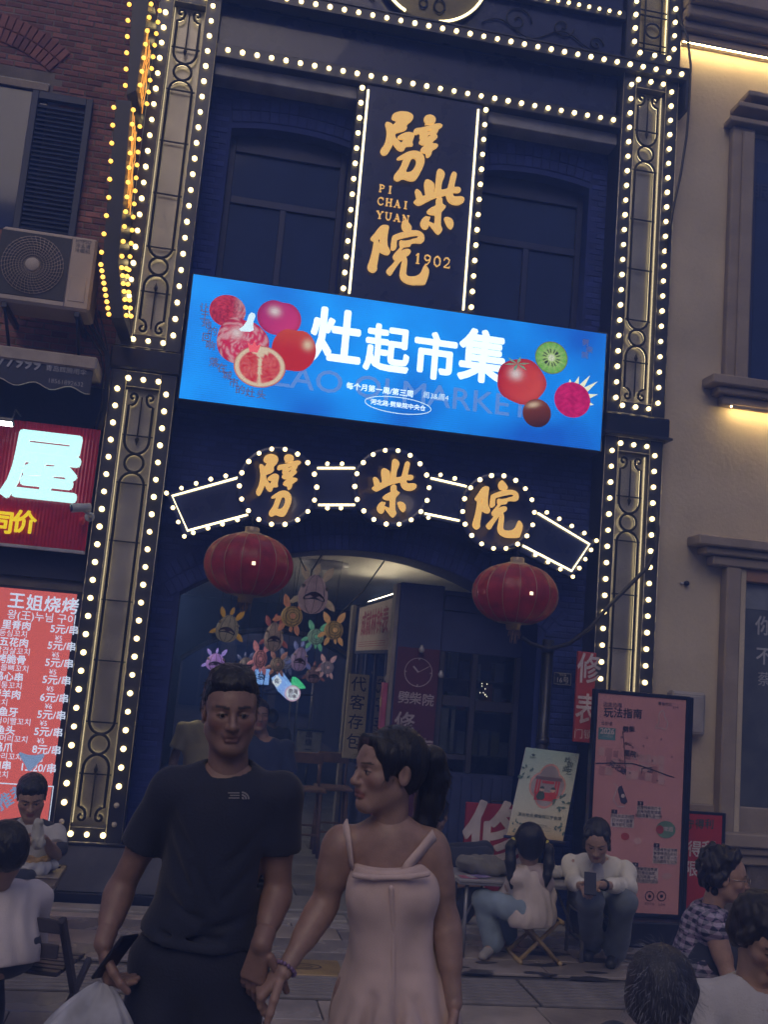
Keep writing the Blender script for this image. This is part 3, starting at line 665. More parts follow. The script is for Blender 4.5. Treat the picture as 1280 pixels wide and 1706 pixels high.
def led_screen():
    x0, x1, z0, z1 = -0.362, 2.932, 3.603, 4.566; Y = -0.10
    x0, _, _, z1 = rect(320, 457, 1001, 750, Y); a = at(300, 664, Y); b_ = at(1011, 556, Y); c_ = at(1001, 750, Y); a2 = at(320, 457, Y)
    x0 = (a.x+a2.x)/2; x1 = (b_.x+c_.x)/2; z1 = (a2.z+b_.z)/2; z0 = (a.z+c_.z)/2
    t = thing('led_screen', 'wide glowing blue screen with fruit and white characters across the front', 'screen', ((x0+x1)/2, Y, z0))
    box('cabinet', x0-.012, x1+.012, Y+.004, .16, z0-.012, z1+.012, M_BLACK, t, .006)
    m, nt, p = _nt('screen_blue'); n = nt.nodes; l = nt.links
    tc = n.new('ShaderNodeTexCoord'); sx = n.new('ShaderNodeSeparateXYZ'); l.new(tc.outputs['Object'], sx.inputs[0])
    w = n.new('ShaderNodeMath'); w.operation = 'MULTIPLY'; w.inputs[1].default_value = 2*math.pi/0.0165; l.new(sx.outputs['Z'], w.inputs[0])
    s = n.new('ShaderNodeMath'); s.operation = 'SINE'; l.new(w.outputs[0], s.inputs[0])
    mr = n.new('ShaderNodeMapRange'); mr.inputs[1].default_value = -1; mr.inputs[2].default_value = 1; mr.inputs[3].default_value = .86; mr.inputs[4].default_value = 1.08; l.new(s.outputs[0], mr.inputs[0])
    nz = n.new('ShaderNodeTexNoise'); nz.inputs['Scale'].default_value = 1.3; l.new(tc.outputs['Object'], nz.inputs['Vector'])
    cr = n.new('ShaderNodeValToRGB'); cr.color_ramp.elements[0].position = .3; cr.color_ramp.elements[1].position = .7
    cr.color_ramp.elements[0].color = (0.0, 0.085, 0.46, 1); cr.color_ramp.elements[1].color = (0.0, 0.30, 0.90, 1); l.new(nz.outputs['Fac'], cr.inputs[0])
    mx = n.new('ShaderNodeMixRGB'); mx.blend_type = 'MULTIPLY'; mx.inputs[0].default_value = 1; l.new(cr.outputs[0], mx.inputs[1]); l.new(mr.outputs[0], mx.inputs[2])
    l.new(mx.outputs[0], p.inputs['Emission Color']); p.inputs['Emission Strength'].default_value = 1.25; p.inputs['Base Color'].default_value = (.01,.01,.01,1); p.inputs['Roughness'].default_value = .5
    box('display', x0, x1, Y, Y+.004, z0, z1, m, t, 0)
    fr = FACADE(Y)
    S = lambda u, v: at(290+u/1.7534, 440+v/1.7534, Y)      # where a point of the picture lies on the panel
    k = (x1-x0)/1211.0
    W = emat('screen_white', (0.75, 0.95, 1.0), 1.25); W2 = emat('screen_pale', (0.62, 0.86, 0.95), 1.0)
    D = emat('screen_teal', (0.0, 0.17, 0.58), 1.0); K = emat('screen_navy', (0.004, 0.008, 0.10), 1.0)
    p = S(665, 375); text(t, 'lettering', 'ZAO QI MARKET', fr, p.x, p.z, .24, D, .001, .01, sx=1.12)
    for ch, u, v, sz, dx in (('灶', 473, 228, .43, .90), ('起', 622, 262, .37, .92), ('市', 762, 284, .37, .92), ('集', 902, 286, .42, .90)):
        p = S(u, v); text(t, 'lettering', ch, fr, p.x, p.z+.01, sz*1.04, W, .004, .030, sx=dx)
    p = S(602, 369); text(t, 'lettering', '每个月第一周/第三周', fr, p.x, p.z, .056, W, .004, .016)
    p = S(765, 388); text(t, 'lettering', '周3&周4', fr, p.x, p.z, .056, W2, .004, .0)
    p = S(655, 413); text(t, 'lettering', '河北路·劈柴院中央仓', fr, p.x, p.z, .046, W, .004, .014)
    stroke(t, 'ellipse', circ(p.x, p.z, .255, 40, .062), .006, fr, W2, .004, True)
    for s_, pts in (('让土地的回响', [(88,130),(90,153),(95,178),(112,198),(95,216),(106,240)]), ('落在城市的灶头', [(116,289),(140,306),(155,327),(174,349),(193,369),(222,378),(254,383)])):
        for ch, (u, v) in zip(s_, pts): p = S(u, v); text(t, 'lettering', ch, fr, p.x, p.z, .074, K, .004, .014)
    for i, ch in enumerate('劈柴院'):
        p = S((1203, 1214, 1201)[i], (231, 252, 268)[i]); text(t, 'lettering', ch, fr, p.x, p.z, .058, K, .004, .01)
    # fruit
    def nse(u, v, f): return .5+.5*math.sin(u*f+1.7*math.sin(v*f*.9))*math.sin(v*f*1.1+1.3*math.sin(u*f*.8))
    def apple(hue_a, hue_b):
        def fn(u, v):
            c = lerp(hue_a, hue_b, .5+.5*u-.3*v); h = math.exp(-((u+.25)**2+(v-.3)**2)*16); e = math.sqrt(u*u+v*v)
            c = lerp(c, (.35, .0, .03), max(0, e-.75)*2); return lerp(c, (1, .92, .9), h*.9)
        return fn
    aout = lambda a: 1-.13*math.exp(-((a-math.pi/2)/.33)**2)-.05*math.exp(-((a-1.5*math.pi)/.3)**2)
    R_ = 1211*k/1211
    def put(name, u, v, rx, rz, fn, d, tilt=0, out=None): p = S(u, v); return blob(t, name, fr, p.x, p.z, rx*k, rz*k, fn, d, tilt, out)
    put('lychee', 156, 137, 50, 46, lambda u, v: lerp(lerp((.9,.05,.12),(.30,.0,.05), nse(u,v,17)), (1,.8,.85), max(0,u-.25)*1.2*nse(u+.2,v,15)), .004)
    put('red_apple', 307, 158, 62, 53, apple((.55,.02,.22), (.85,.05,.25)), .005, -.1, aout)
    def half(u, v):
        g = nse(u, v, 46); c = apple((.75,.0,.08), (.9,.05,.15))(u, v); return lerp(c, (1,.75,.8), .5 if g > .62 else 0)
    put('pepper', 198, 225, 72, 66, half, .006, -.05, lambda a: 1-.10*math.exp(-((a-math.pi/2)/.25)**2)+.05*math.cos(3*a))
    p = S(214, 166); poly2(t, 'pepper_stalk', [smooth_loop([(p.x-.07,p.z-.09),(p.x-.01,p.z-.03),(p.x+.01,p.z+.07),(p.x+.06,p.z+.06),(p.x+.04,p.z-.02),(p.x+.06,p.z-.08)])], fr, W2, .0065)
    put('red_apple', 350, 251, 62, 64, lambda u, v: lerp(lerp((.72,.02,.03),(.85,.12,.06), max(0,v)*.7), (1,.8,.55), math.exp(-((u-.6)**2+(v-.3)**2)*22)), .007, 0, aout)
    def pome(u, v):
        e = math.sqrt(u*u+v*v); a = math.atan2(v, u)
        if e > .93: return (.62, .03, .05)
        if e > .80 or abs(u) < .07 or math.exp(-((v-.75)**2+u*u)*14) > .35: return (.98, .78, .55)
        return lerp((.75, .0, .03), (.95, .20, .18), nse(u, v, 30))
    put('pomegranate', 250, 300, 72, 60, pome, .008, .05)
    p = S(233, 243); poly2(t, 'pomegranate_crown', [[(p.x-.03,p.z-.04),(p.x-.05,p.z+.03),(p.x-.015,p.z+.01),(p.x,p.z+.05),(p.x+.02,p.z+.01),(p.x+.05,p.z+.03),(p.x+.03,p.z-.04)]], fr, emat('screen_red',(.75,.02,.04),1), .0082)
    def kiwi(u, v):
        e = math.sqrt(u*u+v*v); a = math.atan2(v, u)
        if e > .93: return (.22, .16, .05)
        if e < .22: return (.85, .95, .65)
        if .3 < e < .55 and math.sin(a*22) > .3: return (.02, .03, .02)
        return lerp((.62, .85, .30), (.18, .55, .08), e+.2*math.sin(a*22))
    put('kiwi_slice', 1103, 274, 50, 49, kiwi, .005)
    put('tomato', 1015, 343, 74, 68, apple((.70,.02,.03), (.90,.10,.08)), .006, 0, lambda a: 1+.03*math.cos(5*a))
    p = S(1003, 292)
    for a in range(6):
        an = a*1.047+.3; poly2(t, 'tomato_leaf', [[(p.x,p.z),(p.x+.06*math.cos(an-.2),p.z+.03*math.sin(an-.2)),(p.x+.11*math.cos(an),p.z+.065*math.sin(an)),(p.x+.06*math.cos(an+.25),p.z+.03*math.sin(an+.25))]], fr, emat('screen_green',(.04,.22,.10),1), .0065+a*.0001)
    def chestnut(u, v): return lerp(lerp((.30,.05,.02),(.05,.01,.01), .5-.5*v), (1,.75,.5), math.exp(-((u+.1)**2*6+(v-.62)**2*30))*.9)
    put('chestnut', 1060, 436, 43, 42, chestnut, .007, .3)
    put('dragon_fruit', 1164, 397, 55, 53, lambda u, v: lerp((.92,.02,.22),(.55,.0,.12), nse(u,v,9)), .005)
    p = S(1164, 397)
    for an, L in ((.35,.10),(.75,.15),(1.05,.14),(1.4,.09),(-.1,.06),(1.8,.06)):
        c0, s0 = math.cos(an), math.sin(an); q = .11
        poly2(t, 'fruit_scale', [[(p.x+q*math.cos(an-.25),p.z+q*math.sin(an-.25)),(p.x+(q+L)*c0+.01,p.z+(q+L)*s0),(p.x+q*math.cos(an+.25),p.z+q*math.sin(an+.25))]], fr, emat('screen_scale',(.75,.80,.55),1), .0045)
led_screen()

# ================================================================== ARCHED SIGN with three round plates
def arch_sign():
    Y = -0.04; c2 = at(652, 812, Y)
    t = thing('arched_sign', 'arched sign of three bulb-ringed round plates with gold brush characters', 'sign', (c2.x, Y, c2.z-.4))
    A = lambda u, v: at(260+u/1.684, 720+v/1.684, Y)
    fr = FACADE(Y-.022); fb = FACADE(Y)
    for (cx, cy), (org, parts) in zip(((463, 812), (652, 813), (829, 854)), CHARS):
        c = at(cx, cy, Y); R = 0.302
        MB().lathe((c.x, Y-.02, c.z), [(.001, .0), (R-.045, .0), (R-.042, -.008), (R, -.008), (R+.004, -.002), (R+.004, .09)][::1], 44, (0,1,0)).build('round_plate', M_NAVY, t)
        for k in range(18):
            a = 2*math.pi*(k+.28)/18; bulb(t, c.x+.283*math.cos(a), Y-.038, c.z+.283*math.sin(a), True, .88)
        for loops in parts:
            out = []
            for lp in loops:
                q = []
                for x, y in smooth_loop(lp): w = at(org[0]+x/9.846, org[1]+y/9.846, Y-.022); q.append((w.x, w.z))
                out.append(q)
            poly2(t, 'brush_stroke', out, fr, M_GOLDLIT, .002, .008, .002)
    def pl(pts): return [(A(u, v).x, A(u, v).z) for u, v in pts]
    for name, quad in (('end_board', [(236,120),(30,172),(79,293),(262,243)]), ('link_board', [(440,90),(575,90),(575,216),(440,216)]), ('link_board', [(760,118),(880,140),(865,262),(748,238)]), ('end_board', [(1062,212),(1236,305),(1168,408),(1020,335)])):
        poly2(t, name, [pl(quad)], FACADE(Y+.06), M_NAVY, 0, .03)
    for pts in ([(236,127),(45,180),(88,277),(258,232)], [(452,102),(557,102)], [(455,205),(557,205)], [(770,130),(870,153)], [(753,229),(850,249)], [(1070,228),(1215,315),(1165,390),(1028,319)]):
        MB().tube([(x, Y-.018, z) for x, z in pl(pts)], .0085, 8).build('light_tube', M_NEON, t)
    for u, v in [(195,124),(153,133),(112,145),(71,158),(29,172),(47,213),(62,253),(79,293),(104,283),(145,270),(186,259),(228,247),(480,90),(521,90),(480,214),(518,214),(797,121),(837,131),(763,241),(1095,226),(1130,244),(1165,264),(1200,284),(1234,305),(1219,331),(1203,357),(1186,382),(1168,406),(1133,385),(1098,365),(1063,345)]:
        p = A(u, v); bulb(t, p.x, Y-.018, p.z, True, .80)
arch_sign()
# ================================================================== LEFT HOUSE: red brick, shutter, shop signs
LY = 0.10
def left_house():
    h = thing('brick_house', 'red brick house with a louvred shutter and shop signs on the left', 'building', (-1.7, .3, 0))
    sx0, sx1, sz0, sz1 = rect(40, 141, 143, 395, LY)
    wx1 = at(62, 300, LY).x
    wz0, wz1 = at(100, 395, LY).z, at(20, 150, LY).z
    box('wall', -8.0, -0.87, LY+.008, LY+.5, 0, 9.0, M_MORTAR, h, 0)
    def ok(x, z, hw, hh):
        if x+hw > sx0-.55 and x-hw < wx1+.0 and wz0 < z+hh and z-hh < wz1+.16: return False
        return True
    cells = bond(-2.35, -0.87, 2.2, 7.8, ok, 0.112, 0.040, 0.008)
    bricks(h, cells, LY, M_BRICK_R, (-1.3, 6.2), 290, 0.03)
    # brick arch over the window
    me = mesh('arch_brick', BV, BF); me.materials.append(M_BRICK_R)
    cx = at(-30, 120, LY).x; e = at(88, 118, LY); tp = at(0, 68, LY)
    R = 0.95; n = 26
    for k in range(2):
        for i in range(n):
            a = (i+.5)/n*1.3-0.65; r = R+.06+.115*k
            x = cx-.1+r*math.sin(a); z = e.z+.02+ (r*math.cos(a)-R*math.cos(.58))
            link('arch_brick', me, None, h, (x, LY-.012, z), (0, a, 0), (1.3*r/n-.008, .03, .106))
    # window with a louvred shutter folded beside it
    w = box('window', wx1-1.0, wx1-.01, LY-.004, LY+.006, wz0, wz1+.1, M_DGLASS, h, 0)
    box('window_head', wx1-1.0, wx1-.01, LY-.03, LY-.006, wz1+.02, wz1+.08, M_STONE, w, .004)
    s = MB(); a, b = at(52, 150, LY-.03), at(150, 390, LY-.03); x0, x1 = a.x+.01, at(157, 157, LY-.03).x; z1 = a.z; z0 = b.z-.1
    x1 = min(x1, at(128, 387, LY-.03).x+.02)
    blue = mat('shutter_paint', (0.030, 0.040, 0.085), .5, var=.2, bump=.1)
    s.box(x0, x0+.05, LY-.045, LY-.005, z0, z1, .004); s.box(x1-.05, x1, LY-.045, LY-.005, z0, z1, .004); s.box(x0+.05, x1-.05, LY-.044, LY-.006, z1-.06, z1, .004); s.box(x0+.05, x1-.05, LY-.044, LY-.006, z0, z0+.06, .004)
    sh = s.build('shutter', blue, h)
    n = int((z1-z0-.13)/.036); lv = MB().obox(Vector((0,0,0)), Vector((1,0,0)), Vector((0,.8,-.6)), Vector((0,.6,.8)), (x1-x0)/2-.052, .003, .022).mesh('louvre'); lv.materials.append(blue)
    for i in range(n): link('louvre', lv, None, sh, ((x0+x1)/2, LY-.025, z0+.08+i*.036))
    # dark shop zone under the awning
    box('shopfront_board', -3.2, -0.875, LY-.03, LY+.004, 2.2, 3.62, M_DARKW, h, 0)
left_house()
def aircon():
    Y = -0.42; a, b, c = at(6, 378, Y), at(164, 396, Y), at(156, 521, Y)
    x0, x1, z1, z0 = a.x-.01, b.x, (a.z+b.z)/2, c.z
    t = thing('air_conditioner', 'cream outdoor air conditioner unit on a bracket beside the shutter', 'air conditioner', ((x0+x1)/2, -.25, z0))
    cream = mat('cream_paint', (0.52, 0.44, 0.37), .5, var=.12, scale=3, bump=.05)
    box('case', x0, x1, Y, -.10, z0, z1, cream, t, .018)
    cx, cz = at(54, 442, Y).x, at(54, 442, Y).z; R = min(.215, (z1-z0)/2-.03)
    fr = FACADE(Y-.002)
    box('fan_recess', cx-R-.02, cx+R+.02, Y-.004, Y+.01, cz-R-.015, cz+R+.015, mat('fan_dark', (0.05,0.05,0.055), .6, bump=.05), t, .003)
    g = MB()
    for i in range(1, 12): g.tube([(cx+R*i/11.5*math.cos(k*.2618), Y-.012, cz+R*i/11.5*math.sin(k*.2618)) for k in range(24)], .0022, 4, closed=True)
    for k in range(40):
        an = k*math.pi/20; tw = .35; g.tube([(cx+R*.2*math.cos(an), Y-.014, cz+R*.2*math.sin(an)), (cx+R*.6*math.cos(an+tw*.5), Y-.016, cz+R*.6*math.sin(an+tw*.5)), (cx+R*.98*math.cos(an+tw), Y-.012, cz+R*.98*math.sin(an+tw))], .0018, 4)
    g.build('fan_grille', cream, t); MB().lathe((cx, Y-.012, cz), [(.05, .0), (.05, -.006), (.042, -.012), (.001, -.012)], 24, (0,1,0)).build('grille_hub', cream, t)
    d = at(115, 440, Y).x; box('panel_seam', d-.002, d+.002, Y-.0035, Y+.01, z0+.02, z1-.02, M_FRAME, t, 0)
    p = at(138, 411, Y)
    for i, (s, z) in enumerate((('HYPSO', .035), ('冷么清', .0), ('冷暖机', -.035))): text(t, 'lettering', s, FACADE(Y), p.x, p.z+z, .034, mat('grey_print', (0.12,0.12,0.13), .6, bump=0), .003, .01)
    q = at(130, 470, Y); box('handle_slot', q.x-.055, q.x+.055, Y-.004, Y+.01, z0+.06, z0+.24, cream, t, .003)
    for x in (x0+.08, x1-.08):
        br = MB(); br.box(x-.018, x+.018, Y+.02, LY, z0-.04, z0-.002, .003); br.tube([(x, Y+.06, z0-.03), (x, LY-.01, z0-.32)], .013, 6)
        br.build('bracket', M_CASE, t)
aircon()
def projecting_sign():
    """dark upright sign standing out from the wall, edged with amber bulbs"""
    Y = -0.55
    P = [(222, -30), (216, 30), (211, 158), (193, 166), (184, 330), (170, 437), (185, 530)]   # left edge as seen
    Q = [(252, -30), (243, 30), (227, 150), (218, 168), (206, 330), (197, 437), (206, 530)]
    L = [at(x, y, Y) for x, y in P]; R_ = [at(x, y, Y) for x, y in Q]
    t = thing('projecting_sign', 'dark upright sign edged with amber bulbs standing out from the brick wall', 'sign', (L[-1].x, Y, L[-1].z))
    for (i, j) in ((0, 2), (3, 5), (5, 6)):
        a0, a1, b0, b1 = L[i], L[j], R_[i], R_[j]; dp = Vector((0.02, 0.50, 0))
        v = [a0, b0, b1, a1]+[x+dp for x in (a0, b0, b1, a1)]
        MB().add(v, [(0,1,2,3)[::-1], (4,5,6,7), (0,4,5,1)[::-1], (1,5,6,2)[::-1], (2,6,7,3)[::-1], (3,7,4,0)[::-1]]).build('sign_body', M_BLACK, t)
    amb = emat('amber_bulb', (1.0, 0.50, 0.06), 2.6); am2 = emat('amber_filament', (1.0, 0.36, 0.02), 1.3)
    me = MB().lathe((0,0,0), [(.001,-.016),(.014,-.009),(.0165,.0),(.010,.012)], 8, (0,1,0)).mesh('amber_bulb'); me.materials.append(amb)
    def along(E, n, i0, i1, dx, dy):
        pts = E[i0:i1+1]; seg = [(pts[k+1]-pts[k]).length for k in range(len(pts)-1)]; T = sum(seg)
        for m_ in range(n):
            s = T*(m_+.5)/n; k = 0
            while k < len(seg)-1 and s > seg[k]: s -= seg[k]; k += 1
            p = pts[k].lerp(pts[k+1], s/seg[k]); link('amber_bulb', me, None, t, (p.x+dx, p.y+dy, p.z))
    along(L, 7, 0, 2, -.012, -.01); along(L, 9, 3, 5, -.012, -.01); along(L, 9, 5, 6, -.012, -.01)
    along(R_, 8, 0, 2, .018, .02); along(R_, 11, 3, 5, .018, .02); along(R_, 7, 5, 6, .018, .02); along(R_, 7, 5, 6, .050, .02); along(R_, 9, 0, 2, .055, .25); along(R_, 12, 3, 5, .05, .25)
    for (i, j) in ((1, 2), (3, 4)):           # amber light strings on the side that faces the pillar
        b = MB()
        for k in range(5):
            pts = [R_[i].lerp(R_[j], .06+.9*q/9)+Vector((.012+random.uniform(0,.012), .05+.075*k+random.uniform(-.02,.02), 0)) for q in range(10)]
            b.tube(pts, .0035, 4)
        b.build('light_string', am2, t)
projecting_sign()
def awning():
    Y = -0.28; a, b = at(-60, 568, Y), at(163, 603, Y); z1 = b.z+.02; x0, x1 = -3.0, b.x
    t = thing('rolled_awning', 'dark rolled shop awning with a grey phone number above the red signboard', 'awning', (-1.5, Y, at(150, 650, Y).z))
    box('cassette', x0, x1, Y-.05, LY-.03, z1-.095, z1, mat('cassette_cream', (0.42,0.36,0.31), .5, bump=.05), t, .012)
    zb = at(150, 655, Y).z; n = 60; v = []; f = []
    for i in range(n+1):
        x = x0+(x1-.02-x0)*i/n; w = .02*math.cos(i*.9); v += [(x, Y-.03, z1-.09), (x, Y-.04, zb+w)]
    for i in range(n): f.append((2*i, 2*i+1, 2*i+3, 2*i+2))
    link('valance', mesh('valance', v, f), mat('valance_cloth', (0.05,0.055,0.085), .8, var=.2, bump=.2), t)
    MB().tube([(v[2*i+1][0], Y-.042, v[2*i+1][2]) for i in range(n+1)], .004, 4).build('piping', M_TRIM, t)
    fr = Frame((0, Y-.036, 0)); g = mat('valance_print', (0.34,0.35,0.40), .7, bump=0)
    p = at(33, 607, Y); text(t, 'lettering', '77999', fr, p.x, p.z, .118, g, .003, .02)
    p = at(111, 620, Y); text(t, 'lettering', '青岛辉腾雨伞', fr, p.x, p.z, .046, g, .003, .012); p = at(110, 640, Y); text(t, 'lettering', '18561892632', fr, p.x, p.z, .044, g, .003, .006)
    w = thing('cable_bundle', 'bundle of grey cables running down beside the left pillar', 'cables', (-.95, -.05, 2.9))
    for k in range(7):
        dx = random.uniform(-.02, .02)
        pts = [at(128+k*6, 525+random.uniform(-8, 8), -.1), at(150+k*4, 556, -.12), at(172+k*1.5, 590, -.1), at(176+k, 620, -.08), at(172+k, 680, -.04), at(158+k*1.5, 720, .0)]
        MB().tube([Vector(p)+Vector((dx, 0, 0)) for p in pts], .006, 5).build('cable', M_GREYW, w)
awning()
def red_sign():
    Y = -0.06; xr = at(167, 720, Y).x; z1 = at(160, 716, Y).z; z0 = at(141, 921, Y).z; x0 = -3.0
    t = thing('red_signboard', 'ribbed red signboard with a lit white character above the menu board', 'sign', (-1.6, Y, z0))
    red = mat('red_enamel', (0.55, 0.012, 0.035), .28, var=.1, bump=.03, coat=.4)
    n = int((xr-x0)/.0245); v = []; f = []
    for i in range(n*4+1):
        x = x0+(xr-x0)*i/(n*4); y = Y-.010*(1-abs(math.cos(math.pi*i/4))**3); v += [(x, y, z0+.012), (x, y, z1)]
    for i in range(n*4): f.append((2*i, 2*i+2, 2*i+3, 2*i+1)[::-1] if False else (2*i, 2*i+2, 2*i+3, 2*i+1))
    link('ribbed_sheet', mesh('ribbed_sheet', v, f, True), red, t)
    box('backing', x0, xr, Y+.002, LY-.04, z0, z1-.002, M_BLACK, t, 0)
    box('bottom_rail', x0, xr, Y-.02, Y+.01, z0-.012, z0+.010, mat('rail_metal', (0.5,0.5,0.52), .35, .6, bump=0), t, .003)
    fr = FACADE(Y-.012); lit = emat('lit_white_acrylic', (0.50, 0.95, 0.92), 1.15)
    p = at(71, 786, Y); 
    o = text(t, 'lettering', '屋', fr, p.x+.01, p.z-.0, .53, lit, .012, .035, .016, shear=.05)
    yl = emat('yellow_letter', (0.85, 0.62, 0.01), .75, base=(.8,.65,.02))
    for ch, px in (('同', 3), ('价', 41)): p = at(px, 873, Y); text(t, 'lettering', ch, fr, p.x, p.z, .165, yl, .012, .03, .006)
    # floodlight on an arm above the board
    q = at(10, 702, Y-.30); l = thing('sign_floodlight', 'slim white floodlight on an arm over the red signboard', 'lamp', (q.x, Y-.3, q.z))
    b = MB(); b.obox(Vector((q.x-.06, Y-.30, q.z)), Vector((1,0,0)), Vector((0,.94,-.34)), Vector((0,.34,.94)), .11, .035, .012, .004); b.build('housing', M_CASE, l)
    MB().obox(Vector((q.x-.06, Y-.295, q.z-.0145)), Vector((1,0,0)), Vector((0,.94,-.34)), Vector((0,.34,.94)), .10, .03, .0015).build('lens', emat('flood_lens', (1,.97,.9), 9.0), l)
    a = MB(); a.tube([(q.x+.03, Y-.30, q.z+.01), (q.x+.03, Y-.2, q.z+.11), (q.x+.03, Y+.0, q.z+.11)], .006, 5); a.build('arm', M_GREYW, l)
    # security camera and its little tag
    c = at(132, 846, Y-.22); s = thing('security_camera', 'small grey bullet camera in front of the red signboard', 'camera', (c.x, Y-.2, c.z-.05))
    d = Vector((-.86, -.40, -.20)).normalized(); cen = Vector(c)
    pale = mat('camera_shell', (0.42,0.45,0.48), .4, bump=.02)
    MB().tube([cen-d*.075, cen+d*.055], .030, 14).build('body', pale, s); MB().tube([cen+d*.055, cen+d*.062], .024, 14).build('lens', M_DGLASS, s)
    b = MB(); b.tube([cen-d*.03+Vector((0,0,-.02)), cen-d*.06+Vector((.02,.06,-.05)), Vector((cen.x+.05, Y-.012, cen.z-.03))], .011, 8); b.lathe((cen.x+.05, Y-.004, cen.z-.03), [(.035,0),(.035,-.012),(.02,-.014)], 14, (0,1,0)); b.build('mount', pale, s)
    k = at(136, 868, Y-.05); tg = MB(); tg.lathe((k.x, Y-.05, k.z), [(.001,-.03),(.016,-.022),(.022,0),(.016,.022),(.001,.03)], 12); tag(tg.build('red_ornament', mat('ornament_red', (.7,.03,.05), .4, bump=0)), 'tiny round red ornament hanging under the bullet camera', 'ornament')
red_sign()
def menu_board():
    Y = 0.0; a = at(8, 979, Y); b = at(128, 990, Y); zb = at(90, 1400, Y).z; x1 = b.x; x0 = x1-.98; z1 = (a.z+b.z)/2
    t = thing('menu_lightbox', 'backlit coral menu board listing skewers and prices in white', 'menu board', ((x0+x1)/2, Y, zb))
    box('case', x0-.02, x1+.05, Y+.004, LY+.003, zb-.03, z1+.02, M_CASE, t, .006)
    box('lit_face', x0, x1, Y-.002, Y+.004, zb, z1, emat('menu_glow', (0.62, 0.115, 0.095), .72, base=(.5,.1,.1)), t, 0)
    w = emat('menu_white', (0.62, 0.74, 0.95), .78); fr = FACADE(Y-.002)
    S = lambda u, v: at(u/3.877, 960+v/3.877, Y)
    for ch, u, v in zip('王姐烧烤', (105, 222, 337, 452), (165, 180, 190, 200)): p = S(u, v); text(t, 'lettering', ch, fr, p.x, p.z, .118, w, .002, .018)
    p = S(270, 268); text(t, 'lettering', '왕(王)누님 구이', fr, p.x, p.z, .072, w, .002, .006)
    rows = [('里脊肉','등심꼬치','5元/串','¥5',(105,320),(85,372),(415,348),(378,402)),('五花肉','삼겹살꼬치','5元/串','¥5',(88,430),(80,485),(398,455),(358,510)),('烤脆骨','오돌뼈꼬치','5元/串','¥5',(72,540),(70,595),(382,565),(340,620)),
            ('鸡心串','염통꼬치','5元/串','¥5',(55,652),(50,707),(365,675),(322,730)),('烤羊肉','양꼬치','6元/串','¥6',(38,765),(-20,815),(350,790),(312,842)),('烤鱼牙','상어이빨꼬치','5元/串','¥5',(20,878),(60,938),(332,900),(280,952)),
            ('烤鱼头','생선머리꼬치','5元/串','¥5',(0,995),(40,1050),(312,1010),(262,1065)),('烤鸡爪','닭다리꼬치','8元/串','¥8',(-15,1105),(25,1165),(300,1125),(250,1185)),('烤肉串','고기꼬치','15.20/串','',(-25,1222),(-40,1280),(245,1240),(240,1290))]
    for r in rows:
        for s_, (u, v), sz, bo in ((r[0], r[4], .066, .022), (r[1], r[5], .052, .004), (r[2], r[6], .070, .016), (r[3], r[7], .048, .004)):
            if s_: p = S(u, v); text(t, 'lettering', s_, fr, p.x, p.z, sz, w, .002, bo)
    p = S(0, 1335); q = S(340, 1358); box('divider', x0+.05, q.x, Y-.0035, Y-.002, q.z-.004, q.z+.004, w, t, 0); box('divider', q.x, q.x+.006, Y-.0035, Y-.002, zb+.03, q.z+.004, w, t, 0)
    bl = emat('menu_blue', (.10,.22,.42), .8); p = S(195, 1180); poly2(t, 'fish_picture', [smooth_loop([(p.x-.10,p.z+.05),(p.x,p.z+.02),(p.x+.11,p.z+.05),(p.x+.03,p.z-.06),(p.x,p.z-.09),(p.x-.03,p.z-.04)])], fr, bl, .003)
    p = S(80, 1430); text(t, 'stamp_print', '推荐', fr, p.x, p.z, .11, bl, .003, .02, rot=.6)
    # lit blue-white sign further left
    a, b = at(-40, 930, -.02), at(13, 978, -.02)
    u = thing('blue_lightbox', 'pale blue lit box at the left picture edge beside the menu', 'light box', (a.x, 0, 1.0))
    box('lit_face', x0-.9, x0-.045, -.06, -.05, 0.9, at(10, 925, -.06).z, emat('pale_blue_glow', (.22,.42,.85), .9), u, 0); box('case', x0-.91, x0-.04, -.05, LY+.0, .88, at(10, 925, -.06).z+.015, M_CASE, u, .004)
menu_board()

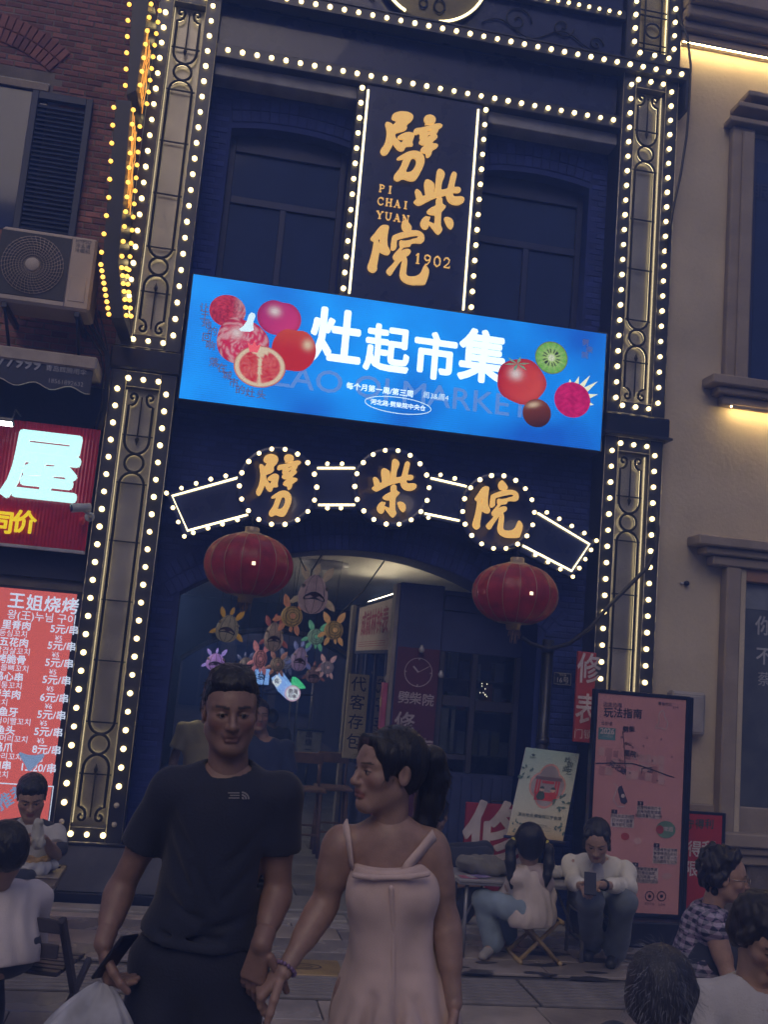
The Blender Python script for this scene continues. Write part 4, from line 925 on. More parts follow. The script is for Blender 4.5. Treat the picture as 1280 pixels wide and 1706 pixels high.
# ================================================================== RIGHT HOUSE: pale plaster with stone trim
def right_house():
    RY = 0.12
    h = thing('plaster_house', 'pale plaster house with stone window surrounds and warm wall lights', 'building', (5, .4, 0))
    box('wall', 3.465, 12, RY, RY+.5, 0.0, 9.4, M_WALLP, h, 0)
    box('stone_base', 3.47, 12, RY-.03, RY-.002, 0.0, at(1190, 1340, RY).z, M_STONE, h, .01)
    # cornice bands
    zc = at(1128, 76, RY).z
    for i, (dz, dy, th) in enumerate(((0.0, .10, .07), (.073, .15, .08), (.156, .22, .10), (.259, .30, .22))):
        box('cornice', 3.47, 12, RY-dy, RY-.001*i, zc+dz, zc+dz+th, M_STONE, h, .012)
    strip = emat('warm_strip', (1.0, .72, .30), 65.0)
    def cove(x0, x1, z, dy):
        box('strip_lip', x0-.01, x1+.01, RY-dy-.032, RY-dy-.022, z-.024, z-.0005, M_STONE, h, .002)
        return box('light_strip', x0, x1, RY-dy, RY-dy+.012, z-.008, z-.001, strip, h, 0)
    cove(3.50, 9.0, zc, .085)
    # upper window surround with stepped head
    a = at(1212, 208, RY); b = at(1253, 260, RY)
    for i, (px, dy) in enumerate(((1206, .05), (1216, .075), (1230, .10))):
        p = at(px, 200, RY); zt = at(px, (185, 172, 165)[i], RY).z
        box('window_head', p.x, 7.6, RY-.10-dy*.8, RY-.002*i, zt-.16+.05*i, zt-.112+.05*i, M_STONE, h, .008)
    zs = at(1205, 640, RY).z; zh = at(1214, 205, RY).z-.06
    box('window_surround', a.x+.02, b.x-.01, RY-.08, RY-.003, zs, zh, M_STONE, h, .01)
    box('window_surround', a.x+.10, b.x-.03, RY-.11, RY-.08, zs, zh-.05, M_STONE, h, .01)
    w = box('window', b.x-.01, 6.6, RY-.03, RY-.004, zs, zh-.05, M_FRAME, h, .004)
    q = at(1262, 270, RY-.03); box('pane', q.x, 6.5, RY-.036, RY-.031, zs+.05, q.z, M_DGLASS, w, 0)
    p = at(1268, 322, RY-.037); text(w, 'lettering', '眼', FACADE(RY-.037), p.x+.01, p.z, .17, M_FRAME, .002, .02)
    # sill with a lamp strip under it
    p = at(1192, 612, RY)
    for i, (px, dy, z0, z1) in enumerate(((1190, .20, -.06, .02), (1200, .15, -.12, -.063), (1207, .10, -.20, -.123))):
        x = at(px, 620, RY-dy).x; box('window_sill', x, 8.4, RY-dy, RY-.003*i, zs+z0, zs+z1, M_STONE, h, .01)
    x = at(1217, 655, RY-.05).x; cove(x, 7.6, zs-.20, .085)
    # lower window: head, jambs, lit reveal, pane with white characters
    zl = at(1200, 935, RY).z
    for i, (px, dy, z0, z1) in enumerate(((1166, .22, .09, .17), (1178, .17, .03, .087), (1190, .13, -.05, .027))):
        x = at(px, 920, RY-dy).x; box('window_head', x, 8.2, RY-dy, RY-.003*i, zl+z0, zl+z1, M_STONE, h, .01)
    jb = at(1196, 1100, RY).x; je = at(1232, 1100, RY).x; zb = at(1215, 1400, RY).z
    box('window_surround', jb, je-.06, RY-.12, RY-.002, zb, zl-.05, M_STONE, h, .012); box('window_surround', je-.058, je, RY-.09, RY-.002, zb, zl-.05, M_WALLP, h, .01)
    box('reveal_head', je, 6.9, RY-.088, RY-.003, zl-.15, zl-.052, mat('terracotta_trim', (.36,.20,.13), .7, bump=.1), h, .006)
    w = box('window', je, 6.9, RY-.012, RY-.002, zb+.08, zl-.155, M_FRAME, h, 0)
    box('pane', je+.01, 6.85, RY-.02, RY-.014, zb+.10, zl-.16, mat('grey_shop_glass', (0.10,0.11,0.13), .12, var=.2, bump=0), w, 0)
    p = at(1238, 985, RY-.02); box('pane_blind', je+.012, 6.85, RY-.024, RY-.021, zl-.36, zl-.162, mat('blind_grey', (.20,.22,.26), .5, bump=0), w, 0)
    fr = FACADE(RY-.021); gl = mat('window_print', (.42,.44,.47), .5, bump=0)
    for ch, px, py, sz in (('你', 1272, 1045, .16), ('不', 1272, 1095, .15), ('蔡', 1272, 1133, .12)): p = at(px, py, RY-.022); text(w, 'lettering', ch, fr, p.x+.01, p.z, sz, gl, .004, .018 if sz > .13 else .002)
    for i, (dy, z0, z1) in enumerate(((.20, -.02, .08), (.16, -.08, -.023), (.12, -.16, -.083))): box('window_sill', jb-.06, 8.2, RY-dy, RY-.002*i, zb+z0, zb+z1, M_STONE, h, .01)
    z0 = .05                                     # rusticated stone blocks under the sill
    blk = MB().box(-.29, .29, 0, .05, -.12, .12, .015).mesh('stone_block'); blk.materials.append(mat('dark_rubble', (.16,.135,.12), .9, var=.35, bump=.8, bscale=25))
    r = 0
    while z0 < zb-.2:
        for c in range(6): link('stone_block', blk, None, h, (jb-.05+.6*c+(.3 if r % 2 else 0)+.3, RY-.09, z0+.12))
        z0 += .25; r += 1
    # wall bits: meter box, tiny wall camera, warm strip inside the window reveal
    a, b = at(1122, 1150, RY-.12), at(1176, 1228, RY-.12)
    mb = thing('meter_box', 'grey meter box on the pale wall behind the pink board', 'meter box', ((a.x+b.x)/2, RY-.06, b.z))
    g = mat('meter_grey', (.36,.34,.33), .6, var=.2, bump=.1); box('case', a.x, b.x, RY-.12, RY-.001, b.z, a.z, g, mb, .02)
    box('door', a.x+.02, b.x-.02, RY-.128, RY-.119, b.z+.03, a.z-.03, g, mb, .006); MB().tube([((a.x+b.x)/2, RY-.06, b.z), ((a.x+b.x)/2+.01, RY-.06, b.z-.5)], .010, 6).build('conduit', M_GREYW, mb)
    c = at(1143, 972, RY); s = thing('wall_sensor', 'tiny black round sensor on the pale plaster wall', 'sensor', (c.x, RY-.02, c.z-.02))
    MB().lathe((c.x, RY, c.z), [(.02, 0), (.02, -.03), (.001, -.034)], 12, (0,1,0)).build('dome', M_BLACK, s); box('bracket', c.x-.05, c.x-.025, RY-.02, RY, c.z-.006, c.z+.006, M_WHITE, s, .001)
right_house()
def cables():
    def tub(label, pts, r): return tag(MB().tube(pts, r, 7).build('power_cable', M_GREYW), label, 'cable')
    # thick black cable that loops from the top box down beside the right pillar
    pts = [at(1130, 25, -.02), at(1146, 60, -.04), at(1152, 110, -.05), at(1150, 160, -.06), at(1145, 225, -.05), at(1135, 290, -.04), at(1122, 350, -.03), at(1112, 420, -.03)]
    tub('thin black cable arching beside the top of the right pillar', pts, .011)
    pts = [at(1092, 845, -.05), at(1097, 880, -.06), at(1094, 915, -.07), at(1080, 945, -.08), at(1050, 975, -.09), at(1015, 1010, -.09), at(985, 1045, -.07), at(950, 1072, .0), at(915, 1082, .1), at(885, 1072, .16), at(870, 1062, .18)]
    tub('thick black cable looping across the right pillar to the lantern', [Vector(p) for p in pts], .016)
cables()
# ================================================================== SOFT BODIES: blended distance fields turned into one smooth skin
def cloth(name, col, rough=.85, var=.12, bump=.25, bscale=140, sheen=.15): return mat(name, col, rough, 0, var, 9, bump, bscale, sheen=sheen)
def nets(D, org, h):
    ins = D < 0
    a = ins[:-1, :-1, :-1].astype(np.int8)
    cnt = sum(ins[i:D.shape[0]-1+i, j:D.shape[1]-1+j, k:D.shape[2]-1+k].astype(np.int8) for i in (0, 1) for j in (0, 1) for k in (0, 1))
    cells = np.argwhere((cnt > 0) & (cnt < 8)); 
    idx = -np.ones(cnt.shape, np.int64); idx[cells[:, 0], cells[:, 1], cells[:, 2]] = np.arange(len(cells))
    acc = np.zeros((len(cells), 3)); n = np.zeros(len(cells))
    cor = [(i, j, k) for i in (0, 1) for j in (0, 1) for k in (0, 1)]
    val = {c: D[cells[:, 0]+c[0], cells[:, 1]+c[1], cells[:, 2]+c[2]].astype(np.float64) for c in cor}
    for c in cor:
        for ax in range(3):
            if c[ax] == 0:
                d = list(c); d[ax] = 1; d = tuple(d); v0, v1 = val[c], val[d]; m = (v0 < 0) != (v1 < 0)
                t = np.where(m, v0/np.where(v0-v1 == 0, 1, v0-v1), 0); p = np.array(c, float)+t[:, None]*(np.array(d)-np.array(c)); acc += p*m[:, None]; n += m
    V = (cells+acc/n[:, None])*h+np.array(org)
    F = []
    for ax in range(3):
        b, c = [(1, 2), (2, 0), (0, 1)][ax]
        sl0 = [slice(None)]*3; sl1 = [slice(None)]*3; sl0[ax] = slice(0, -1); sl1[ax] = slice(1, None)
        s0, s1 = ins[tuple(sl0)], ins[tuple(sl1)]; e = np.argwhere(s0 != s1)
        e = e[(e[:, b] > 0) & (e[:, c] > 0) & (e[:, b] < D.shape[b]-1) & (e[:, c] < D.shape[c]-1)]
        def q(db, dc): k = e.copy(); k[:, b] -= db; k[:, c] -= dc; return idx[k[:, 0], k[:, 1], k[:, 2]]
        f = np.stack([q(1, 1), q(0, 1), q(0, 0), q(1, 0)], 1); fl = s0[e[:, 0], e[:, 1], e[:, 2]]
        f[~fl] = f[~fl][:, ::-1]; F.append(f)
    F = np.concatenate(F); F = F[(F >= 0).all(1)]
    return V, F
def np_mesh(name, V, F):
    if len(F) == 0: print('EMPTY', name); return mesh(name, [(0,0,-1),(0,0.001,-1),(.001,0,-1)], [(0,1,2)])
    me = bpy.data.meshes.new(name); me.vertices.add(len(V)); me.vertices.foreach_set('co', np.asarray(V, np.float32).ravel())
    me.loops.add(F.size); me.loops.foreach_set('vertex_index', F.ravel().astype(np.int32)); me.polygons.add(len(F))
    me.polygons.foreach_set('loop_start', np.arange(0, F.size, 4, dtype=np.int32))
    me.update(calc_edges=True); me.validate(); me.polygons.foreach_set('use_smooth', np.ones(len(me.polygons), bool)); return me
class SDF:
    def __init__(s): s.p = []; s.wr = None; s.cuts = []; s.hems = []
    def cap(s, a, b, ra, rb, k=.02, sub=False): s.p.append(('c', np.array(a, float), np.array(b, float), ra, rb, k, sub)); return s
    def ell(s, c, r, R=None, k=.02, sub=False): s.p.append(('e', np.array(c, float), np.array(r, float), np.eye(3) if R is None else np.array(R, float), k, sub)); return s
    def cut(s, p, n): s.cuts.append((np.array(p, float), np.array(n, float)/np.linalg.norm(n))); return s      # removes what lies on the side n points to
    def raw(s, h):
        lo = np.full(3, 1e9); hi = -lo
        for q in s.p:
            if q[-1]: continue
            if q[0] == 'c': r = max(q[3], q[4]); lo = np.minimum(lo, np.minimum(q[1], q[2])-r); hi = np.maximum(hi, np.maximum(q[1], q[2])+r)
            else: r = q[2].max(); lo = np.minimum(lo, q[1]-r); hi = np.maximum(hi, q[1]+r)
        m = .02+2*h; lo -= m; hi += m; n = np.ceil((hi-lo)/h).astype(int)+1
        ax = [lo[i]+h*np.arange(n[i]) for i in range(3)]; D = np.full(n, .12, np.float32)
        for q in s.p:
            k = q[-2]; mg = k+3*h
            if q[0] == 'c': r = max(q[3], q[4]); a, b = np.minimum(q[1], q[2])-r-mg, np.maximum(q[1], q[2])+r+mg
            else: r = q[2].max(); a, b = q[1]-r-mg, q[1]+r+mg
            i0 = np.clip(np.floor((a-lo)/h).astype(int), 0, n); i1 = np.clip(np.ceil((b-lo)/h).astype(int)+1, 0, n)
            if (i1 <= i0).any(): continue
            X, Y, Z = np.meshgrid(*[ax[i][i0[i]:i1[i]] for i in range(3)], indexing='ij')
            if q[0] == 'c':
                A, B = q[1], q[2]; d = B-A; L2 = d@d+1e-12
                t = np.clip(((X-A[0])*d[0]+(Y-A[1])*d[1]+(Z-A[2])*d[2])/L2, 0, 1)
                v = np.sqrt((X-A[0]-t*d[0])**2+(Y-A[1]-t*d[1])**2+(Z-A[2]-t*d[2])**2)-(q[3]+(q[4]-q[3])*t)
            else:
                R = q[3]; x, y, z = X-q[1][0], Y-q[1][1], Z-q[1][2]
                u = [(R[0, i]*x+R[1, i]*y+R[2, i]*z)/q[2][i] for i in range(3)]
                k0 = np.sqrt(u[0]**2+u[1]**2+u[2]**2); k1 = np.sqrt(sum((u[i]/q[2][i])**2 for i in range(3)))+1e-9; v = k0*(k0-1)/k1
            sl = tuple(slice(i0[i], i1[i]) for i in range(3)); w = D[sl]
            if q[-1]:
                hh = np.clip(.5-.5*(w+v)/k, 0, 1); D[sl] = w*(1-hh)+(-v)*hh+k*hh*(1-hh)
            else:
                hh = np.clip(.5+.5*(v-w)/k, 0, 1); D[sl] = v*(1-hh)+w*hh-k*hh*(1-hh)
        if s.wr or s.cuts or s.hems:
            X, Y, Z = np.meshgrid(*ax, indexing='ij')
            if s.wr:
                a_, f_ = s.wr[:2]; dz = s.wr[2] if len(s.wr) > 2 else 1.0
                nz = np.sin(f_*X+1.9*np.sin(.43*f_*Z*dz+.6)+1.1)*np.sin(.8*f_*Y+1.6*np.sin(.5*f_*X+1.3))+.6*np.sin(.62*f_*dz*Z+1.5*np.sin(.7*f_*X)+1.2*np.sin(.55*f_*Y))
                D = D+(a_*nz).astype(np.float32)
            for p, nn in s.cuts: D = np.maximum(D, ((X-p[0])*nn[0]+(Y-p[1])*nn[1]+(Z-p[2])*nn[2]).astype(np.float32))
            for p, nn, rad in s.hems:        # a cut that only acts near one sleeve
                g = (X-p[0])*nn[0]+(Y-p[1])*nn[1]+(Z-p[2])*nn[2]; near = (((X-p[0])**2+(Y-p[1])**2+(Z-p[2])**2-g*g) < rad*rad) & (np.abs(g) < .09); D = np.where(near, np.maximum(D, g.astype(np.float32)), D)
        return nets(D, lo, h)
    def mesh(s, name, h): V, F = s.raw(h); return np_mesh(name, V, F)
# ================================================================== PASSAGE BEHIND THE ARCH
def passage():
    t = thing('passage', 'long plastered passage behind the arch with a pale lit ceiling', 'passage', (1.2, 5, 0))
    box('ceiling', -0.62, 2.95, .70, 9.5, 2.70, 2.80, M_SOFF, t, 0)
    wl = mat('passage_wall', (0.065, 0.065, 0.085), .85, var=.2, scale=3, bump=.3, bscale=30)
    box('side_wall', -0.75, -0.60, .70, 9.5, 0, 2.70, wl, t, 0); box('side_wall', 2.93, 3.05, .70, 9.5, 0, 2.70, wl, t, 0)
    xc, ap, R = 1.25, 2.22, 2.3; x0, x1 = -.30, 2.55
    az = lambda x: ap-R+math.sqrt(max(0, R*R-(x-xc)**2))
    o = [(-.62, 0), (x0, 0)]+[(x0+(x1-x0)*i/24, az(x0+(x1-x0)*i/24)) for i in range(25)]+[(x1, 0), (2.95, 0), (2.95, 2.70), (-.62, 2.70)]
    poly2(t, 'end_wall', [o], Frame((0, 9.9, 0)), wl, 0, .2)
    b = MB()                                    # rendered hood moulding round the inner arch
    b.tube([(x0+(x1-x0)*i/24, 9.48, az(x0+(x1-x0)*i/24)+.06) for i in range(25)], .035, 6); b.build('arch_moulding', M_STONE, t)
    MB().lathe((1.05, 1.9, 2.70), [(.22, 0), (.22, -.03), (.14, -.06), (.001, -.065)], 28).build('ceiling_light', mat('frosted_dome', (.30,.30,.33), .35, bump=0), t)
    tl = box('wall_lamp', -.595, -.575, 1.4, 5.0, 2.22, 2.28, M_FRAME, t, .004); box('lamp_tube', -.574, -.560, 1.42, 4.98, 2.235, 2.265, emat('passage_tube', (1.0,.88,.66), 44.0), tl, 0)
    # stone flags of the passage floor and the two worn steps
    fl = mat('passage_flag', (0.20, 0.195, 0.20), .5, var=.3, scale=3, bump=.35, bscale=30, island=.2)
    me = MB().box(-.295, .295, -.195, .195, 0.004, .05, .006).mesh('flagstone'); me.materials.append(fl)
    for r in range(17):
        for c in range(7):
            x = -.5+c*.6+(.3 if r % 2 else 0)-.1
            if x < 2.7: link('flagstone', me, None, t, (x, .62+r*.4, 0))
    st = mat('door_step', (.26,.25,.24), .6, var=.3, scale=4, bump=.4)
    box('step', XL+.005, 2.585, -.02, .42, .0, .055, st, t, .01)
    # far court seen through the inner arch
    c = thing('far_court', 'dim far courtyard of dark shopfronts beyond the inner arch', 'courtyard', (1, 15, 0))
    dk = mat('court_wall', (.10,.10,.13), .8, var=.4, scale=1.2, bump=.2)
    box('back_wall', -6, 8, 19, 19.3, 0, 7, dk, c, 0); box('shop_wall', 3.0, 3.4, 10.3, 19, 0, 5, dk, c, 0); box('shop_wall', -2.2, -1.9, 10.3, 19, 0, 5, dk, c, 0)
    for i, x in enumerate((-1.6, -.4, .9, 2.0)):
        w = box('shop_window', x, x+.9, 18.9, 18.98, .5, 2.1, M_DGLASS, c, 0); box('frame', x-.06, x+.96, 18.92, 18.99, 2.1, 2.2, M_FRAME, w, .01); box('frame', x+.42, x+.48, 18.88, 18.9, .5, 2.1, M_FRAME, w, 0)
    # sloping shop canopy and posts in the court
    cm = MB(); p = [at(470, 1200, 11.5), at(520, 1180, 11.5)]
    cm.obox(Vector((1.75, 12.0, 1.42)), Vector((.9,0,.38)).normalized(), Vector((0,1,0)), Vector((-.38,0,.9)).normalized(), .55, .6, .02); cm.build('shop_canopy', M_FRAME, c)
    for px in (477, 489, 512): q = at(px, 1240, 11.3); MB().tube([(q.x, 11.3, 0), (q.x, 11.3, 1.45)], .02, 6).build('post', M_TRIM, c)
passage()
def court_bits():
    # lit hanging shop signs
    def sgn(label, name='hanging_lightbox'): return thing(name, label, 'sign', (0, 0, 0))
    Y = 10.2
    a, b = at(425, 1113, Y), at(447, 1141, Y)
    s = sgn('small square blue lit sign with one character among fish lanterns'); glow = emat('court_blue', (.22,.45,.95), .95); wh = emat('court_white', (.75,.85,.95), .9); dkp = mat('sign_ink', (.03,.03,.12), .6, bump=0)
    box('lit_face', a.x, b.x, Y-.05, Y-.04, b.z, a.z, glow, s, 0); box('case', a.x-.01, b.x+.01, Y-.04, Y+.04, b.z-.01, a.z+.01, M_FRAME, s, .004); p = at(435.5, 1128, Y); text(s, 'lettering', '袋', FACADE(Y-.05), p.x, p.z, .14, dkp, .003, .02)
    s = sgn('cluster of round and diamond lit shop signs with a green wedge', 'sign_cluster')
    fr = FACADE(Y-.06); q = lambda px, py: (at(px, py, Y-.06).x, at(px, py, Y-.06).z)
    poly2(s, 'diamond_sign', [[q(452,1130),q(470,1118),q(486,1140),q(478,1165),q(462,1150)]], FACADE(Y), glow, 0, .02)
    poly2(s, 'white_sign', [[q(453,1136),q(462,1124),q(470,1135),q(461,1146)]], FACADE(Y-.05), wh, 0, .01); p = q(461, 1135); text(s, 'lettering', '佑', FACADE(Y-.07), p[0], p[1], .085, dkp, .004, .02)
    poly2(s, 'green_sign', [smooth_loop([q(485,1128),q(493,1127),q(508,1143),q(509,1148),q(485,1146)])], FACADE(Y-.07), emat('court_green', (.05,.62,.25), .9), 0, .01)
    c = q(487, 1155); poly2(s, 'round_sign', [circ(c[0], c[1], .135, 28)], FACADE(Y-.10), emat('court_pinkrim', (.75,.45,.60), .7), 0, .01); poly2(s, 'round_face', [circ(c[0], c[1], .112, 28)], FACADE(Y-.125), wh, 0, .004)
    text(s, 'lettering', '渤海', FACADE(Y-.14), c[0], c[1]+.03, .085, mat('sign_maroon', (.25,.02,.08), .6, bump=0), .004, .02); text(s, 'lettering', '印象', FACADE(Y-.14), c[0], c[1]-.05, .07, MATS['sign_maroon'], .004, .02)
    b = MB(); e0, e1 = at(440, 1156, Y), at(522, 1158, Y); b.tube([e0, e1], .012, 5); b.build('bracket_bar', M_FRAME, s)
    # bare lamp and dark-lettered paper box
    p = at(434, 1187, 7); l = thing('court_lamp', 'small bare white lamp glowing behind the two men', 'lamp', p)
    MB().lathe(p, [(.001,-.07),(.028,-.05),(.03,.03),(.015,.06)], 12).build('bulb', emat('court_lamp_glow', (1,.9,.7), 3.5), l); MB().tube([Vector(p)+Vector((0,0,.06)), Vector(p)+Vector((0,0,.9))], .006, 5).build('cord', M_GREYW, l)
    Y = 6.0; a, b = at(498, 1217, Y), at(533, 1266, Y); l = thing('paper_box_lantern', 'square grey paper lantern with dark characters deep in the passage', 'lantern', (a.x, Y, b.z))
    box('paper_body', a.x, b.x, Y, Y+.2, b.z, a.z, mat('dull_paper', (.30,.32,.40), .8, bump=.05), l, .01); box('cap', a.x-.02, b.x+.02, Y-.02, Y+.22, a.z, a.z+.02, M_FRAME, l, .003); box('base', a.x-.01, b.x+.01, Y-.01, Y+.21, b.z-.02, b.z, M_FRAME, l, .003)
    p = at(515, 1225, Y); vtext(l, 'lettering', '串烧一座', FACADE(Y), p.x, p.z, .095, dkp, 1.0, d=.003, bold=.03)
    MB().tube([((a.x+b.x)/2, Y+.1, 0.03), ((a.x+b.x)/2, Y+.1, b.z-.02)], .02, 6).build('post', M_CASE, l)
    # tall wooden stools inside the passage
    wd = mat('stool_wood', (.20,.12,.075), .55, var=.3, scale=12, bump=.1)
    for i, (px, py, lab) in enumerate(((545, 1395, 'dark wooden bar stool standing by the luggage sign'), (500, 1400, 'dark wooden bar stool deeper in the passage behind the first'))):
        d = ray(px, py+25); g = CAM+d*((.05-CAM.z)/d.z); s = thing('bar_stool', lab, 'stool', (g.x, g.y, .05), 'bar stools in the passage'); x, y = g.x, g.y
        box('seat', x-.17, x+.17, y-.15, y+.15, .62, .65, wd, s, .008)
        for dx in (-.14, .14):
            for dy in (-.12, .12): MB().tube([(x+dx*.85, y+dy*.85, .62), (x+dx, y+dy, .05)], .017, 6).build('leg', wd, s)
        for z in (.25,): MB().tube([(x-.13, y-.115, z), (x+.13, y-.115, z)], .011, 5).build('rung', wd, s); MB().tube([(x-.13, y+.115, z+.05), (x+.13, y+.115, z+.05)], .011, 5).build('rung', wd, s)
        box('backrest', x-.15, x+.15, y+.115, y+.135, .85, .95, wd, s, .006)
        for dx in (-.13, .13): MB().tube([(x+dx, y+.125, .64), (x+dx, y+.125, .87)], .012, 5).build('back_post', wd, s)
court_bits()

# ================================================================== WATCH-REPAIR BOOTH
def booth():
    t = thing('watch_booth', 'dark watch-repair booth with posts and small windows inside the arch', 'kiosk', (2.1, 1.8, 0))
    wood = mat('booth_board', (.040,.054,.15), .6, var=.25, scale=5, bump=.15)
    pale = mat('booth_edge', (.24,.22,.21), .6, var=.2, scale=6, bump=.15)
    y0 = .60
    box('post', 1.535, 1.90, y0, y0+.16, .05, 2.47, wood, t, .006); box('post_side', 1.500, 1.533, y0+.002, y0+.16, .05, 2.455, pale, t, .004)
    box('post', 1.545, 1.66, 3.0, 3.14, .05, 2.40, wood, t, .006); box('post_side', 1.50, 1.543, 3.002, 3.14, .05, 2.40, pale, t, .004)
    box('roof_board', 1.91, 2.925, y0+.02, 3.1, 2.28, 2.40, wood, t, .006); box('parapet', 1.905, 2.15, y0+.01, y0+.10, 2.402, 2.44, wood, t, .004)
    box('side_board', 1.56, 1.60, y0+.17, 2.99, .05, .85, wood, t, .004); box('side_head', 1.555, 1.60, y0+.17, 2.99, 1.90, 2.12, wood, t, .004)
    for k in range(4): box('side_post', 1.56, 1.60, y0+.55+.55*k, y0+.60+.55*k, .852, 1.898, wood, t, .003)
    box('side_pane', 1.575, 1.58, y0+.18, 2.98, .853, 1.897, M_DGLASS, t, 0)
    # front: counter wall, window frames, shelves, fascia
    box('counter_wall', 1.905, 2.585, y0+.04, y0+.12, .05, 1.0, wood, t, .004)
    for k in range(8): box('board_strip', 1.91+k*.084, 1.985+k*.084, y0+.026, y0+.039, .08, .98, wood, t, .003)
    box('fascia', 1.905, 2.92, y0+.04, y0+.12, 1.95, 2.278, wood, t, .004)
    f = mat('window_bar', (.05,.05,.075), .5, var=.2, bump=.08)
    for x in (1.905, 2.18, 2.545): box('window_bar', x, x+.045, y0+.03, y0+.11, 1.002, 1.948, f, t, .004)
    box('window_bar', 1.952, 2.178, y0+.032, y0+.11, 1.52, 1.60, f, t, .004); box('window_bar', 2.227, 2.543, y0+.032, y0+.11, 1.50, 1.58, f, t, .004)
    box('window_bar', 1.952, 2.178, y0+.032, y0+.11, 1.10, 1.14, f, t, .004)
    gl = glass('booth_glass', (.72,.78,.85))
    for (a, b, c, d) in ((1.952, 2.178, 1.602, 1.948), (2.227, 2.543, 1.582, 1.948), (1.952, 2.178, 1.142, 1.518), (2.227, 2.543, 1.002, 1.498)): box('pane', a, b, y0+.07, y0+.075, c, d, gl, t, 0)
    box('back_panel', 1.905, 2.925, y0+.75, y0+.78, .05, 2.27, mat('booth_back', (.17,.155,.155), .8, var=.35, scale=6, bump=.1), t, 0)
    for z in (1.12, 1.48, 1.74): box('shelf', 1.96, 2.90, y0+.35, y0+.74, z-.012, z, pale, t, .003)
    # goods on the shelves
    cols = [(.45,.42,.38), (.35,.16,.12), (.12,.16,.30), (.40,.36,.20), (.25,.28,.26), (.5,.5,.52)]
    for i in range(26):
        z = (1.12, 1.48, 1.74)[i % 3]; x = 1.99+.03+(i//3)*.10+random.uniform(-.015,.015); w = random.uniform(.03,.045); h_ = random.uniform(.08,.24)
        o = box('goods_box', x-w, x+w, y0+.40, y0+.52, z, z+h_, mat('goods_%d' % (i % 6), cols[i % 6], .6, var=.2, bump=.05), None, .004); tag(o, 'small box of goods standing on the shelves inside the booth', 'box', 'boxes on the booth shelves')
    box('inner_card', 1.96, 2.03, y0+.10, y0+.103, 1.16, 1.50, mat('card_cream', (.62,.52,.36), .7, bump=0), t, 0); box('inner_card', 2.055, 2.085, y0+.10, y0+.103, 1.17, 1.49, MATS['card_cream'], t, 0)
    lp = at(806, 1150, y0+.3); led = MB()
    for i in range(9): q = Vector((lp.x+random.uniform(-.035,.035), y0+.3, lp.z+random.uniform(-.05,.06))); led.lathe(q, [(.0005,-.005),(.005,0),(.0005,.005)], 6)
    led.build('sparkle_lights', emat('sparkle', (1,.85,.55), 3.0), t)
    # banner with clock on the near post
    fr = FACADE(y0-.006); bn = box('red_banner', 1.548, 1.895, y0-.006, y0-.001, .40, 1.955, mat('banner_maroon', (.085,.018,.045), .6, var=.15, bump=.05), t, 0)
    pw = mat('banner_print', (.40,.36,.42), .7, bump=0); c = at(697, 1120, y0)
    stroke(bn, 'clock_ring', circ(c.x, c.z, .112, 40), .006, fr, pw, .002, True); stroke(bn, 'clock_hand', [(c.x, c.z), (c.x+.09, c.z+.055)], .005, fr, pw, .002); stroke(bn, 'clock_hand', [(c.x, c.z), (c.x-.045, c.z+.045)], .014, fr, pw, .0025)
    for k in range(4): a = k*math.pi/2; stroke(bn, 'clock_tick', [(c.x+.095*math.cos(a), c.z+.095*math.sin(a)), (c.x+.11*math.cos(a), c.z+.11*math.sin(a))], .008, fr, pw, .003)
    for ch, px, py in zip('劈柴院', (673, 692, 713), (1163, 1165, 1168)): p = at(px, py, y0); text(bn, 'lettering', ch, fr, p.x, p.z, .10, pw, .002, .015)
    for ch, px, py in (('修', 674, 1206), ('卖', 707, 1250), ('表', 703, 1296)): p = at(px, py, y0); text(bn, 'lettering', ch, fr, p.x, p.z, .17, pw, .002, .018)
    # poster on the side facing the passage, its lamp, string of unlit bulbs, narrow pink sign
    sf = Frame((1.553, 2.85, 0), (0,-1,0), (0,0,1))
    ps = panel(t, 'side_poster', sf, .05, 1.95, 1.93, 2.36, mat('poster_cream', (.50,.42,.40), .7, var=.1, bump=.03), .012, .006)
    dr = mat('poster_red', (.35,.05,.09), .7, bump=0)
    for i, ch in enumerate('成就林钟表'): text(ps, 'lettering', ch, sf, .42+i*.30, 2.17, .25, dr, .014, .02, sx=1.2)
    for z in (1.99, 1.97, 2.01): stroke(ps, 'print_line', [(.2, z), (1.7, z)], .005, sf, dr, .014)
    box('roof_lamp_housing', 1.62, 1.70, 1.0, 2.9, 2.402, 2.43, M_FRAME, t, .004); box('roof_lamp_tube', 1.635, 1.685, 1.02, 2.88, 2.431, 2.440, emat('booth_tube', (1.0,.86,.58), 13.0), t, 0)
    bm = MB().lathe((0,0,0), [(.001,-.03),(.022,-.02),(.026,0),(.014,.022),(.009,.035)], 10).mesh('clear_bulb'); bm.materials.append(mat('clear_bulb', (.35,.36,.42), .08, 0, var=.05, bump=0, coat=1)); 
    for px, py, yy in ((604,1030,2.9),(602,1050,2.9),(600,1080,2.9),(597,1110,2.9),(624,1120,1.9),(640,1135,1.4),(627,1142,1.9),(629,1153,1.9),(634,1157,1.7),(645,1130,1.1),(650,1134,1.0),(703,1082,y0-.05),(735,1124,y0-.05),(628,1042,1.8),(634,1036,1.6),(640,1034,1.4),(648,1037,1.2),(645,1030,1.3)):
        p = at(px, py, yy); link('clear_bulb', bm, None, t, (p.x, p.y, p.z))
    ns = box('narrow_sign', 1.462, 1.498, y0+.03, y0+.13, .55, 1.66, mat('narrow_pink', (.45,.10,.20), .6, bump=0), t, .002)
    nf = Frame((1.461, y0+.08, 0), (0,-1,0), (0,0,1))
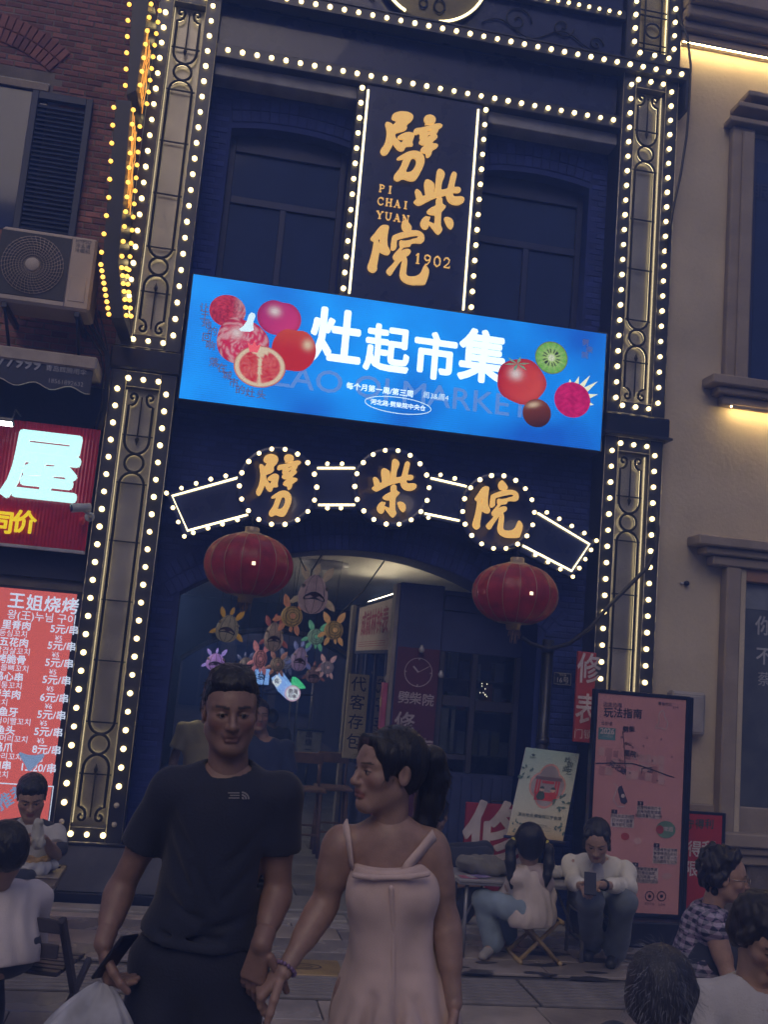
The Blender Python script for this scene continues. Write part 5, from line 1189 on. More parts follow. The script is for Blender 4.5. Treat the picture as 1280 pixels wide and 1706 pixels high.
    for ch, z in (('修', 1.50), ('主', 1.22)): text(ns, 'lettering', ch, nf, 0, z, .09, mat('narrow_print', (.7,.6,.3), .6, bump=0), .003, .02)
    # luggage sign on the far post
    sy = 1.9; a = at(582, 1122, sy); b = at(617, 1122, sy); e = at(560, 1258, sy)
    s = thing('luggage_sign', 'cream vertical board with brush characters on the far booth post', 'sign', (a.x+.1, 1.9, e.z))
    box('board', a.x, min(b.x, 1.553), sy-.015, sy+.02, e.z-.02, a.z, mat('cream_board', (.58,.52,.34), .65, var=.12, bump=.05), s, .004)
    ink = mat('brush_ink', (.03,.03,.06), .6, bump=0)
    for i, ch in enumerate('代客存包'): p = at((602,598,592,590)[i], (1142,1172,1204,1237)[i], sy); text(s, 'lettering', ch, FACADE(sy-.015), (a.x+min(b.x,1.553))/2, p.z, .145, ink, .003, .008)
booth()

# ================================================================== RED LANTERNS
def red_lantern(px, py, label):
    Y = -.35; c = at(px, py, Y); R, H = .312, .208
    t = thing('red_lantern', label, 'lantern', (c.x, Y, c.z-H), 'red silk lanterns at the arch')
    silk = paper('red_silk', (.42, .040, .060), .35, .3); gold = mat('gold_band', (.40,.30,.20), .35, .5, bump=.1)
    v = []; f = []; NG, NR = 64, 18
    for i in range(NR+1):
        th = -1.18+2.36*i/NR
        for k in range(NG):
            a = 2*math.pi*k/NG; g = 1-.035*abs(math.cos(a*8))**6; r = R*math.cos(th)**.92*g
            v.append((c.x+r*math.cos(a), Y+r*math.sin(a), c.z+H*math.sin(th)/math.sin(1.18)))
    for i in range(NR):
        for k in range(NG): f.append((i*NG+k, i*NG+(k+1) % NG, (i+1)*NG+(k+1) % NG, (i+1)*NG+k))
    link('silk_body', mesh('silk_body', v, f, True), silk, t)
    for k in range(16):
        a = 2*math.pi*(k)/16+math.pi/16; MB().tube([(c.x+(R*math.cos(th)**.92+.002)*math.cos(a), Y+(R*math.cos(th)**.92+.002)*math.sin(a), c.z+H*math.sin(th)/math.sin(1.18)) for th in [-1.18+2.36*i/12 for i in range(13)]], .0025, 4).build('rib', gold, t)
    MB().lathe((c.x, Y, c.z), [(.118, H-.012), (.12, H+.004), (.07, H+.02), (.05, H+.022), (.05, H+.055), (.045, H+.06)], 24).build('top_cap', gold, t)
    MB().lathe((c.x, Y, c.z), [(.05, -H-.05), (.055, -H-.012), (.115, -H-.004), (.165, -H+.03), (.17, -H+.045)], 24).build('bottom_cap', gold, t)
    tas = MB()
    for k in range(22):
        a = random.uniform(0, 6.28); r = random.uniform(.01, .05); tas.tube([(c.x+r*math.cos(a), Y+r*math.sin(a), c.z-H-.04), (c.x+r*1.2*math.cos(a), Y+r*1.2*math.sin(a), c.z-H-.08-random.uniform(0,.07))], .0028, 4)
    tas.build('tassel', mat('tassel_thread', (.30,.20,.16), .7, bump=0), t)
    d = (CAM-c).normalized(); q = c+Vector((.02, 0, -.01)); MB().lathe((c.x+.02, Y, c.z), [(.001,-.05),(.03,-.03),(.035,.01),(.015,.05)], 12).build('lamp', emat('lantern_lamp', (1,.6,.4), 4.0), t)
    th = 4.78; box('glint_patch', c.x+R*math.cos(th)-.012, c.x+R*math.cos(th)+.012, Y-R-.0015, Y-R+.004, c.z-.022, c.z+.002, emat('glint_glow', (1,.85,.55), 1.6), t, .002)  # added glowing patch that paints a glint on the silk
    hk = MB(); hk.tube([(c.x, Y, c.z+H+.05), (c.x, Y, c.z+H+.14), (c.x, .24, c.z+H+.16)], .005, 5); hk.build('hanger', M_IRON, t)
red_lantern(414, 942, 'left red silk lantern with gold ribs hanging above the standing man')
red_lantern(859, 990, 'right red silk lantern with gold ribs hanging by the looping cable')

# ================================================================== FISH LANTERNS
def fish(px, py, Y, w, h, col, fin, label, kind, tilt=0.0, glow=.05):
    glow *= 2.6; w *= 1.14; h *= 1.10
    """paper fish lantern hanging in the passage. kind 0: oval face with a wide mouth; kind 1: round coiled body with ear fins"""
    c = at(px, py, Y); t = thing('fish_lantern', label, 'lantern', (c.x, Y, c.z-h/2), 'paper fish lanterns')
    key = '%.2f_%.2f_%.2f' % col; P = paper('lantern_paper_'+key, col, .4, .7, glow, col); FN = paper('fin_paper_%.2f_%.2f_%.2f' % fin, fin, .4, .7, glow*1.4, fin)
    ink = mat('lantern_wire', (.05,.045,.045), .6, bump=0)
    rot = Matrix.Rotation(tilt, 3, 'Y')
    T = lambda x, y, z: tuple(Vector((c.x, Y, c.z))+rot @ Vector((x, y, z)))
    NG, NR = 20, 12; v = []; f = []
    for i in range(NR+1):
        th = -math.pi/2+math.pi*i/NR
        for k in range(NG):
            a = 2*math.pi*k/NG; z = math.sin(th); r = math.cos(th)*(1-.22*z if kind == 0 else 1)
            v.append(T(w/2*r*math.cos(a), w*.62*r*math.sin(a), h/2*z))
    for i in range(NR):
        for k in range(NG): f.append((i*NG+k, i*NG+(k+1) % NG, (i+1)*NG+(k+1) % NG, (i+1)*NG+k))
    link('paper_body', mesh('paper_body', v, f, True), P, t)
    def front(x, z):                            # point on the front of the body
        zz = z/(h/2); r = math.sqrt(max(0, 1-zz*zz))*(1-.22*zz if kind == 0 else 1); u = x/(w/2); return -w*.62*math.sqrt(max(0, r*r-u*u))-.003
    wr = MB()
    for u in (-.62, 0, .62):
        wr.tube([T(u*w/2*math.cos(th)*(1-.22*math.sin(th) if kind == 0 else 1), front(u*w/2*math.cos(th)*.98, h/2*math.sin(th)*.98), h/2*math.sin(th)) for th in [-1.4+2.8*i/10 for i in range(11)]], .0022, 4)
    if kind == 0:
        mo = []; 
        for k in range(20):
            a = 2*math.pi*k/20; x, z = w*.36*math.cos(a), -h*.06+h*.085*math.sin(a)-h*.10*(math.cos(a)**2); mo.append((x, z))
        vv = [T(0, front(0, -h*.08)-.001, -h*.08)]+[T(x, front(x, z)-.001, z) for x, z in mo]
        link('mouth', mesh('mouth', vv, [(0, 1+k, 1+(k+1) % 20) for k in range(20)]), mat('mouth_dark', (.09,.05,.05), .8, bump=0), t)
        wr.tube([T(x, front(x, z)-.002, z) for x, z in mo], .004, 4, closed=True)
        for s in (-1, 1): MB().lathe(Vector(T(s*w*.40, front(s*w*.38, h*.14), h*.16)), [(.001,-.012),(w*.07,-.006),(w*.07,.006)], 12, (0,1,0)).build('eye', mat('eye_paint', (.5,.45,.3), .5, bump=0), t)
        ears = [((.28*w, .36*h), (.55*w, .75*h)), ((-.28*w, .36*h), (-.5*w, .72*h))]; tails = [((.42*w, -.1*h), (.8*w, -.35*h)), ((-.42*w, -.1*h), (-.75*w, -.3*h)), ((0, .48*h), (.05*w, .8*h))]
    else:
        for k in (.35, .6, .85): wr.tube([T(k*w/2*math.cos(a), front(k*w/2*math.cos(a), k*h/2*math.sin(a)), k*h/2*math.sin(a)) for a in [i*.3142 for i in range(20)]], .0022, 4, closed=True)
        MB().lathe(Vector(T(0, -w*.62, 0)), [(w*.12, .0), (w*.10, -.012), (.001, -.016)], 14, (0,1,0)).build('snout', FN, t)
        ears = [((.22*w, .36*h), (.62*w, .95*h)), ((-.22*w, .36*h), (-.5*w, 1.0*h))]; tails = [((.25*w, -.36*h), (.45*w, -.85*h)), ((-.25*w, -.36*h), (-.5*w, -.8*h)), ((.05*w, -.42*h), (.1*w, -.75*h)), ((-.4*w, -.1*h), (-.85*w, -.35*h))]
    wr.build('wire_ribs', ink, t)
    for (b0, b1) in ears+tails:
        b0, b1 = Vector((b0[0], 0, b0[1])), Vector((b1[0], 0, b1[1])); d = b1-b0; n = Vector((-d.z, 0, d.x)).normalized()*d.length*.24
        L = [b0-n*.45, b0+d*.4-n, b0+d*.75-n*.7, b1, b0+d*.75+n*.7, b0+d*.4+n, b0+n*.45]; vv = []
        for p in L: vv.append(T(p.x, -.012, p.z))
        for p in L: vv.append(T(p.x, .012, p.z))
        m0 = b0+d*.45; vv.append(T(m0.x, -.03, m0.z)); vv.append(T(m0.x, .03, m0.z)); n_ = 7
        ff = [(14, (k+1) % n_, k) for k in range(n_)]+[(15, 7+k, 7+(k+1) % n_) for k in range(n_)]+[(k, (k+1) % n_, 7+(k+1) % n_, 7+k) for k in range(n_)]
        link('fin', mesh('fin', vv, ff), FN, t)
    MB().tube([T(0, 0, h*.45), (c.x+random.uniform(-.05,.05), Y, 2.69)], .0025, 4).build('cord', M_GREYW, t)
def fishes():
    cream, gold, pink, blue, viol, green = (.46,.36,.26), (.50,.36,.13), (.55,.27,.30), (.25,.30,.55), (.42,.26,.58), (.16,.44,.30)
    L = [(522, 990, .9, .215, .295, (.46,.33,.36), cream, 'largest pale pink fish lantern with a gaping mouth under the ceiling', 0, .06, .07),
         (379, 1047, .7, .155, .20, (.40,.35,.27), (.62,.38,.06), 'grey and gold fish lantern below the left red lantern', 0, .15, .06),
         (456, 1061, 1.6, .145, .235, (.42,.33,.30), (.45,.16,.16), 'plain cream fish lantern with straight mouth and red edges', 0, .0, .06),
         (486, 1027, 1.3, .165, .165, gold, (.58,.28,.16), 'gold round fish lantern with orange ears beneath the largest one', 1, .1, .07),
         (556, 1050, 1.5, .150, .150, gold, (.62,.38,.16), 'rightmost gold round fish lantern with orange ears and tail', 1, -.1, .09),
         (526, 1061, 1.9, .135, .135, (.28,.42,.34), green, 'green round fish lantern with leaf-shaped fins', 1, .05, .11),
         (433, 1098, 1.9, .115, .150, pink, (.62,.30,.33), 'pink fish lantern with upright pink ears', 1, .0, .10),
         (359, 1103, 1.8, .145, .145, viol, (.35,.28,.62), 'violet glowing fish lantern with wire horns at the left', 0, .0, .22),
         (410, 1108, 2.4, .13, .14, (.34,.30,.32), blue, 'dim grey fish lantern half hidden behind the pink one', 0, -.2, .04),
         (462, 1107, 2.2, .12, .12, (.42,.34,.28), (.55,.32,.26), 'brown round fish lantern right above the square blue sign', 1, .0, .06),
         (477, 1104, 2.5, .13, .12, (.34,.36,.52), blue, 'blue-grey round fish lantern beside the mauve one', 1, .1, .08),
         (499, 1098, 2.3, .135, .21, (.40,.30,.48), (.26,.30,.60), 'mauve fish lantern with blue side fins', 0, .1, .08),
         (522, 1124, 2.6, .13, .15, (.34,.22,.25), (.40,.20,.22), 'lowest dull maroon fish lantern with a wide mouth', 0, .0, .04),
         (545, 1112, 2.4, .115, .115, (.42,.36,.44), (.60,.40,.42), 'small pale lilac round fish lantern with pink ears', 1, .0, .09)]
    for a in L: fish(*a)
    # ropes the lanterns hang on
    tag(MB().tube([at(640, 935, .8), at(605, 985, 1.2), at(566, 1023, 1.6)], .007, 5).build('hanging_rope', M_GREYW), 'dark rope slanting under the pale ceiling to the booth', 'rope')
    tag(MB().tube([at(497, 925, .8), at(513, 958, .9), at(516, 965, .9)], .006, 5).build('hanging_rope', M_GREYW), 'left of two short dark ropes above the largest fish lantern', 'rope')
    tag(MB().tube([at(537, 922, .8), at(520, 950, .9), at(517, 965, .9)], .006, 5).build('hanging_rope', M_GREYW), 'right of two short dark ropes above the largest fish lantern', 'rope')
fishes()

# ================================================================== BOARDS AND POSTERS IN FRONT OF THE PIER
def boards():
    # red board with the big white character behind the girl
    Y = .12; x0, x1 = at(778, 1336, Y).x, at(868, 1340, Y).x+.08; z1, z0 = at(800, 1338, Y).z, at(800, 1500, Y).z
    t = thing('red_board', 'red board with one big white character leaning behind the low table', 'sign', ((x0+x1)/2, Y, z0))
    rd = mat('board_red', (.34,.03,.05), .5, var=.12, bump=.04); wp = mat('board_white', (.62,.56,.56), .6, bump=0)
    box('board', x0, x1, Y, Y+.03, z0, z1, rd, t, .004); p = at(826, 1398, Y); text(t, 'lettering', '修', FACADE(Y), p.x+.02, p.z-.03, .56, wp, .003, .02)
    MB().tube([((x0+x1)/2-.06, Y+.015, z1), ((x0+x1)/2-.05, Y+.015, z1+.02), ((x0+x1)/2+.05, Y+.015, z1+.02), ((x0+x1)/2+.06, Y+.015, z1)], .006, 6).build('handle', M_IRON, t)
    for x in (x0+.06, x1-.06): MB().tube([(x, Y+.02, z0+.01), (x, Y+.08, .05)], .01, 6).build('leg', M_IRON, t)
    # red watch banner on the pier beside the pillar
    Y = -.04; x0, x1 = at(960, 1160, Y).x, at(991, 1160, Y).x; z1, z0 = at(975, 1086, Y).z, at(965, 1236, Y).z
    t = thing('watch_banner', 'narrow red banner with white characters between pier and right pillar', 'banner', ((x0+x1)/2, Y, z0))
    box('board', x0, x1+.0, Y, Y+.03, z0, z1, mat('banner_red', (.42,.055,.045), .6, var=.1, bump=.04), t, .003)
    for ch, py in (('修', 1117), ('表', 1185)): p = at(977, py, Y); text(t, 'lettering', ch, FACADE(Y), (x0+x1)/2+.02, p.z, .24, wp, .003, .015, sx=.8)
    p = at(972, 1224, Y); text(t, 'lettering', '门锁', FACADE(Y), (x0+x1)/2, p.z, .075, wp, .003, .006)
    # tilted pale poster on an easel
    TL, TR, BL = at(877, 1245, .08), at(966, 1256, .08), at(845, 1391, -.14)
    fr = Frame(BL, TR-TL, TL-BL); W = (TR-TL).length; H = (TL-BL).length
    t = thing('easel_poster', 'pale green opera poster tilted on an easel beside the pink board', 'poster', (at(890, 1500, -.05).x, -.02, 0))
    m, nt, pb = _nt('opera_print'); n = nt.nodes; l = nt.links                      # printed colour wash: green, cream, ochre
    g = n.new('ShaderNodeAttribute'); g.attribute_name = 'Col'; l.new(g.outputs['Color'], pb.inputs['Base Color']); pb.inputs['Roughness'].default_value = .45
    v = []; cc = []; f = []
    for j in range(13):
        for i in range(7):
            u, w = i/6, j/12; v.append(fr.p(u*W, w*H, .003)); k = lerp((.62,.55,.36), (.60,.63,.52), w*3) if w < .33 else lerp((.60,.63,.52), (.38,.56,.52), (w-.33)*1.5)
            if w < .12: k = lerp((.55,.40,.18), k, w/.12+.5*abs(u-.5))
            cc.append((*k, 1))
    for j in range(12):
        for i in range(6): a = j*7+i; f.append((a, a+1, a+8, a+7))
    me = mesh('print_sheet', v, f); vcol(me, cc); pn = panel(t, 'board', fr, 0, W, 0, H, M_WHITE, 0, .012); link('print_sheet', me, m, t)
    ink = mat('poster_ink', (.05,.09,.08), .6, bump=0); red = mat('poster_scarlet', (.50,.05,.05), .5, bump=0); pk = mat('poster_pink', (.62,.32,.27), .5, bump=0); gy = mat('poster_grey', (.33,.30,.32), .5, bump=0); sk = mat('poster_skin', (.60,.42,.33), .5, bump=0)
    X = lambda a: a*W
    def quat(cx, cy, r, n_=64):
        o = []
        for i in range(n_):
            a = 2*math.pi*i/n_; ph = (a+math.pi/4) % (math.pi/2)-math.pi/4; q = .46*math.cos(ph)+math.sqrt(.62**2-(.46*math.sin(ph))**2); o.append((cx+r*q*math.cos(a)*.98, cy+r*q*math.sin(a)*1.2))
        return o
    cx, cy = W*.53, H*.585
    poly2(t, 'picture_frame', [quat(cx, cy, W*.315)], fr, pk, .005); poly2(t, 'picture', [quat(cx, cy, W*.285)], fr, gy, .006)
    def rc(name, a, b, c, d, mm, dd=.007): return panel(t, name, fr, cx+a*W, cx+b*W, cy+c*W, cy+d*W, mm, dd, .0005)
    rc('stage_floor', -.20, .20, -.27, -.12, red); rc('stage_roof', -.24, .24, .10, .16, mat('poster_dark', (.16,.12,.14), .5, bump=0)); rc('stage_sign', -.11, .11, .04, .09, red, .008)
    for a in (-.22, -.17, .13, .18): rc('stage_post', a, a+.035, -.16, .10, red, .0075)
    for a, mm in ((-.09, gy), (.11, red)):
        poly2(t, 'figure_robe', [smooth_loop([(cx+(a-.09)*W, cy-.26*W), (cx+(a+.09)*W, cy-.26*W), (cx+(a+.05)*W, cy-.10*W), (cx+(a-.05)*W, cy-.10*W)])], fr, ink if mm is gy else red, .009)
        poly2(t, 'figure_face', [circ(cx+a*W, cy-.07*W, .042*W, 16)], fr, sk, .0095); poly2(t, 'figure_hair', [[(cx+a*W+.045*W*math.cos(b), cy-.06*W+.045*W*math.sin(b)) for b in [k*math.pi/10 for k in range(11)]]], fr, ink, .010)
    lf = mat('poster_leaf', (.10,.18,.16), .5, bump=0)
    for bx, by, s in ((.86, .42, 1), (.12, .72, .8), (.9, .12, .7), (.1, .1, .6)):
        for k in range(9):
            a = random.uniform(0, 6.28); r = random.uniform(.02, .10)*s; u, w = W*bx+r*math.cos(a)*.7, H*by+r*math.sin(a); d = random.uniform(0, 6.28); e = .022*s
            poly2(t, 'printed_leaf', [[(u, w), (u+e*math.cos(d-.5), w+e*math.sin(d-.5)), (u+2*e*math.cos(d), w+2*e*math.sin(d)), (u+e*math.cos(d+.5), w+e*math.sin(d+.5))]], fr, lf, .0105+.0001*k)
    for ch, u, w in (('戏', .80, .90), ('曲', .86, .855), ('曲', .80, .80), ('艺', .87, .77)): text(t, 'lettering', ch, fr, W*u, H*w, .052, ink, .006, .012)
    text(t, 'lettering', '演出地点:劈柴院江宁会馆', fr, W*.5, H*.235, .030, ink, .006, .012); text(t, 'lettering', '每日19:00', fr, W*.58, H*.14, .017, ink, .006); stroke(t, 'print_box', [(W*.40, H*.085), (W*.74, H*.085), (W*.74, H*.12), (W*.40, H*.12)], .002, fr, ink, .006, True)
    poly2(t, 'logo_mark', [[(W*.12, H*.925), (W*.16, H*.935), (W*.2, H*.925), (W*.17, H*.905), (W*.15, H*.905)]], fr, ink, .006); text(t, 'lettering', '劈柴院', fr, W*.16, H*.888, .016, ink, .006)
    for u in (W*.15, W*.85): MB().tube([fr.p(u, H*.98, -.012), fr.p(u+(.5*W-u)*.1, -.10, -.02), (fr.p(u, 0).x, -.10, .02)], .011, 6).build('easel_leg', M_FRAME, t)
    MB().tube([fr.p(W*.5, H*.9, -.015), (fr.p(W*.5, 0).x+.05, .42, .06)], .011, 6).build('easel_leg', M_FRAME, t); MB().tube([fr.p(-.02, -.012, -.0), fr.p(W+.02, -.012, 0)], .012, 6).build('easel_ledge', M_FRAME, t)
    # pink guide board in a black frame
    Y = -.42; x0, x1 = at(986, 1150, Y).x, at(1150, 1162, Y).x; z1 = (at(988, 1147, Y).z+at(1148, 1160, Y).z)/2; z0 = at(1060, 1528, Y).z
    t = thing('guide_board', 'tall pink street guide board in a black frame with map and notes', 'sign', ((x0+x1)/2, Y, 0)); b_ = .028
    x0 = at(983, 1330, Y).x; x1 = at(1145, 1330, Y).x
    box('panel', x0+b_, x1-b_, Y+.01, Y+.05, z0+b_, z1-b_, mat('guide_pink', (.62,.30,.29), .55, var=.06, bump=.03), t, 0)
    for a in ((x0, x0+b_, z0, z1), (x1-b_, x1, z0, z1)): box('frame', a[0], a[1], Y, Y+.06, a[2], a[3], M_BLACK, t, .004)
    for a in ((z0, z0+b_), (z1-b_, z1)): box('frame', x0+b_, x1-b_, Y+.001, Y+.06, a[0], a[1], M_BLACK, t, .004)
    box('frame_side', x1+.001, x1+.03, Y+.002, Y+.08, z0, z1-.005, M_BLACK, t, .004); box('base', x0-.03, x1+.06, Y-.12, Y+.22, .022, z0-.002, M_BLACK, t, .012)
    fr = FACADE(Y+.01); S = lambda u, v_: at(960+u/3.969, 1130+v_/3.969, Y+.01)
    nv = mat('guide_ink', (.055,.045,.075), .6, bump=0); wt = mat('guide_white', (.55,.47,.45), .6, bump=0); mp = mat('guide_map', (.42,.20,.20), .6, bump=0); lt = mat('guide_pale', (.56,.34,.32), .6, bump=0); gn = mat('guide_green', (.16,.28,.20), .6, bump=0); rdp = mat('guide_red', (.40,.07,.08), .6, bump=0)
    def tx(s, u, v_, px, mm=nv, bold=.0, rot=0): p = S(u, v_); text(t, 'lettering', s, fr, p.x, p.z, px/3.969*.0042, mm, .003, bold, rot=rot)
    tx('边走边喝', 243, 178, 34, nv, .01); tx('玩法指南', 312, 235, 70, nv, .022, .03); tx('青岛市北', 590, 172, 26, nv, .01); tx('打卡', 662, 196, 22); tx('云街道', 205, 300, 28, nv)
    p = S(206, 365); panel(t, 'year_tag', fr, p.x-.065, p.x+.065, p.z-.045, p.z+.04, mat('guide_teal', (.10,.22,.22), .6, bump=0), .002, .001); tx('2026', 208, 352, 52, wt, .03); tx('1.1-12.31', 210, 384, 20, wt)
    rnd = random.Random(3)
    for i in range(10):                         # pale street blocks of the map
        for j in range(3):
            u, v_ = 170+i*44+rnd.uniform(-4,4), 480+j*62+i*7+rnd.uniform(-6,6); p = S(u, v_); w_, h_ = rnd.uniform(.018,.028), rnd.uniform(.022,.034)
            if rnd.random() < .86: poly2(t, 'map_block', [[(p.x-w_, p.z-h_), (p.x+w_, p.z-h_-.004), (p.x+w_+.003, p.z+h_-.004), (p.x-w_+.003, p.z+h_)]], fr, lt if rnd.random() < .6 else mp, .002+.0001*(i+j))
    q = [S(130, 562), S(260, 560), S(380, 565), S(480, 595), S(600, 640), S(650, 655)]; stroke(t, 'map_road', [(a.x, a.z) for a in q], .008, fr, nv, .0035)
    q = [S(310, 350), S(318, 430), S(325, 560), S(330, 640)]; stroke(t, 'map_road', [(a.x, a.z) for a in q], .006, fr, nv, .0036)
    for s, u, v_, r in (('劈柴', 350, 340, .1), ('中山', 345, 435, 0), ('里院', 358, 500, -.1), ('河北路', 275, 592, -.45), ('广场', 470, 610, .1)):
        tx(s, u, v_, 44 if s != '中山' else 26, nv, .03, r)
    for i in range(14): u, v_ = rnd.uniform(240, 640), rnd.uniform(390, 690); tx(rnd.choice(['街', '酒', '吧', '馆', '巷', '店']), u, v_, 18, nv)
    # bottle figure, running figure
    p = S(300, 765); poly2(t, 'bottle_picture', [[(p.x-.02,p.z+.05),(p.x+.0,p.z+.06),(p.x+.05,p.z-.05),(p.x+.03,p.z-.07),(p.x+.0,p.z-.06),(p.x-.03,p.z+.03)]], fr, nv, .004); poly2(t, 'bottle_label', [circ(p.x+.012, p.z-.012, .014, 12)], fr, wt, .0045); stroke(t, 'bottle_arm', [(p.x-.06,p.z+.07),(p.x-.03,p.z+.05),(p.x-.06,p.z-.04),(p.x-.02,p.z-.09),(p.x+.03,p.z-.085)], .006, fr, wt, .004)
    p = S(570, 280); stroke(t, 'runner_outline', smooth_loop([(p.x-.06,p.z-.06),(p.x-.02,p.z-.02),(p.x-.03,p.z+.05),(p.x+.01,p.z+.08),(p.x+.02,p.z+.02),(p.x+.05,p.z-.01),(p.x+.03,p.z-.07),(p.x,p.z-.05)]), .005, fr, wt, .004, True)
    # numbered note cards, each with lines of print
    def card(u0, v0, u1, v1, num, lines):
        a, b = S(u0, v0), S(u1, v1); o = panel(t, 'note_card', fr, a.x, b.x, b.z, a.z, wt, .003, .0015); c = S(u0+22, v0-14); panel(o, 'number_tab', fr, c.x-.022, c.x+.022, c.z-.014, c.z+.014, nv, .004, .001); text(o, 'lettering', num, fr, c.x, c.z, .022, wt, .005, .02)
        for i, s in enumerate(lines): text(o, 'lettering', s, fr, (a.x+b.x)/2, a.z-(i+.5)*(a.z-b.z)/len(lines), .026, nv, .004, .008)
    card(405, 840, 560, 930, '2', ['回复劈柴院打卡', '点亮地图里院酒', '领取限量礼品一份']); card(232, 895, 382, 990, '1', ['扫码关注活动页', '打卡点位盖章', '集齐即可兑奖'])
    card(512, 1118, 668, 1232, '3', ['凭票根到店消费', '享受啤酒街折扣', '每人每日限一次', '活动解释见现场']); card(372, 1245, 540, 1358, '4', ['在劈柴院消费满', '即可参与抽奖', '奖品为啤酒一扎', '先到先得送完即止'])
    for u, v_, mm, r in ((595, 1000, gn, .075), (325, 1045, rdp, .032), (408, 1075, lt, .03)): p = S(u, v_); poly2(t, 'stamp_picture', [circ(p.x, p.z, r, 22, r*.8)], fr, mm, .003)
    p = S(555, 1000); poly2(t, 'cup_picture', [circ(p.x, p.z, .03, 16)], fr, rdp, .004); tx('啤酒', 610, 1000, 36, wt, .02); p = S(600, 1310); poly2(t, 'arrow_picture', [smooth_loop([(p.x-.05,p.z),(p.x,p.z+.03),(p.x+.05,p.z+.01),(p.x,p.z-.03)])], fr, lt, .003)
    for u in (487, 566): p = S(u, 1440); stroke(t, 'round_badge', circ(p.x, p.z, .032, 24), .006, fr, nv, .004, True); poly2(t, 'badge_core', [circ(p.x, p.z, .012, 14)], fr, nv, .004)
    tx('官方平台', 487, 1492, 18); tx('公众号', 566, 1498, 18)
    # red shop board behind it on the right
    Y = -.15; x0, x1 = at(1140, 1360, Y).x, at(1211, 1360, Y).x; z1, z0 = at(1180, 1353, Y).z, .10
    t = thing('red_shop_board', 'red board with white characters in a black frame behind the guide board', 'sign', ((x0+x1)/2, Y, 0)); 
    box('board', x0, x1-.03, Y+.004, Y+.03, z0, z1-.02, mat('shop_red', (.42,.035,.04), .5, var=.08, bump=.03), t, 0); box('frame', x1-.03, x1, Y, Y+.04, z0-.05, z1, M_BLACK, t, .004); box('frame', x0, x1-.031, Y, Y+.04, z1-.02, z1, M_BLACK, t, .004); box('foot', x0, x1, Y-.12, Y+.15, .022, z0-.002, M_BLACK, t, .006)
    fr = FACADE(Y+.004); 
    for ch, px, py, sz, mm in (('守', 1150, 1374, .075, ink), ('得', 1167, 1374, .075, ink), ('利', 1183, 1374, .075, ink), ('得', 1158, 1416, .12, wp), ('利', 1182, 1416, .12, wp), ('限', 1152, 1449, .12, wp), ('时', 1178, 1449, .12, wp)): p = at(px, py, Y); text(t, 'lettering', ch, fr, p.x, p.z, sz, mm, .003, .015)
boards()

# ================================================================== TABLES, STOOLS, CHAIR, THINGS ON THE TABLES
def folding_table(name, label, x0, x1, y0, y1, z, top, metal):
    t = thing(name, label, 'table', ((x0+x1)/2, (y0+y1)/2, .02))
    box('table_top', x0, x1, y0, y1, z-.022, z, top, t, .006); box('edge_band', x0+.004, x1-.004, y0+.004, y1-.004, z-.036, z-.0225, metal, t, .003)
    for x in (x0+.07, x1-.07):
        for y in (y0+.05, y1-.05): MB().tube([(x, y, z-.04), (x, y, .022)], .013, 8).build('leg', metal, t)
        MB().tube([(x, y0+.05, .16), (x, y1-.05, .16)], .010, 6).build('leg_rail', metal, t); MB().tube([(x, (y0+y1)/2, .16), ((x*.6+(x0+x1)/2*.4), (y0+y1)/2, z-.04)], .008, 6).build('brace', metal, t)
    return t
M_LEG = mat('table_metal', (.30,.30,.33), .4, .5, var=.2, bump=.03)
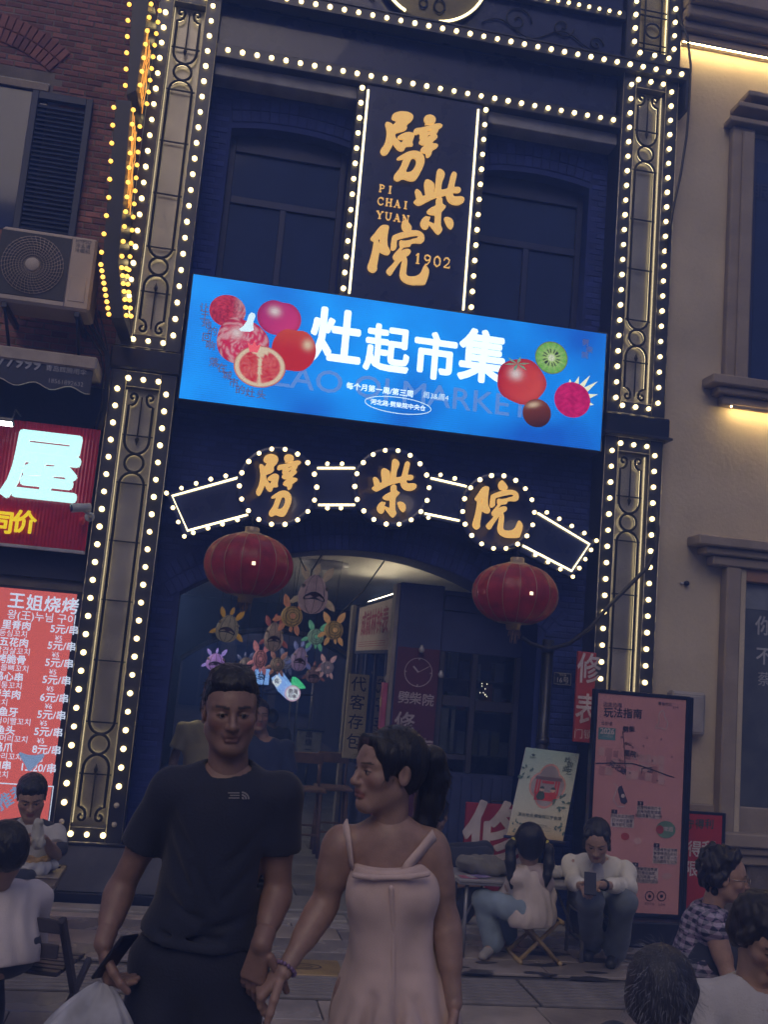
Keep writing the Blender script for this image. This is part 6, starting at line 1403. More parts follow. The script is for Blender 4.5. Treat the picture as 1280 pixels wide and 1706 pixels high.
def tables():
    p = at(768, 1455, -.85); q = at(976, 1470, -.85)
    z = .505; folding_table('folding_table', 'low grey folding table between the girl and the seated woman', p.x-.05, q.x+.03, -1.0, -.62, z, mat('grey_top', (.30,.29,.31), .45, var=.15, bump=.05), M_LEG)
    # heaped grey jacket, papers, white bag on the table
    a = at(806, 1432, -.78)
    S = SDF(); rr = random.Random(5)
    for i in range(9): S.ell(Vector((a.x+rr.uniform(-.10,.12), -.80+rr.uniform(-.06,.06), z+.03+rr.uniform(0,.045))), (rr.uniform(.06,.11), rr.uniform(.05,.08), rr.uniform(.03,.05)), k=.03)
    S.wr = (.007, 55); tag(link('folded_jacket', S.mesh('folded_jacket', .009), cloth('jacket_cloth', (.17,.165,.155))), 'crumpled olive grey jacket heaped on the low table', 'jacket')
    for i, (px, c, lab) in enumerate(((778, (.45,.14,.20), 'pink leaflet lying at the left end of the low table'), (790, (.42,.40,.45), 'white leaflet lying between the pink and violet ones'), (800, (.25,.20,.42), 'violet leaflet lying by the heaped jacket'))):
        b = at(px+3, 1452, -.93); tag(MB().obox(Vector((b.x, -.94+.01*i, z+.003+.003*i)), Vector((1,.2*i,0)).normalized(), Vector((-.2*i,1,0)).normalized(), Vector((0,0,1)), .055, .04, .0014).build('leaflet', mat('leaflet_%d' % i, c, .6, var=.4, scale=40, bump=0)), lab, 'leaflet')
    b = at(932, 1447, -.80); S = SDF()
    for i in range(6): S.ell(Vector((b.x+rr.uniform(-.06,.06), -.80+rr.uniform(-.04,.04), z+.03+rr.uniform(0,.02))), (.06, .05, .035), k=.02)
    S.wr = (.006, 70); tag(link('paper_bag', S.mesh('paper_bag', .008), cloth('white_plastic', (.48,.47,.46), .5)), 'crumpled white bag on the low table by the phone', 'bag')
    # folding bamboo stool under the girl
    d = ray(893, 1605); g = CAM+d*((.022-CAM.z)/d.z); bam = mat('bamboo', (.50,.36,.17), .5, var=.25, scale=14, bump=.1); x, y = g.x+.02, g.y+.12
    t = thing('folding_stool', 'folding bamboo stool under the girl with pigtails', 'stool', (x, y, .02), 'low folding stools')
    def xstool(t, x, y, h, w, m, sm):
        for s in (-1, 1):
            yy = y+s*.11
            MB().tube([(x-w, yy, .03), (x+w, yy+.0, h)], .013, 7).build('leg', m, t); MB().tube([(x+w, yy+s*.028, .03), (x-w, yy+s*.028, h)], .013, 7).build('leg', m, t)
        for xx in (x-w, x+w): MB().tube([(xx, y-.16, .034), (xx, y+.16, .034)], .014, 7).build('foot_bar', m, t); MB().tube([(xx, y-.16, h), (xx, y+.16, h)], .014, 7).build('seat_bar', m, t)
        v = [(x-w+2*w*i/8, y+j*.13, h+.012-.03*math.sin(math.pi*i/8)) for j in (-1, 1) for i in range(9)]; link('seat_sling', mesh('seat_sling', v, [(i, i+1, 10+i, 9+i) for i in range(8)], True), sm, t)
    dk = cloth('sling_dark', (.03,.03,.045)); xstool(t, x, y, .28, .13, bam, dk)
    d = ray(1012, 1590); g2 = CAM+d*((.022-CAM.z)/d.z); t = thing('folding_stool', 'dark folding stool under the woman in the white shirt', 'stool', (g2.x+.0, g2.y+.22, .02), 'low folding stools'); xstool(t, g2.x+.06, g2.y+.30, .30, .12, M_IRON, dk)
    # left table with food
    p = at(112, 1412, -1.05); zt = p.z; zt = .47; q = at(100, 1432, -1.3)
    x1 = at(113, 1418, -1.1).x; folding_table('dining_table', 'small dark folding table with food in front of the boy', x1-.75, x1, -1.55, -1.02, zt, mat('dark_top', (.16,.13,.115), .35, var=.25, scale=9, bump=.08), M_LEG)
    b = at(62, 1420, -1.25); cx, cy = b.x-.02, -1.28
    S = SDF()
    for i in range(12): a = i*.52; S.ell(Vector((cx+.10*math.cos(a), cy+.07*math.sin(a), zt+.03+rr.uniform(-.01,.02))), (.045, .035, .03), k=.015)
    S.wr = (.008, 75); tag(link('food_wrapper', S.mesh('food_wrapper', .007), cloth('foil_white', (.55,.55,.57), .4)), 'crumpled white food wrapper on the small dark table', 'wrapper')
    S = SDF()
    for i in range(9): S.ell(Vector((cx+.03+rr.uniform(-.05,.05), cy+rr.uniform(-.04,.04), zt+.055+rr.uniform(0,.025))), (.03, .025, .018), k=.008)
    S.wr = (.005, 90); tag(link('flatbread', S.mesh('flatbread', .006), mat('bread_crust', (.52,.33,.13), .65, var=.35, scale=30, bump=.3)), 'golden flatbread pieces lying in the white wrapper', 'bread')
    c = (cx-.16, cy-.02); t = thing('paper_cup', 'white paper cup beside the food wrapper', 'cup', (c[0], c[1], zt)); MB().lathe((c[0], c[1], zt), [(.028,0),(.037,.095),(.039,.097),(.034,.095),(.027,.01)], 18).build('cup_wall', cloth('cup_white', (.55,.56,.56), .5), t)
    o = box('phone', x1-.13, x1-.03, -1.12, -1.06, zt, zt+.009, M_BLACK, None, .003); tag(o, 'black phone lying at the corner of the small dark table', 'phone')
    box('tray', cx-.19, cx+.17, cy-.13, cy+.12, zt+.0005, zt+.008, mat('tray_tin', (.42,.36,.30), .4, .4, bump=.05), None, .003); tag(bpy.data.objects['tray'], 'thin metal tray under the food on the small table', 'tray')
    # slatted folding chair at the lower left
    wd = mat('chair_wood', (.045,.040,.055), .45, var=.3, scale=10, bump=.1)
    s_ = 400; A = J(103, 1532, s_); B = J(45, 1562, s_); Z = Vector((0,0,1))
    t = thing('folding_chair', 'dark slatted folding chair under the man in the white shirt', 'chair', (A.x-.2, A.y, .02))
    U = (A-B); U.z = 0; U.normalize(); D = Vector((U.y, -U.x, 0))                    # D points back, away from the table
    if D.y > 0: D = -D
    W2 = .40; A = Vector((A.x, A.y, A.z)); L0 = A-U*W2
    for P0 in (A, L0):
        foot = P0+D*-.42; foot.z = .022; MB().obox((P0+foot)/2, (P0-foot).normalized(), U, (P0-foot).normalized().cross(U), (P0-foot).length/2, .013, .019, .004).build('back_leg', wd, t)
        f2 = P0+D*.10; f2.z = .022; s2 = P0+D*-.40; s2.z = .36; MB().obox((f2+s2)/2, (s2-f2).normalized(), U, (s2-f2).normalized().cross(U), (s2-f2).length/2, .012, .017, .004).build('front_leg', wd, t)
    for h in (.03, .13): 
        c0 = A.lerp(L0, .5)+D*-.02*h-Z*h; MB().obox(c0, U, D, Z, W2/2, .008, .028, .003).build('back_slat', wd, t)
    for k in range(6):
        c0 = A.lerp(L0, .5)+D*-(.10+.055*k); c0.z = .375; MB().obox(c0, U, D, Z, W2/2-.02, .022, .009, .003).build('seat_slat', wd, t)
# ================================================================== PEOPLE
M_SKIN = mat('skin', (1, 1, 1), .44, 0, .13, 32, .12, 260, sss=.12, attr=True)
M_EYE = mat('eye_white', (.34,.32,.32), .15, var=.03, bump=0); M_IRIS = mat('eye_iris', (.02,.014,.01), .1, var=.05, bump=0)
def hairmat(name, col, streak=None):
    m = mat(name, col, .36, 0, .45, 3, 0)
    n = m.node_tree.nodes; l = m.node_tree.links; p = n['Principled BSDF']
    tc = n.new('ShaderNodeTexCoord'); mp = n.new('ShaderNodeMapping'); mp.inputs['Scale'].default_value = (300, 300, 22); nz = n.new('ShaderNodeTexNoise'); nz.inputs['Scale'].default_value = 1.0; nz.inputs['Detail'].default_value = 3
    l.new(tc.outputs['Object'], mp.inputs[0]); l.new(mp.outputs[0], nz.inputs['Vector']); b = n.new('ShaderNodeBump'); b.inputs['Strength'].default_value = .55; b.inputs['Distance'].default_value = .006; l.new(nz.outputs['Fac'], b.inputs['Height']); l.new(b.outputs[0], p.inputs['Normal'])
    if streak:
        cr = n.new('ShaderNodeMixRGB'); cr.inputs[1].default_value = (*col, 1); cr.inputs[2].default_value = (*streak, 1); rm = n.new('ShaderNodeMapRange'); rm.inputs[1].default_value = .52; rm.inputs[2].default_value = .68; l.new(nz.outputs['Fac'], rm.inputs[0]); l.new(rm.outputs[0], cr.inputs[0]); l.new(cr.outputs[0], p.inputs['Base Color'])
    return m
M_HAIR = hairmat('black_hair', (.011, .011, .016)); M_GREYHAIR = hairmat('greying_hair', (.028,.029,.040), (.11,.115,.15)); M_DKHAIR = hairmat('dark_hair', (.015,.013,.017)); M_SILVER = hairmat('silver_hair', (.22,.23,.28))
def hframe(face, up=(0, 0, 1)):
    f = Vector(face).normalized(); u = Vector(up); u = (u-f*u.dot(f)).normalized(); b = -f; r = b.cross(u)*-1; r = u.cross(b)*-1
    r = b.cross(u); return Matrix((r, b, u)).transposed()          # columns: local x, y (back of head), z (up)
class Head:
    def __init__(s, c, face, up=(0, 0, 1), k=1.0): s.c = Vector(c); s.R = hframe(face, up); s.k = k; s.Rn = np.array(s.R)
    def w(s, x, y, z): return s.c+s.R @ (Vector((x, y, z))*s.k)
    def ell(s, S, c, r, k=.015, sub=False, rx=0, rz=0):
        R = s.R @ Matrix.Rotation(rx, 3, 'X') @ Matrix.Rotation(rz, 3, 'Z'); S.ell(s.w(*c), [q*s.k for q in r], np.array(R), k*s.k, sub)
    def cap(s, S, a, b, ra, rb, k=.012, sub=False): S.cap(s.w(*a), s.w(*b), ra*s.k, rb*s.k, k*s.k, sub)
def head_sdf(H, S, male=True, mouth_open=0.0):
    E, Cp = H.ell, H.cap
    E(S, (0, .018, .034), (.076, .094, .084), .02); E(S, (0, -.030, -.030), (.063, .066, .088), .03); E(S, (0, -.030, .03), (.066, .062, .06), .03)
    j = .050 if male else .043
    for q in (-1, 1):
        Cp(S, (q*j, .002, -.058), (q*.020, -.070, -.100), .024 if male else .021, .017, .03); E(S, (q*.045, -.058, -.020), (.024, .026, .022), .022)
        Cp(S, (q*.014, -.086, .022), (q*.050, -.066, .024), .0105, .009, .014)
        E(S, (q*.031, -.097, .003), (.020, .015, .0115), .012, True)
        E(S, (q*.031, -.080, .002), (.0145, .0125, .0105), .004)
        E(S, (q*.0785, .012, -.004), (.008, .021, .032), .006, rx=-.15); E(S, (q*.086, .006, .0), (.006, .010, .018), .006, True)
        E(S, (q*.0125, -.101, -.034), (.0085, .010, .0075), .008); E(S, (q*.006, -.112, -.0425), (.0035, .005, .003), .003, True)
    E(S, (0, -.076, -.099), (.021, .019, .017), .02)
    Cp(S, (0, -.090, .012), (0, -.113, -.028), .0065, .0105, .010); E(S, (0, -.113, -.032), (.0105, .010, .009), .008)
    E(S, (0, -.088, -.052), (.024, .014, .012), .014)
    Cp(S, (-.017, -.094, -.0600), (.017, -.094, -.0600), .0055, .0055, .006); Cp(S, (-.014, -.094, -.0715), (.014, -.094, -.0715), .0062, .0062, .006); E(S, (0, -.0985, -.0585), (.008, .005, .0042), .004)
    Cp(S, (-.024, -.0995, -.0658), (.024, -.0995, -.0658), .0015+mouth_open, .0015+mouth_open, .003, True)
def head_colors(H, V, base, lip, brow=True, male=True):
    P = (np.array(V)-np.array(H.c))@H.Rn/H.k; x, y, z = P[:, 0], P[:, 1], P[:, 2]
    C = np.tile(np.array([*base, 1.0]), (len(P), 1)); m = (y < -.075) & (np.abs(x) < .026-.4*np.abs(z+.0655)) & (z > -.078) & (z < -.0545); C[m, :3] = lip
    r = np.exp(-(((np.abs(x)-.045)/.02)**2+((z+.03)/.02)**2))*(y < -.03); C[:, :3] *= (1-np.outer(r, [.0, .16, .14]))
    if brow:
        zb = .0235+.10*(np.abs(x)-.012)-2.2*np.clip(np.abs(x)-.03, 0, 1)**2*30*.1; b = (y < -.055) & (np.abs(x) > .011) & (np.abs(x) < .052) & (np.abs(z-zb) < (.0042 if male else .003)); C[b, :3] = (.06, .045, .04)
    e = (y < -.07) & (np.abs(np.abs(x)-.031) < .0165) & (np.abs(z-.0055+.25*np.abs(np.abs(x)-.031)) < .0022); C[e, :3] = (.03, .024, .022)
    return C
def hand(S, w, d, n, L, side, curl=(.5, .5, .55, .6), spread=.10, thumb=.6, k=1.0):
    """five-fingered hand: wrist w, direction d, palm normal n (towards the palm), side = direction of the thumb"""
    d = Vector(d).normalized(); n = Vector(n); n = (n-d*n.dot(d)).normalized(); s = d.cross(n)
    if s.dot(Vector(side)) < 0: s = -s
    w = Vector(w); P = L*.50
    for t in (-.30, -.10, .10, .30): S.cap(w+s*(t*.55*L*.45)+d*.005, w+d*P+s*(t*L*.45), .0135*k, .0115*k, .010)
    ln = (.42, .47, .44, .34)
    for i, t in enumerate((.315, .105, -.105, -.305)):
        b = w+d*(P-.004)+s*(t*L*.46); f = d+s*(spread*(t*1.2)); f.normalize(); c = curl[i]; p = b; r = (.0088, .0092, .0088, .0078)[i]*k
        for q, (fr_, a) in enumerate(((.45, .5), (.31, .75), (.24, .55))):
            f = (f*math.cos(c*a*1.5)+n*math.sin(c*a*1.5)).normalized(); e = p+f*(L*ln[i]*fr_); S.cap(p, e, r*(1-.07*q), r*(1-.07*(q+1)), .0045); nn = n-f*n.dot(f); n_ = nn.normalized() if nn.length > 1e-4 else n; p = e
    b = w+d*(L*.14)+s*(L*.17); f = (d*.72+s*.62+n*.25).normalized(); p = b
    for q, (ll, a) in enumerate(((.24, 0), (.19, .35*thumb), (.15, .5*thumb))):
        f = (f*math.cos(a)+(d*.6+n*.6-s*.3)*math.sin(a)).normalized(); e = p+f*(L*ll); S.cap(p, e, .0125*k*(1-.10*q), .0110*k*(1-.10*q), .006); p = e
def on_surface(V, px, py, lift=.003):
    """the point of a skin that is seen at this spot"""
    V = np.asarray(V); d = V-np.array(CAM); dep = d@np.array(CF); x = 640+FPX*(d@np.array(CR))/dep; y = 853-FPX*(d@np.array(CU))/dep
    e = (x-px)**2+(y-py)**2; m = e < max(16, e.min()+6); i = np.flatnonzero(m)[np.argmin(dep[m])]; p = CAM+ray(px, py)*float(dep[i]); return p-CF*lift
def verts(me): a = np.empty(len(me.vertices)*3); me.vertices.foreach_get('co', a); return a.reshape(-1, 3)
def lerpv(a, b, t): return Vector(a)*(1-t)+Vector(b)*t
class Person:
    def __init__(s, label, skin=(.40, .25, .18), lip=(.34, .13, .11), k=1.0, group=None):
        s.t = None; s.label = label; s.skin = skin; s.lip = lip; s.k = k; s.group = group; s.V = []; s.F = []; s.C = []; s.n = 0; s.kids = []
    def island(s, S, h, colors=None):
        V, F = S.raw(h); s.V.append(V); s.F.append(F+s.n); s.n += len(V); s.C.append(np.tile(np.array([*s.skin, 1.0]), (len(V), 1)) if colors is None else colors(V))
    def wear(s, name, S, h, m): s.kids.append((name, S.mesh(name, h), m))
    def part(s, name, me, m): s.kids.append((name, me, m))
    def done(s):
        V = np.concatenate(s.V); F = np.concatenate(s.F); C = np.concatenate(s.C); me = np_mesh('body', V, F)
        a = me.color_attributes.new('Col', 'FLOAT_COLOR', 'POINT'); a.data.foreach_set('color', C.astype(np.float32).ravel())
        lo = V.min(0); c = (V.min(0)+V.max(0))/2; t = thing('person', s.label, 'person', (c[0], c[1], min(lo[2], .02)), s.group); s.t = t
        link('body', me, M_SKIN, t)
        for nm, m_, mm in s.kids: link(nm, m_, mm, t)
        return t
def eyes(P, H, gaze=(0, 0)):
    for q in (-1, 1):
        c = H.w(q*.031, -.0810, .0008); b = MB(); ax = -(H.R @ Vector((gaze[0], 1, gaze[1]))).normalized()
        b.lathe(c, [(.0005, -.0115*H.k), (.008*H.k, -.008*H.k), (.0115*H.k, 0), (.0095*H.k, .0065*H.k), (.0062*H.k, .0097*H.k)], 14, ax); b.cur = 1; b.lathe(c, [(.0062*H.k, .0098*H.k), (.003*H.k, .0112*H.k), (.0002, .0115*H.k)], 14, ax); P.part('eye', b.mesh('eye'), [M_EYE, M_IRIS])
def torso_frame(j):
    r = (Vector(j['sR'])-Vector(j['sL'])).normalized(); pel = lerpv(j['hL'], j['hR'], .5); up = (Vector(j['neck'])-pel).normalized(); r = (r-up*r.dot(up)).normalized(); b = up.cross(r)*1.0
    return np.array(Matrix((r, b, up)).transposed()), pel, up, r, b
def torso(S, j, f=0.0, k=1.0, wide=1.0, deep=1.0, belly=1.0, hip=1.0):
    """f inflates for clothes"""
    R, pel, up, r, b = torso_frame(j); nk = Vector(j['neck']); sp = nk-pel; L = sp.length; sw = (Vector(j['sR'])-Vector(j['sL'])).length
    S.ell(pel+sp*.70, (sw*.435*wide+f, .100*k*deep+f, L*.36+f), R, .05); S.ell(pel+sp*.36, (sw*.385*wide*belly+f, .100*k*deep*belly+f, L*.33+f), R, .06)
    S.ell(pel+sp*.06, (sw*.40*hip+f, .112*k*deep+f, .13*k+f), R, .06)
    for s_ in ('sL', 'sR'):
        S.cap(nk-up*.045*k, Vector(j[s_])-up*.005, .046*k+f*.6, .044*k+f*.6, .045)
    return R, pel, up, r, b
def limb(S, a, b, ra, rb, k=.02, bulge=0.0):
    a, b = Vector(a), Vector(b); S.cap(a, b, ra, rb, k)
    if bulge: S.cap(lerpv(a, b, .18), lerpv(a, b, .5), ra+bulge, (ra+rb)/2+bulge*.6, k)
def body_skin(P, j, male=True, h=.008, arms=True, legs=True, k=1.0, neck_r=.054, torso_kw={}, arm=1.0):
    S = SDF(); torso(S, j, 0, k, **torso_kw)
    for q in 'LR':
        if arms:
            limb(S, j['s'+q], j['e'+q], .043*k*arm, .037*k*arm, .03, .004); limb(S, j['e'+q], j['w'+q], .036*k*arm, .025*k, .02, .005)
        if legs:
            limb(S, j['h'+q], j['k'+q], .078*k, .052*k, .04, .004); limb(S, j['k'+q], j['a'+q], .053*k, .036*k, .03, .006)
            ft = Vector(j.get('t'+q, Vector(j['a'+q])+Vector((0, -.15, -.03)))); S.cap(j['a'+q], ft, .038*k, .030*k, .02)
    P.island(S, h)
def neck_head(P, j, H, male=True, h=.004, neck_r=.054, **kw):
    S = SDF(); head_sdf(H, S, male, **kw); k = H.k
    S.cap(H.w(0, .022, -.045), Vector(j['neck'])-Vector((0, 0, .03*k)), neck_r*k*.95, neck_r*k*1.08, .03)
    P.island(S, h, lambda V: head_colors(H, V, P.skin, P.lip, True, male))
def shoe(P, name, a, t, m, k=1.0):
    S = SDF(); a, t = Vector(a), Vector(t); a = a-Vector((0, 0, .015*k)); S.cap(a+(a-t).normalized()*.03*k, t, .043*k, .036*k, .02); S.cap(a, a+Vector((0,0,.04*k)), .044*k, .045*k, .02); z = min(a.z, t.z)-.030*k; S.cut((0, 0, max(z, .023)), (0, 0, -1)); P.wear(name, S, .008, m)
def trousers(P, j, m, f=.014, k=1.0, flare=.0, h=.009, waist=.20, wr=(.0035, 42), name='trousers', end=.97):
    S = SDF(); R, pel, up, r, b = torso_frame(j); sw = (Vector(j['sR'])-Vector(j['sL'])).length
    S.ell(pel+up*.05*k, (sw*.40+f+.008, .115*k+f, .14*k+f), R, .06)
    for q in 'LR':
        S.cap(j['h'+q], j['k'+q], .088*k+f, .064*k+f, .05); S.cap(j['k'+q], lerpv(j['k'+q], j['a'+q], end), .063*k+f, .050*k+f+flare, .03)
        a = lerpv(j['k'+q], j['a'+q], end+.05); S.cut(a, Vector(j['a'+q])-Vector(j['k'+q])) if False else None
    S.wr = wr; S.cut(pel+up*waist*k, up); P.wear(name, S, h, m)
def tshirt(P, j, m, f=.016, k=1.0, sleeve=.62, hem=-.10, h=.008, wr=(.0035, 38), neck=.072, name='shirt', kw={}, flare=.02, long=False, folds=()):
    sc = []; S = SDF(); R, pel, up, r, b = torso(S, j, f, k, **kw)
    S.ell(pel+up*(hem*.5+.0)*k, (.172*k*min(1.15, kw.get('hip', 1))+f, .118*k*kw.get('deep', 1)+f, .14*k), R, .06)
    for q in 'LR':
        s_, e_, w_ = (Vector(j[c+q]) for c in 'sew')
        if long:
            S.cap(s_, e_, .048*k+f*.6, .042*k+f*.6, .03); S.cap(e_, lerpv(e_, w_, sleeve), .042*k+f*.6, .036*k+f*.6, .02)
        else:
            e = lerpv(s_, e_, sleeve); S.cap(s_, e, .050*k+f*.6, .043*k+f*.6+flare, .03); nrm = (e_-s_).normalized(); sc.append((e+nrm*.004, nrm))
    W_ = (Vector(j['sR'])-Vector(j['sL'])).length*.435+f; fd = -b if b.y > 0 else b; spn = Vector(j['neck'])-pel
    for u0, v0, u1, v1 in folds:
        dd = lambda u: (.104*k+f)*math.sqrt(max(.05, 1-(u/(W_*1.1))**2))+.006
        S.cap(pel+spn*v0+r*u0+fd*dd(u0), pel+spn*v1+r*u1+fd*dd(u1), .007, .004, .028, True)
    S.wr = wr; S.cut(pel+up*hem*k, -up)
    if not long and sleeve > .2:                # sleeves end in a clean hem
        for p_, n_ in sc: S.hems.append((np.array(p_), np.array(n_), .066*k+f*.4))
    S.cap(Vector(j['neck'])+up*.012*k+b*-.012, Vector(j['neck'])+up*.20, neck*k*.86, neck*k*1.2, .006, True)
    V, F = S.raw(h)
    P.part(name, np_mesh(name, V, F), m)
    return S
def hair_cap(H, S, t=.012, front=.052, side=-.01, back=-.055, k=.02):
    """scalp hair: skull shell; the face, ears and nape stay free"""
    H.ell(S, (0, .022, .040), (.078+t, .094+t, .084+t), k)
    H.ell(S, (0, .045, -.005), (.070+t*.8, .062+t, .070), .03)
    H.ell(S, (0, -.130, -.048), (.072, .083, .105), .012, True)
    H.ell(S, (0, -.02, -.13), (.12, .11, .085), .015, True)
def strands(H, S_pts, n, L, w, flow, rnd, jit=.3, z0=None):
    """thin hair ribbons that start on given points and follow a flow direction"""
    b = MB()
    for _ in range(n):
        p = Vector(S_pts[rnd.randrange(len(S_pts))]); d = Vector(flow(p)); d += Vector((rnd.uniform(-jit, jit), rnd.uniform(-jit, jit), rnd.uniform(-jit, jit))); d.normalize(); l = L*rnd.uniform(.5, 1.2); s = d.cross(Vector((rnd.uniform(-1,1), rnd.uniform(-1,1), rnd.uniform(-1,1)))).normalized()*w
        c = Vector((rnd.uniform(-1,1), rnd.uniform(-1,1), rnd.uniform(-1,1)))*l*.18
        q = [p, p+d*l*.5+c, p+d*l-Vector((0,0,l*.12))]; b.add([q[0]-s, q[0]+s, q[1]+s*.8, q[1]-s*.8, q[2]], [(0,1,2,3), (3,2,4)])
    return b

def crop_strands(P, H, me, n, L, m=None, jit=.35, w=.0007, seed=1):
    """loose ends that break the edge of the hair"""
    n0 = len(me.vertices); a = np.empty(n0*3); me.vertices.foreach_get('co', a); a = a.reshape(-1, 3); rn = random.Random(seed); pts = [Vector(a[rn.randrange(n0)]) for _ in range(min(n, 900))]; c = H.w(0, .02, .03); fw = H.R @ Vector((0, -1, 0)); dn = H.R @ Vector((0, 0, -1))
    b = strands(H, pts, n, L, w, lambda p: (p-c).normalized()*.8+fw*.5*(1 if (p-c).dot(fw) > 0 else -.3)+dn*(.6 if (p-c).dot(dn) > -.03 else 0), rn, jit); P.part('loose_hair', b.mesh('loose_hair'), m or M_HAIR)
# ------------------------------------------------------------------ man in black, walking, phone and bag in one hand
def front_man():
    s = 588; k = 1.0
    P = Person('man in a black T-shirt holding hands with the woman, phone and bag in other hand', (.26, .155, .125), (.22, .115, .10))
    j = dict(neck=J(381, 1284, s), sL=J(282, 1318, s), sR=J(466, 1324, s), eL=J(200, 1482, s*1.0), eR=J(463, 1488, s*1.0), wL=J(172, 1572, s*1.05), wR=J(436, 1572, s*1.05))
    pel = J(330, 1612, s); ax = CR.copy(); ax.z = 0; ax.normalize(); bk = Vector((-ax.y, ax.x, 0))
    j['hL'] = pel-ax*.095; j['hR'] = pel+ax*.095; j['kL'] = pel-ax*.10+Vector((0,0,-.43))-bk*.10; j['kR'] = pel+ax*.10+Vector((0,0,-.43))+bk*.02
    j['aL'] = Vector((j['kL'].x, j['kL'].y+.06, .09)); j['aR'] = Vector((j['kR'].x, j['kR'].y+.16, .11)); j['tL'] = j['aL']-bk*.15-Vector((0,0,.045)); j['tR'] = j['aR']-bk*.15-Vector((0,0,.055))
    H = Head(J(384, 1184, s), Vector((.06, -1, -.12)), CU+Vector((0,0,1.5)), .94)
    body_skin(P, j, True, .008, torso_kw=dict(belly=1.05))
    neck_head(P, j, H, True, .0036, .058); eyes(P, H, (-.1, .0))
    # arms refined: hand with phone and bag; hand that holds hers
    S = SDF(); d = (J(178, 1640, s*1.05)-j['wL']).normalized(); hand(S, j['wL'], d, Vector((.75, .2, -.1)), .185, Vector((.2, -1, 0)), (1.25, 1.3, 1.3, 1.2), .06, 1.1, 1.08); S.cap(lerpv(j['eL'], j['wL'], .8), j['wL'], .029, .026, .01); P.island(S, .003)
    S = SDF(); d = (J(416, 1650, s*1.05)-j['wR']).normalized(); hand(S, j['wR'], d, Vector((.35, .75, 0)), .19, Vector((.8, -.5, 0)), (.30, .34, .40, .46), .06, .6, 1.05); S.cap(lerpv(j['eR'], j['wR'], .8), j['wR'], .030, .027, .01); P.island(S, .003)
    tshirt(P, j, cloth('black_cotton', (.012, .016, .036), .8), .018, 1.0, .56, .10, .0065, (.0058, 27, .75), .070, kw=dict(belly=1.08, wide=1.0), flare=.008, folds=((-.13,.78,-.04,.62),(.13,.78,.05,.60),(-.14,.66,-.05,.48),(.14,.64,.06,.45),(-.13,.40,.0,.33),(.13,.36,.02,.28),(-.10,.22,.06,.24),(.12,.16,-.02,.13),(-.04,.58,.03,.40)))
    trousers(P, j, cloth('black_trouser', (.013, .016, .034), .75), .018, 1.0, .01, .010, .17, (.004, 30))
    sm = mat('dark_shoe', (.03,.03,.035), .5, bump=.1); shoe(P, 'shoe', j['aL'], j['tL'], sm); shoe(P, 'shoe', j['aR'], j['tR'], sm)
    # cropped hair
    S = SDF(); hair_cap(H, S, .007); H.ell(S, (0, -.035, .090), (.060, .045, .026), .03); H.ell(S, (0, .02, .105), (.062, .07, .03), .03); S.wr = (.0016, 260); me = S.mesh('hair', .0038); P.part('hair', me, M_HAIR)
    crop_strands(P, H, me, 1400, .010, None, .22, .0006)
    # small print on the chest: quartered dome and three short lines
    c = J(403, 1331, s); R, pel_, up, r, b = torso_frame(j); fr = None
    sv = verts(P.kids[[q[0] for q in P.kids].index('shirt')][1]); c = on_surface(sv, 403, 1331, .004)
    cl = MB(); nk_ = j['neck']; cl.tube([nk_+r*(.067*math.cos(a_))+(b if b.y < 0 else -b)*(.006+.066*math.sin(a_))-up*(.004+.020*math.sin(a_)) for a_ in [2*math.pi*i_/28 for i_ in range(28)]], .0055, 6, closed=True); P.part('collar', cl.mesh('collar'), MATS['black_cotton'])
    t = P.done()
    f = -b if b.y > 0 else b; U = CR-f*CR.dot(f); fr = Frame(c, U, f.cross(U)*1 if f.cross(U).z > 0 else -f.cross(U)); pr = mat('chest_print', (.30,.30,.33), .7, bump=0)
    nrm = fr.N if fr.N.y < 0 else -fr.N
    def arc(r0, r1): return [(r1*math.cos(a), r1*math.sin(a)) for a in [math.pi/2*i/8 for i in range(9)]]+[(r0*math.cos(a), r0*math.sin(a)) for a in [math.pi/2*(8-i)/8 for i in range(9)]]
    off = .0
    for r0, r1 in ((.002, .007), (.0095, .0145), (.017, .0215)): poly2(t, 'chest_print', [arc(r0, r1)], Frame(c+nrm*off, fr.U, fr.V), pr, 0)
    for i, L in enumerate((.030, .024, .028)): poly2(t, 'chest_print', [[(-.008-L, .016-.007*i), (-.006, .016-.007*i), (-.006, .0195-.007*i), (-.008-L, .0195-.007*i)]], Frame(c+nrm*off, fr.U, fr.V), pr, 0)
    # phone held in the fist, and the thin carrier bag hanging from it
    a, b2 = J(170, 1622, s*1.06), J(211, 1566, s*1.06); ax_ = (b2-a).normalized(); pp = CF.cross(ax_).normalized(); w2 = (CF*.88+pp*.47); w2 = (w2-ax_*w2.dot(ax_)).normalized(); nn = ax_.cross(w2)
    p = thing('smartphone', 'black smartphone gripped above the white carrier bag', 'phone', a); MB().obox((a+b2)/2+ax_*.002, ax_, w2, nn, .070, .037, .0045, .003).build('case', M_BLACK, p); MB().obox((a+b2)/2+ax_*.002+nn*.0048, ax_, w2, nn, .066, .033, .0006).build('glass_face', M_DGLASS, p)
    top = J(170, 1636, s*1.06); g = thing('carrier_bag', 'thin white plastic carrier bag hanging from the man\'s hand', 'bag', top-Vector((0,0,.35)))
    pl = paper('thin_plastic', (.78,.79,.84), .45, .25); v = []; f_ = []; NR, NG = 22, 40; rn = random.Random(9)
    sx = ax
